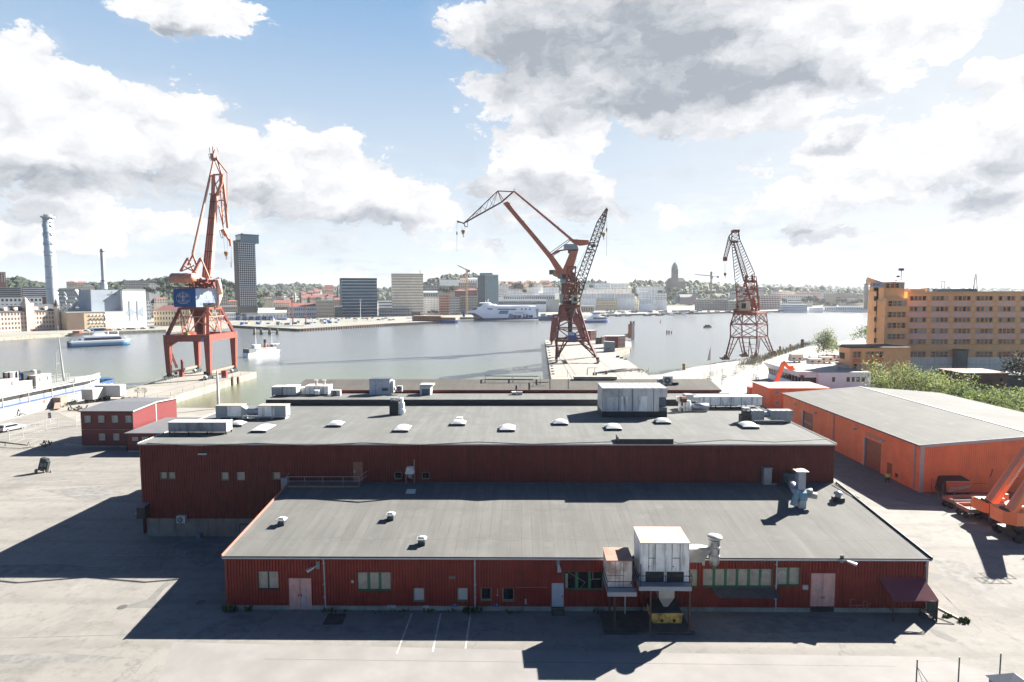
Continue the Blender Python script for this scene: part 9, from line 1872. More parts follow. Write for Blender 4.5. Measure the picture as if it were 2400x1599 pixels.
# terminal and quayside right of the middle
LR2=[
 ('long low white terminal with dark window band behind the express ferry',1168,1280,703,717,790,24,COOL,'flat',PALER,1,1,WGB,1,.5,True),
 ('long pale green roofed terminal hall behind the white one',1180,1300,693,704,830,26,GREYW,'flat',col('pale_green_roof',(.42,.47,.44)),1,24,WG,.5,.5),
 ('dark grey hall right of the terminal',1262,1310,703,713,800,20,GREYW,'flat',DARKR,0,0,WG),
 ('brown rocky looking low building by the orange crane',1270,1312,718,730,760,18,TAN,'flat',STONE,1,8,WG,.4,.4),
 ('long yellow stone fish auction hall with small windows right of the cranes',1358,1446,701,720,880,24,YEL,'flat',STONE,3,22,WG,.35,.35),
 ('paler worn half of the long yellow stone hall',1446,1496,700,718,900,24,CREAM,'flat',STONE,3,12,WG,.35,.35),
 ('arcaded tan quay building below the yellow hall',1352,1392,718,732,850,18,TAN,'flat',PALER,1,10,WG,.5,.6),
 ('grey block at the foot of the wooded slope',1500,1540,707,718,930,20,OFFW,'flat',DARKR,2,10,WG,.5,.5),
 ('rose grey harbour building with square windows below the small church',1628,1706,702,727,900,22,col('pinkish_stone',(.46,.37,.34)),'flat',col('verdigris_roof',(.30,.38,.32)),5,20,WG,.45,.5),
 ('greenish roofed harbour building behind the lattice crane',1706,1745,706,728,905,22,ROSE,'flat',col('verdigris_roof',(.30,.38,.32)),4,10,WG,.45,.5),
 ('reddish brown office with green roofline right of the lattice crane',1776,1829,694,725,910,22,col('brown_rose_facade',(.26,.17,.15)),'flat',col('verdigris_roof',(.30,.38,.32)),6,14,OFFW,.4,.4),
 ('grey roofed block on the plateau behind the lattice crane',1710,1770,676,692,1150,20,GREYW,'flat',PALER,2,12,WG,.5,.5),
 ('round topped grey block on the ridge right of the lattice crane',1776,1790,669,685,1200,18,GREYW,'hip',GREYW,2,4,WG,.4,.4),
 ('octagonal looking pale tower block on the ridge',1813,1826,670,683,1250,18,ROSE,'hip',PALER,3,4,WG,.4,.4),
 ('pink apartment slab with pale front above the white quay hall',1806,1862,684,697,1120,18,ROSE,'flat',PALER,2,14,OFFW,.4,.4),
 ('long pink barracks like block on the plateau',1862,1925,686,698,1130,18,ROSE,'flat',STONE,3,16,TEAL,.4,.4),
 ('white curved villa hall with dark ribbon windows above the quay',1846,1880,702,713,960,18,COOL,'flat',PALER,2,1,WGB,1,.4,True),
 ('long low white stepped quay hall right of the lattice crane',1828,1892,714,729,930,20,OFFW,'flat',PALER,3,1,GREYW,1,.35,True),
 ('wide tan museum like building on the wooded bluff',1960,2005,688,706,1060,24,TAN,'flat',STONE,3,12,STONE,.4,.4),
 ('tan block with green roof left part of the bluff buildings',1930,1962,690,712,1050,24,TAN,'flat',col('verdigris_roof',(.30,.38,.32)),2,8,STONE,.4,.4),
 ('white flat roofed hall left of the monument column',2008,2027,689,704,1040,18,STONE,'flat',OFFW,2,6,WG,.4,.4),
 ('pale quay building beside the monument column and the office tower',2030,2050,690,720,1000,18,CREAM,'flat',PALER,4,4,WG,.4,.4),
 ('low white shed on the quay left of the wooded bluff',1896,1930,722,729,940,14,OFFW,'flat',PALER,0,0,WG),
]
for e in LR2:bld(*e[:15],band=(len(e)>15 and e[15]))

EX=[('pale corner block with red roof between the blue machine house and the dark tower',516,548,700,742,700,18,CREAM,'hip',TILE,4,7,WG,.4,.5),('low white hall left of the dark tower foot',500,552,735,752,640,18,OFFW,'flat',PALER,2,12,WG,.5,.4),
 ('cream terrace with green copper roof behind the dark tower foot',540,566,694,722,850,18,CREAM,'hip',DARKR,3,6,WG,.4,.5),('rose brick row on the slope left of the dark tower',505,545,684,702,900,18,ROSE,'gable',TILE,2,9,WG,.4,.5),
 ('white apartment row on the slope right of the dark tower',606,660,694,708,900,18,OFFW,'flat',PALER,3,12,WG,.5,.45),('pale stone block above the cream quay warehouse',660,700,698,716,860,18,STONE,'hip',TILE,3,9,WG,.4,.5),
 ('cream office row behind the white stepped quay hall',1832,1905,692,712,1080,18,CREAM,'flat',PALER,3,16,WG,.4,.45),('pale grey terrace on the plateau left of the museum like building',1900,1962,684,698,1200,18,COOL,'flat',PALER,2,14,WG,.4,.45),('cream palace front above the bluff trees',1965,2024,700,716,1040,18,CREAM,'flat',STONE,3,14,WG,.4,.45),('low grey ferry hall on the quay under the bluff',1932,2038,719,728,985,14,OFFW,'flat',PALER,1,20,WG,.5,.45)]
for e in EX:bld(*e)
# church on the hill
t=thing('hill_church','brick hilltop church with tall pointed green capped tower','church',A(1583,665,1570));O=V(t.location);Yh=1570
CB_=col('church_brick',(.17,.12,.11));CG=col('church_copper',(.12,.20,.19))
a,c=A(1575.5,667,Yh),A(1590,632,Yh);mb=MB(O).box(a.x,c.x,Yh,Yh+12,a.z-8,c.z);mb.build('tower',CB_,t)
zt1=c.z;mx_=(a.x+c.x)/2;hw=(c.x-a.x)/2;prof=[(hw,0),(hw*.93,5),(hw*.72,11),(hw*.4,16),(.3,A(1583,614,Yh).z-zt1)]
mb=MB(O).lathe((mx_,Yh+6,zt1),[(r*1.2,z)for r,z in prof],8);mb.build('spire',CG,t);mb=MB(O).tube((mx_,Yh+6,zt1+15),A(1583,609,Yh+6),.25,n=5);mb.build('finial',STEEL,t)
a,c=A(1565,667,Yh+2),A(1607,651,Yh+2);mb=MB(O).box(a.x,c.x,Yh+2,Yh+24,a.z-8,A(1580,660,Yh).z);mb.build('nave',CB_,t);mb=MB(O).hexa([(a.x-1,Yh+1,A(1580,660,Yh).z),(c.x+2,Yh+1,A(1580,660,Yh).z),(c.x+2,Yh+25,A(1580,660,Yh).z),(a.x-1,Yh+25,A(1580,660,Yh).z),(a.x+5,Yh+12,c.z),(c.x-4,Yh+12,c.z),(c.x-4,Yh+14,c.z),(a.x+5,Yh+14,c.z)]);mb.build('nave_roof',col('church_roof_brown',(.16,.12,.11)),t)
for i in range(2):
 for z in(632+4,641,650):q=A(1580+i*5.5,z,Yh);mb=MB(O).box(q.x-.7,q.x+.7,Yh-.2,Yh-.01,q.z-1.6,q.z+1.6);mb.build('window',WG,t)
t=thing('spired_church','small church with slim green spire at the foot of the wooded slope','church',A(1600,706,950));O=V(t.location);q=A(1628,700,950);zt_=A(1628,670,950).z
mb=MB(O).box(q.x-2.4,q.x+2.4,950,955,q.z-6,A(1628,688,950).z);mb.build('tower',ROSE,t);mb=MB(O).lathe((q.x,952.5,A(1628,688,950).z),[(3,0),(1.6,5),(.1,zt_-A(1628,688,950).z)],8);mb.build('spire',col('pale_copper',(.28,.38,.35)),t)
a,c=A(1594,708,951),A(1625,690,951);mb=MB(O).box(a.x,c.x,951,966,a.z-4,A(1600,697,951).z);mb.build('nave',ROSE,t);mb=MB(O);z_=A(1600,697,951).z;mb.hexa([(a.x,950.5,z_),(c.x,950.5,z_),(c.x,966.5,z_),(a.x,966.5,z_),(a.x,958,c.z),(c.x,958,c.z),(c.x,959,c.z),(a.x,959,c.z)]);mb.build('nave_roof',PALER,t)
q=A(1588,706,952);mb=MB(O).lathe((q.x,958,q.z-3),[(5,0),(5,6),(3.5,9),(.2,14)],10);mb.build('apse',col('pale_copper',(.28,.38,.35)),t)
t=thing('monument_column','tall stone column with a statue on top left of the orange office tower','monument',A(2029,716,985));O=V(t.location);q=A(2029,716,985);zc=A(2029,668,985).z;mb=MB(O).box(q.x-2.2,q.x+2.2,983,987.4,q.z-6,zc);mb.box(q.x-3.2,q.x+3.2,982,988.4,zc,zc+1.6);mb.build('shaft',col('column_stone',(.30,.26,.22)),t);mb=MB(O).lathe((q.x,985,zc+1.6),[(1.6,0),(1.2,3),(1.0,5),(1.4,6.2),(.5,8),(.7,9),(.1,10)],8);mb.build('statue',col('verdigris_statue',(.18,.26,.24)),t)
# tower cranes on the far bank
def tcrane(lbl,px,pyb,pyt,Y,jl,jr,pyj,colm,jy2=None):
 t=thing('tower_crane',lbl,'crane',A(px,pyb,Y));O=V(t.location);a,c=A(px,pyb,Y),A(px,pyt,Y);w_=1.0;mb=MB(O).truss([(a.x-w_,Y-w_,a.z-6),(a.x+w_,Y-w_,a.z-6),(a.x+w_,Y+w_,a.z-6),(a.x-w_,Y+w_,a.z-6)],[(c.x-w_,Y-w_,c.z),(c.x+w_,Y-w_,c.z),(c.x+w_,Y+w_,c.z),(c.x-w_,Y+w_,c.z)],18,.28,.18);mb.build('mast',colm,t)
 l,r=A(jl,pyj if jy2 is None else jy2,Y),A(jr,pyj+1,Y);m=A(px,pyj+1,Y);mb=MB(O).truss([l+V((0,-.6,0)),l+V((0,.6,0)),l+V((0,0,.9))],[m+V((0,-.6,0)),m+V((0,.6,0)),m+V((0,0,1.3))],16,.18,.1);mb.beam(m,r,1.0,.9);mb.beam(m+V((0,0,0)),V((m.x,Y,c.z)),.8);mb.beam(V((m.x,Y,c.z)),r,.15);mb.beam(V((m.x,Y,c.z)),l.lerp(m,.4),.12);mb.build('jib',GREYW,t);mb=MB(O).box(r.x-1.5,r.x+1,Y-1,Y+1,r.z-2.2,r.z+.5);mb.box(m.x-.2,m.x+2.2,Y-1,Y+1,m.z-3,m.z-.5);mb.build('counterweight',CRED if colm is YMC else BLACK,t)
YMC=M('crane_yellow',(.52,.32,.13),.6)
tcrane('yellow tower crane on the far bank left of the blue grey glass tower',1094,738,631,850,1073,1100,633,YMC,623);tcrane('pale tower crane right of the hilltop church',1667,702,637,940,1628,1683,647,col('crane_cream',(.45,.40,.30)),644)
for lbl,px,jl,jr,py in(('tiny hazy tower crane on the far right skyline',1881,1871,1905,673.5),('second tiny hazy tower crane beyond the bluff',1958,1943,1966,671)):tcrane(lbl,px,690,py-2,2600,jl,jr,py,GREYW)
# bridge
t=thing('suspension_bridge','distant grey suspension bridge tower and cables above the office roof','bridge',A(2210,690,3300));O=V(t.location);Yb=3300;BG=M('bridge_grey',(.20,.25,.30),.8);mb=MB(O)
a0_,a1_,tp=A(2206,690,Yb),A(2213,690,Yb),A(2206,658.5,Yb).z
for q in(a0_,a1_):mb.box(q.x-2.2,q.x+2.2,Yb-3,Yb+3,-5,tp)
mb.box(a0_.x,a1_.x,Yb-2,Yb+2,tp-7,tp);mb.build('tower',BG,t);mb=MB(O)
def cab(p,q,sag,n=14):
 pr=None
 for i in range(n+1):u=i/n;c=p.lerp(q,u);c.z-=sag*4*u*(1-u)*.5;(pr is not None)and mb.beam(pr,c,1.0);pr=c
cab(V((a0_.x,Yb,tp)),A(2110,684,Yb),6);cab(V((a1_.x,Yb,tp)),A(2560,676,Yb),60,24);mb.beam(A(2040,684.5,Yb),A(2600,682.5,Yb),12,4);mb.build('cables',BG,t)
mb=MB((A(2240,680,1900).x,1900,0));a,c=A(2195,681,1900),A(2290,679,1900);
# ---- town trees
prot=tree('town_tree','round dark green tree on the far bank',V((0,0,0)),11,5.2,420,WOOD,.95,nb=5)
TT=[(392,668,800,1.5),(408,664,820,1.7),(425,667,810,1.5),(512,672,760,1.4),(525,676,740,1.5),(540,680,740,1.4),(556,683,730,1.2),(380,676,790,1.3),(346,690,700,1.2),(357,694,690,1.2),(395,690,690,1.4),(375,690,700,1.3),(1035,690,800,1.4),(1046,692,800,1.3),(1060,689,820,1.3),(1215,680,960,1.6),(1208,683,960,1.4),(1222,684,960,1.5),(1245,679,970,1.2),(1230,691,930,1.1),(1205,676,990,1.3),(1386,679,990,1.1),(1415,688,960,1.0),(1463,689,950,1.1),(1474,688,950,1.2),(1484,692,940,1.2),(1490,700,920,1.2),(1545,712,900,1.5),(1556,708,910,1.4),(1563,702,930,1.6),(1570,712,890,1.7),(1578,706,920,1.6),(1568,694,980,1.7),(1582,692,990,1.6),(1588,716,890,1.2),(1599,715,890,1.1),(1604,696,1000,1.5),(1546,697,960,1.4),(1594,700,960,1.3),
 (1885,715,950,1.5),(1896,712,960,1.7),(1907,714,955,1.7),(1916,716,950,1.5),(1926,720,940,1.5),(1940,722,945,1.3),(1955,723,940,1.2),(1968,714,980,1.5),(1980,716,975,1.5),(1992,718,970,1.4),(2004,718,965,1.4),(2018,716,970,1.4),(1838,712,970,1.1),(560,745,575,.8),(572,747,575,.7),(1015,737,665,.7),(1024,738,665,.7),(1006,738,665,.6),(1700,690,1050,1.2),(1716,688,1060,1.2),(1655,695,1000,1.3),(1672,694,1010,1.3),(1640,694,1000,1.2),(1850,684,1150,1.2),(1870,683,1150,1.1),(1925,684,1150,1.2),(655,702,780,1.2),(625,700,800,1.2),(612,704,780,1.0)]
for i,(px,py,Y_,s)in enumerate(TT):
 k_=1.22 if px>500 else 1;Y_*=k_;s*=k_*.6
 if py>730:Y_=G(px,py).y
 q=A(px,py,Y_);lbl='round dark green tree '+('left of the dark tower' if px<600 else 'among the old town houses' if px<700 else 'between the blocks of the middle hillside' if px<1300 else 'below the hilltop church' if px<1720 else 'right of the lattice crane')
 if i==0:prot.location=q;prot.scale=(s,s,s);prot['label']=lbl;prot['group']=lbl.replace('round dark green tree','trees')
 else:dup(prot,q,random.uniform(0,6),lbl,lbl.replace('round dark green tree','trees'),(s,s,s*random.uniform(.85,1.1)))
# ---- quayside clutter: cars, containers, sheds
cp=thing('parked_car','tiny parked car on the far quay','car',(0,0,0));mb=MB().extr([(0,0,.3),(4.3,0,.3),(4.3,0,.9),(3.4,0,1.0),(2.7,0,1.5),(.8,0,1.5),(.1,0,1.0)],(0,1.7,0));CM=[mb.build('body',SW,cp)];first=True
cm2=[SW,M('far_car_dark',(.03,.035,.05),.4),M('far_car_red',(.35,.03,.02),.4),M('far_car_blue',(.03,.08,.22),.4),M('far_car_grey',(.22,.22,.23),.4)]
def carz(px,py,where):
 global first
 q=G(px,py);
 if first:cp.location=q;cp['label']='tiny pale car parked '+where;cp['group']='cars '+where;first=False;return
 r=dup(cp,q,random.choice((0,.2,1.57)),None,'cars '+where);m=random.choice(cm2);r.children[0].data=r.children[0].data.copy();r.children[0].data.materials[0]=m;r['label']='tiny parked car '+where
for px in range(196,352,11):carz(px,777.5-(px-196)*.045,'along the left bank quay')
for px in range(712,925,9):carz(px+random.uniform(-2,2),752-random.uniform(0,5),'on the open quay before the striped offices')
for px in range(1420,1560,9):carz(px,732-random.uniform(0,3),'along the quay below the woods')
cont=M('c_blue',(.04,.13,.36),.6),M('c_white',(.52,.52,.5),.6),M('c_rust',(.30,.12,.06),.7),M('c_teal',(.06,.22,.26),.6),M('c_grey',(.25,.25,.25),.7),M('c_ochre',(.40,.28,.12),.7)
random.seed(41)
def clut(px,pyb,w_,h,m,lbl,name='container',cat='container',grp=None,d=3):
 p=G(px,pyb);s=p.y/1450;mb=MB(p).box(p.x,p.x+w_*s,p.y,p.y+d,0.0,h*s);mb.box(p.x-.1,p.x+w_*s+.1,p.y-.1,p.y+d+.1,h*s,h*s+.15)
 for i in range(max(2,int(w_/3))):x=p.x+(i+.5)*w_*s/max(2,int(w_/3));mb.box(x-.15,x+.15,p.y-.08,p.y-.003,.2,h*s-.2)
 return tag(mb.build(name,m),lbl,cat,grp)
for i in range(18):clut(548+i*5.1,751,4.8,9.5,cont[0]if i%3 else cont[1],'pale blue stacked site cabin at the foot of the dark tower','site_cabin','site cabin','blue site cabins at the foot of the dark tower')
clut(706,741,24,7,cont[2],'dark red container under the white warehouse windows');clut(650,750,22,3,cont[0],'low blue canopy in front of the cream quay warehouse','canopy','canopy')
for i in range(38):
 px=random.uniform(560,790);py=762-abs(random.gauss(0,1))*3.5-(0 if px<700 else(px-700)*.05);k=random.choice(cont);clut(px,py,random.uniform(3,10),random.uniform(1.5,5),k,'small coloured shed in the works yard behind the dark jetty','yard_shed','shed','sheds and containers in the works yard')
for i in range(30):
 px=random.uniform(1380,1640);py=737-(px-1380)*.018-abs(random.gauss(0,1))*2;clut(px,py,random.uniform(3,14),random.uniform(1.5,5),random.choice((cont[1],cont[4],cont[3],cont[1])),'low pale shed on the quay below the yellow hall','quay_shed','shed','sheds on the quay below the yellow hall')
for i in range(16):
 px=random.uniform(1650,2030);clut(px,731.5-(px-1650)*.011,random.uniform(4,14),random.uniform(1.5,4),random.choice((cont[1],cont[4],cont[1])),'low pale shed along the far right quay','quay_shed','shed','sheds along the far right quay')
for i in range(24):
 px=random.uniform(552,1000);pyb=757-(0 if px<700 else(px-700)*.02);p=G(px,pyb);h=random.uniform(6,17)*(p.y/1450);mb=MB(p).tube(p,p+V((0,0,h)),.22,.12,n=5);tag(mb.build('lamp_pole',WMET if i%2 else STEEL),'thin pole on the far quay between jetty and offices','pole','poles on the far quay')
for px,pyt,lb in((686,698,'taller rusty timber mast at the dark jetty'),(717,712,'shorter rusty timber mast at the dark jetty')):p=G(px,762);mb=MB(p).tube(p,(p.x,p.y,A(px,pyt,p.y).z),.55,.4,n=6);tag(mb.build('pile_mast',CRUST),lb,'mast')
p=G(845,745);t=thing('light_mast','white lattice light mast in front of the blue striped office','mast',p);mb=MB();z=A(845,702,p.y).z;mb.tube((0,0,0),(0,0,z),.5,.3,n=6);mb.build('pole',WMET,t);mb=MB().box(-1.8,1.8,-.3,.3,z-1,z+.8);mb.build('lamp_head',GALV,t)
mb=MB(G(137,780));p=G(170,781);s=p.y/1450;mb.box(p.x,p.x+17*s,p.y,p.y+3,0,5*s);tag(mb.build('red_container',M('signal_red',(.55,.05,.025))),'bright red container on the left bank quay','container')
# ---- mooring dolphins
t=thing('mooring_dolphin','grey wooden mooring dolphins joined by a walkway in front of the dark jetty','dolphin',G(625,784,WZ));O=V(t.location)
for px in(597,612,632,650):
 p=G(px,784,WZ);mb=MB(O)
 for dx,dy in((-1,0),(1,0),(0,1.2),(0,-.8)):mb.tube((p.x+dx,p.y+dy,WZ-1),(p.x+dx*.5,p.y+dy*.5,WZ+4.4),.4,n=6)
 mb.build('pile',M('weathered_pile',(.20,.19,.15),.9,0,.2,1),t)
p,q=G(595,784,WZ),G(653,784,WZ);mb=MB(O).beam((p.x,p.y,WZ+1.2),(q.x,p.y,WZ+1.2),1.5,.5);mb.beam((p.x+8,p.y+6,WZ+6),(q.x+16,p.y+10,WZ+6),1.5,.4);mb.build('walkway',M('weathered_pile',(.20,.19,.15)),t)
for px in(1563,1568,1574):
 p=G(px,783,WZ);mb=MB(p).tube(p+V((0,0,-1)),p+V((0,0,2.8-.3*(px-1563)/5)),.5,n=8);tag(mb.build('mooring_pile',BLACK if px<1574 else M('ochre_paint',(.42,.27,.08))),{1563:'left black mooring pile in the river right of the pier',1568:'middle black mooring pile in the river right of the pier',1574:'ochre mooring pile right of the two black ones'}[px],'pile')
p=G(1548,757,WZ);mb=MB(p).lathe(p,[(1.0,-.3),(.9,.5),(.35,.8),(.3,3.0),(.1,3.4)],8);tag(mb.build('buoy',M('buoy_red',(.42,.04,.05),.5)),'small red buoy floating in the river','buoy')
# ================================================================ BOATS
def hull(t,O,p0,u,L_,w_,z0,z1,mat,name='hull',bow=.22,stern=.06,flare=1.0,rake=.05):
 u=V(u).normalized();v=V((-u.y,u.x,0));mb=MB(O);n=16;lo=[];hi=[]
 def half(s):
  if s>1-bow:k=(s-(1-bow))/bow;return max(.02,(1-k**1.9))
  if s<stern:return .85+.15*s/stern
  return 1
 for s in[i/n for i in range(n+1)]:
  a=half(s)*w_/2;x=s*L_;lo.append((x*(1-rake*s),a*.82));hi.append((x,a))
 vs=[]
 for(pts,z,e)in((lo,z0,1),(hi,z1,1)):
  for x,a in pts:vs.append(p0+u*x+v*a+V((0,0,z)))
  for x,a in pts[::-1]:vs.append(p0+u*x-v*a+V((0,0,z)))
 m=2*(n+1);fs=[(i,(i+1)%m,m+(i+1)%m,m+i)for i in range(m)]+[tuple(range(m-1,-1,-1)),tuple(range(m,2*m))]
 mb.add(vs,fs);return mb.build(name,mat,t)
def bx(O,t,p0,u,s0,s1,w_,z0,z1,mat,name,rf=0,rb=0,par=None):
 u=V(u).normalized();v=V((-u.y,u.x,0));mb=MB(O);q=[]
 for z,a,b in((z0,s0,s1),(z1,s0+rb,s1-rf)):
  q+=[p0+u*a-v*w_/2+V((0,0,z)),p0+u*b-v*w_/2+V((0,0,z)),p0+u*b+v*w_/2+V((0,0,z)),p0+u*a+v*w_/2+V((0,0,z))]
 mb.hexa(q);return mb.build(name,mat,par or t)
BW_=M('boat_white',(.84,.85,.86),.4,0,.04,.3);LB=M('light_blue_hull',(.10,.32,.58),.45,0,.08,.2);NB=M('navy_hull',(.012,.05,.16),.45,0,.1,.2)
# river ferry, left
a,b=G(146,816,WZ),G(297,809,WZ);u=(b-a);L_=u.length;t=thing('river_ferry','white and light blue double ended river ferry on the left water','ferry',a);O=V(a);p0=V((a.x,a.y+4,0))
hull(t,O,p0,u,L_,9,WZ-.3,WZ+1.9,LB,bow=.12);hull(t,O,p0,u,L_*1.0,9.1,WZ-.35,WZ+.4,M('hull_dark_navy',(.02,.05,.10)),'boot_stripe',.12)  # light blue hull with a dark navy band at the waterline
hull(t,O,p0,u,L_*1.01,9.3,WZ+1.9,WZ+3.4,BW_,'bulwark',.12)
bx(O,t,p0,u,L_*.10,L_*.93,8.4,WZ+3.4,WZ+6.3,BW_,'deckhouse',L_*.12,L_*.16);bx(O,t,p0,u,L_*.24,L_*.84,8.6,WZ+3.8,WZ+5.3,M('ferry_glass',(.05,.06,.09),.15),'window_band',.6,.6);bx(O,t,p0,u,L_*.15,L_*.21,8.6,WZ+4.0,WZ+5.0,M('ferry_glass',(.05,.06,.09)),'window',.4,1.2)
bx(O,t,p0,u,0,L_*.055,8.0,WZ,WZ+3.6,NB,'ramp')
bx(O,t,p0,u,L_*.38,L_*.62,4.5,WZ+6.3,WZ+9.2,BW_,'bridge_base',2.5,1.5);w_=bx(O,t,p0,u,L_*.41,L_*.57,5.0,WZ+9.2,WZ+10.6,M('ferry_glass',(.05,.06,.09)),'wheelhouse');bx(O,t,p0,u,L_*.36,L_*.64,5.6,WZ+10.6,WZ+11.0,M('pale_blue_roof',(.40,.55,.68)),'wheelhouse_roof',par=None)
text('MS',1.3,DARKR,t,frame4(p0+u.normalized()*L_*.115+V((0,-4.75,WZ+4.0))-O,u,(0,0,1)),name='name_lettering',ext=.02)
for s in(.35,.64,.8):q=p0+u.normalized()*L_*s;mb=MB(O).tube(q+V((0,0,WZ+6)),q+V((0,0,WZ+8.6)),.12,n=5);mb.build('mast',BW_,t)
# steamer
a,b=G(570,840,WZ),G(652,831,WZ);u=b-a;L_=u.length;t=thing('steam_boat','small white passenger steamer with dark funnel on the river','boat',a);O=V(a);p0=V((a.x,a.y+2.5,0))
hull(t,O,p0,u,L_,5.2,WZ-.3,WZ+2.2,BW_,bow=.3,stern=.2);bx(O,t,p0,u,L_*.02,L_*.22,4.4,WZ+2.2,WZ+4.2,M('grey_canopy',(.20,.21,.20)),'stern_shelter');bx(O,t,p0,u,L_*.2,L_*.8,3.8,WZ+2.2,WZ+3.9,BW_,'deckhouse');bx(O,t,p0,u,L_*.18,L_*.8,4.6,WZ+3.9,WZ+4.1,M('deck_beige',(.42,.38,.31)),'upper_deck')
bx(O,t,p0,u,L_*.22,L_*.38,2.6,WZ+4.1,WZ+5.9,BW_,'wheelhouse');un=u.normalized()
q=p0+un*L_*.56;mb=MB(O).lathe(q+V((0,0,WZ+4.1)),[(.65,0),(.6,2.4)],10);f_=mb.build('funnel',M('funnel_rose',(.42,.15,.12)),t);mb=MB(O).lathe(q+V((0,0,WZ+6.5)),[(.66,0),(.66,1.6)],10);mb.build('funnel_top',BLACK,f_)
for s,h in((.3,14),(.76,11)):q=p0+un*L_*s;mb=MB(O).tube(q+V((0,0,WZ+4)),q+V((0,0,WZ+h)),.14,.07,n=5);mb.build('mast',BW_,t)
for i in range(7):q=p0+un*L_*(.28+i*.07)+V((0,-2.05,WZ+3.05));mb=MB(O).box(q.x-.3,q.x+.3,q.y-.1,q.y+.1,q.z-.3,q.z+.3);mb.build('window',WG,t)
random.seed(9);mb=MB(O)
for i in range(14):q=p0+un*L_*random.uniform(.4,.95)+V((0,random.uniform(-1.5,1.5),WZ+4.1));mb.lathe(q,[(.2,0),(.25,.6),(.15,1.2)],5)
mb.build('deck_gear',M('deck_gear',(.22,.10,.09),.7,0,.6,1),t);mb=MB(O);q=p0+un*L_*.85;mb.box(q.x-1.8,q.x+1.8,q.y-1.5,q.y+1.5,WZ+5.4,WZ+5.5);mb.build('bow_awning',BW_,t)
# barge
a,b=G(968,757.5,WZ),G(1074,758.5,WZ);u=b-a;L_=u.length;t=thing('barge','long barge with rusty orange side boards and bright blue bow','barge',a);O=V(a);p0=V((a.x,a.y+5,0))
hull(t,O,p0,u,L_*.62,9,WZ-.3,WZ+3.0,M('barge_navy_dark',(.03,.04,.08),.6),'hull',.02,.02);hull(t,O,p0+u.normalized()*L_*.6,u,L_*.40,9.2,WZ-.3,WZ+3.4,M('barge_blue',(.015,.12,.36),.5),'bow',.15,.02)
bx(O,t,p0,u,0,L_*.64,8.4,WZ+3.0,WZ+7.4,M('barge_rust',(.38,.13,.05),.75,0,.2,.4,streak=(.20,.07,.04),samt=.6,sscale=(.8,.8,.1)),'side_boards');bx(O,t,p0,u,L_*.64,L_*.96,8.0,WZ+3.4,WZ+6.2,M('barge_rust_pale',(.45,.20,.11),.75,0,.2,.4),'fore_boards');bx(O,t,p0,u,L_*.01,L_*.63,7.8,WZ+7.4,WZ+7.8,M('sand_load',(.45,.35,.20),.9),'load')
mb=MB(O);un=u.normalized()
for i in range(30):q=p0+un*L_*(.02+i*.021)+V((0,-4.3,0));mb.box(q.x-.15,q.x+.15,q.y-.15,q.y,WZ+3.0,WZ+7.4)
mb.build('stakes',M('barge_stake',(.22,.08,.04),.8),t)
a=G(940,751,WZ);mb=MB(a);t=thing('work_raft','dark work raft with small white hut left of the orange barge','raft',a);mb=MB(a).box(a.x-1,a.x+24,a.y,a.y+6,WZ-.3,WZ+1);mb.build('hull',BLACK,t);mb=MB(a).box(a.x+6,a.x+13,a.y+1,a.y+5,WZ+1,WZ+3.4);mb.box(a.x+14,a.x+20,a.y+1,a.y+5,WZ+1,WZ+2.0);mb.build('hut',OFFW,t)
# express ferry
Yf_=G(1180,752.5,WZ).y;P=lambda px,py,y=None:A(px,py,y or Yf_);t=thing('express_ferry','large white catamaran car ferry with dark blue lettering on its side','ferry',(P(1110,752).x,Yf_,WZ));O=V(t.location)
FW=M('ferry_white',(.90,.92,.94),.4,0,.05,.1)
def sil(pts,y0,y1,mat,name,par=None):mb=MB(O);q=[A(px,py,Yf_)for px,py in pts];mb.extr([(k.x,y0,k.z)for k in q][::-1],(0,y1-y0,0));return mb.build(name,mat,par or t)
sil([(1128,752),(1262,748),(1262,744),(1133,745),(1110,750),(1110,752)],Yf_+.05,Yf_+8,NB,'waterline_hull')
hb=sil([(1133,746),(1262,744.5),(1262,724),(1256,718),(1150,717),(1116,722),(1094,731),(1095,733),(1112,734),(1122,739)],Yf_,Yf_+26,FW,'hull')
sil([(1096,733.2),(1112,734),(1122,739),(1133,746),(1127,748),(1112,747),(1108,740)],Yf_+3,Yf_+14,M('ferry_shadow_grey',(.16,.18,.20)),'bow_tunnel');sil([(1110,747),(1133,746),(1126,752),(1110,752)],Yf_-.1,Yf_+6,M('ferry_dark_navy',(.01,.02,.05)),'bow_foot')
sil([(1125,720),(1133,712),(1160,714),(1166,718)],Yf_+4,Yf_+22,FW,'bridge_deck');sil([(1122,712),(1123,710),(1146,710),(1150,713)],Yf_+2,Yf_+24,FW,'wheelhouse');sil([(1255,724),(1262,724),(1262,744),(1258,744)],Yf_-.15,Yf_,M('pale_stern',(.50,.50,.50)),'stern_edge')
sil([(1103,728),(1112,722.5),(1120,722),(1116,726)],Yf_-.12,Yf_-.01,M('ferry_glass',(.05,.06,.09)),'front_window',hb);sil([(1143,723),(1154,723),(1154,725.5),(1142,725.5)],Yf_-.12,Yf_-.01,M('ferry_glass',(.05,.06,.09)),'window',hb);sil([(1165,723.8),(1209,724),(1211,725.2),(1209,726.6),(1168,726.4)],Yf_-.12,Yf_-.01,M('ferry_glass',(.05,.06,.09)),'window_band',hb)
for px in(1223,1232,1242):q=P(px,725);mb=MB(O).tube((q.x,Yf_-.12,q.z),(q.x,Yf_-.01,q.z),.9,n=10);mb.build('round_window',M('ferry_glass',(.05,.06,.09)),hb)
sil([(1172,728),(1192,728),(1190,736),(1168,736)],Yf_-.12,Yf_-.01,M('sea_blue_panel',(.12,.32,.48)),'painted_panel',hb)
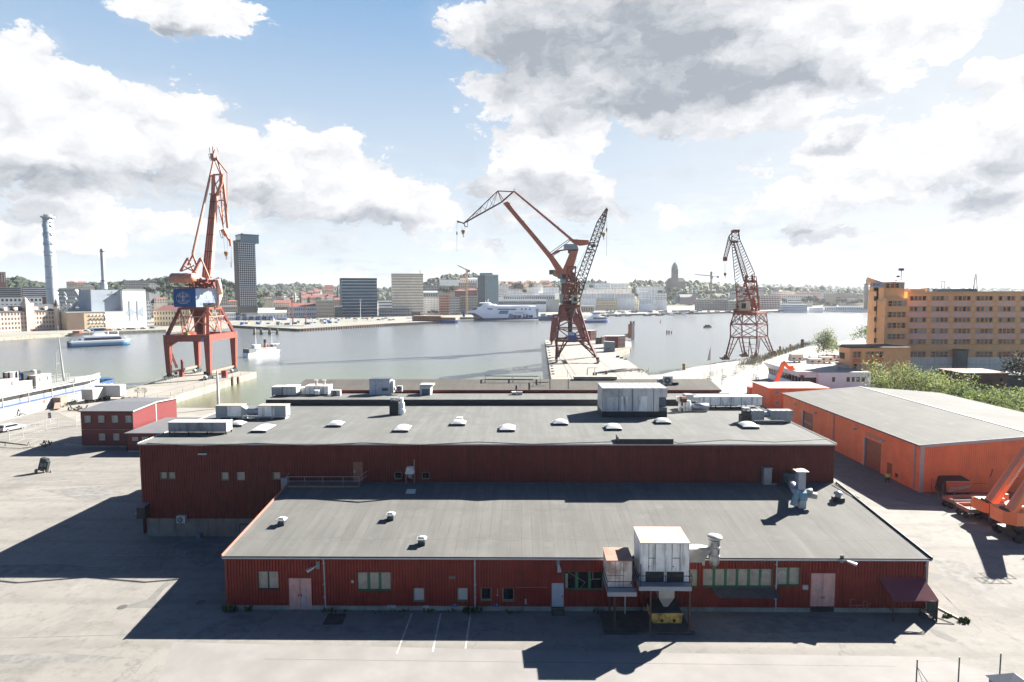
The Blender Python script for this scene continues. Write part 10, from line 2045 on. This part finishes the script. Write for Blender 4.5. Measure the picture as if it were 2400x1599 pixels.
sil([(1190,718.5),(1200,717.2),(1240,717.5),(1240,719.5),(1190,719.5)],Yf_+1,Yf_+5,M('raft_red',(.55,.10,.08),.5),'life_rafts')
SLB=M('lettering_navy',(.006,.03,.15),.9,spec=.02);zA,zB=P(1200,746).z,P(1200,734.5).z;sz=(zB-zA)*1.0;x0=P(1191,744).x;tw_=P(1256,744).x-x0
text('Stena Line',sz,SLB,hb,frame4(V((x0,Yf_-.08,zA+.8))-O,(1,0,0),(0,0,1)),shear=.25,ext=.05,offset=.3,sx=tw_/(sz*4.75));text('EXPRESS',sz*.42,M('letter_grey',(.22,.24,.25)),hb,frame4(V((P(1206,735).x,Yf_-.08,P(1206,735.4).z))-O,(1,0,0),(0,0,1)),shear=.3,ext=.03,sx=1.15)
mb=MB(O);q=P(1143,710);mb.path([q+V((0,8,0)),q+V((0,8,3.5)),q+V((1.2,8,4.2))],.25);mb.tube(P(1138,711)+V((0,8,0)),P(1137,705)+V((0,8,0)),.2,n=5);mb.build('radar_mast',FW,t)
mb=MB((P(1262,748).x,Yf_+8,WZ));a,c=P(1263,749),P(1300,734);t=thing('quay_ramp','dark blue loading ramp and boats behind the stern of the express ferry','ramp',(a.x,Yf_+6,WZ));mb=MB(V(t.location));mb.box(a.x,c.x,Yf_+6,Yf_+16,WZ-.4,WZ+4.6);mb.build('hull',NB,t);mb=MB(V(t.location));mb.box(a.x+2,a.x+8,Yf_+8,Yf_+14,WZ+4.6,WZ+8);mb.box(a.x+9,c.x-1,Yf_+8,Yf_+14,WZ+4.6,WZ+6.4);mb.build('deckhouse',M('dull_blue_grey',(.16,.20,.28),.6,0,.4,.3),t)
p=G(1087,747,WZ);mb=MB(p).box(p.x-1.4,p.x+1.4,p.y,p.y+3,WZ-1,WZ+9);mb.box(p.x-12,p.x+14,p.y+1,p.y+3,WZ-.5,WZ+2.0);tag(mb.build('ramp_pylon',NB),'dark blue ramp pylon left of the express ferry bow','pylon')
# small ferry, right
a,b=G(1367,757.5,WZ),G(1430,756.5,WZ);u=b-a;L_=u.length;t=thing('river_ferry','small white and bright blue ferry right of the pier cranes','ferry',a);O=V(a);p0=V((a.x,a.y+4,0));BB=M('bright_blue_hull',(.02,.16,.48),.45)
hull(t,O,p0,u,L_,8,WZ-.3,WZ+2.2,BB,bow=.2);hull(t,O,p0+V((.5,0,0)),u,L_*.93,7.8,WZ+2.2,WZ+3.4,BW_,'bulwark',.2);bx(O,t,p0,u,L_*.18,L_*.88,7.2,WZ+3.4,WZ+6.2,BW_,'deckhouse',L_*.05,L_*.08);bx(O,t,p0,u,L_*.32,L_*.84,7.4,WZ+3.9,WZ+5.6,M('ferry_glass',(.05,.06,.09)),'window_band',1,.3);bx(O,t,p0,u,L_*.34,L_*.62,5,WZ+6.2,WZ+9,BW_,'bridge_base',2.5,1);bx(O,t,p0,u,L_*.38,L_*.60,5,WZ+9,WZ+10.8,BB,'wheelhouse',.8,.3);bx(O,t,p0,u,L_*.36,L_*.62,5.4,WZ+10.8,WZ+11.2,BW_,'wheelhouse_roof')
a,b=G(1652,769,WZ),G(1671,768,WZ);u=b-a;L_=u.length;t=thing('motor_boat','small dark motor boat alone on the river','boat',a);O=V(a);p0=V((a.x,a.y+1.4,0));hull(t,O,p0,u,L_,2.8,WZ-.2,WZ+1.6,M('boat_dark',(.04,.05,.06),.5),bow=.4);bx(O,t,p0,u,L_*.15,L_*.6,2.2,WZ+1.6,WZ+2.8,M('boat_grey',(.15,.17,.17)),'cabin',1.0,.4);bx(O,t,p0,u,L_*.2,L_*.45,2.3,WZ+2.0,WZ+2.5,GLASSD,'window')
# boats along the right quay
random.seed(13)
for i in range(9):
 px=1350+i*30+random.uniform(-6,6);py=743.5-(px-1350)*.02;a=G(px,py,WZ);a.y-=4;t=thing('moored_boat','small moored boat along the quay below the yellow hall','boat',a,'boats moored along the far right quay');O=V(a);L_=random.uniform(8,13);m=random.choice((NB,BW_,BLACK,M('boat_grey',(.15,.17,.17))));hull(t,O,V((a.x,a.y,0)),(1,.02,0),L_,3,WZ-.2,WZ+1.5,m,bow=.35);bx(O,t,V((a.x,a.y,0)),(1,.02,0),L_*.25,L_*.65,2.2,WZ+1.5,WZ+3.2,BW_,'cabin',.8,.3)
# ================================================================ HAZE
mb=MB().box(-3500,3500,-30,4000,-6,135)
hz=mb.build('haze',[],None)if False else None
me=bpy.data.meshes.new('haze');me.from_pydata(mb.v,[],mb.f);hz=bpy.data.objects.new('haze',me);COL.objects.link(hz);hz['kind']='stuff'
hm=bpy.data.materials.new('haze_air');hm.use_nodes=True;n=hm.node_tree.nodes;n.clear();o=n.new('ShaderNodeOutputMaterial');pv=n.new('ShaderNodeVolumePrincipled');pv.inputs['Color'].default_value=(.9,.94,1,1);pv.inputs['Density'].default_value=.00005;pv.inputs['Anisotropy'].default_value=.3;hm.node_tree.links.new(pv.outputs[0],o.inputs['Volume']);me.materials.append(hm)

# ---- look-alikes: say which one by its place in the row
def final_labels():
 byl={}
 for o in sc.objects:
  if o.parent is None and o.get('label'):byl.setdefault(o['label'],[]).append(o)
 W1_=['leftmost','second from the left','third from the left','fourth from the left','fifth from the left','sixth from the left','seventh from the left','eighth from the left','ninth from the left','tenth from the left']
 for l_,os_ in byl.items():
  if len(os_)<2:continue
  os_.sort(key=lambda o:V(o.location).x/max(1,V(o.location).y))
  n=len(os_)
  for i,o in enumerate(os_):
   k=W1_[i]if i<10 else f"{i+1}{'st' if (i+1) % 10 == 1 and i != 10 else 'nd' if (i+1) % 10 == 2 and i != 11 else 'rd' if (i+1) % 10 == 3 and i != 12 else 'th'} from the left"
   if i==n-1:k='rightmost'
   o['label']=l_+', '+k
   if not o.get('group'):o['group']=l_
final_labels()
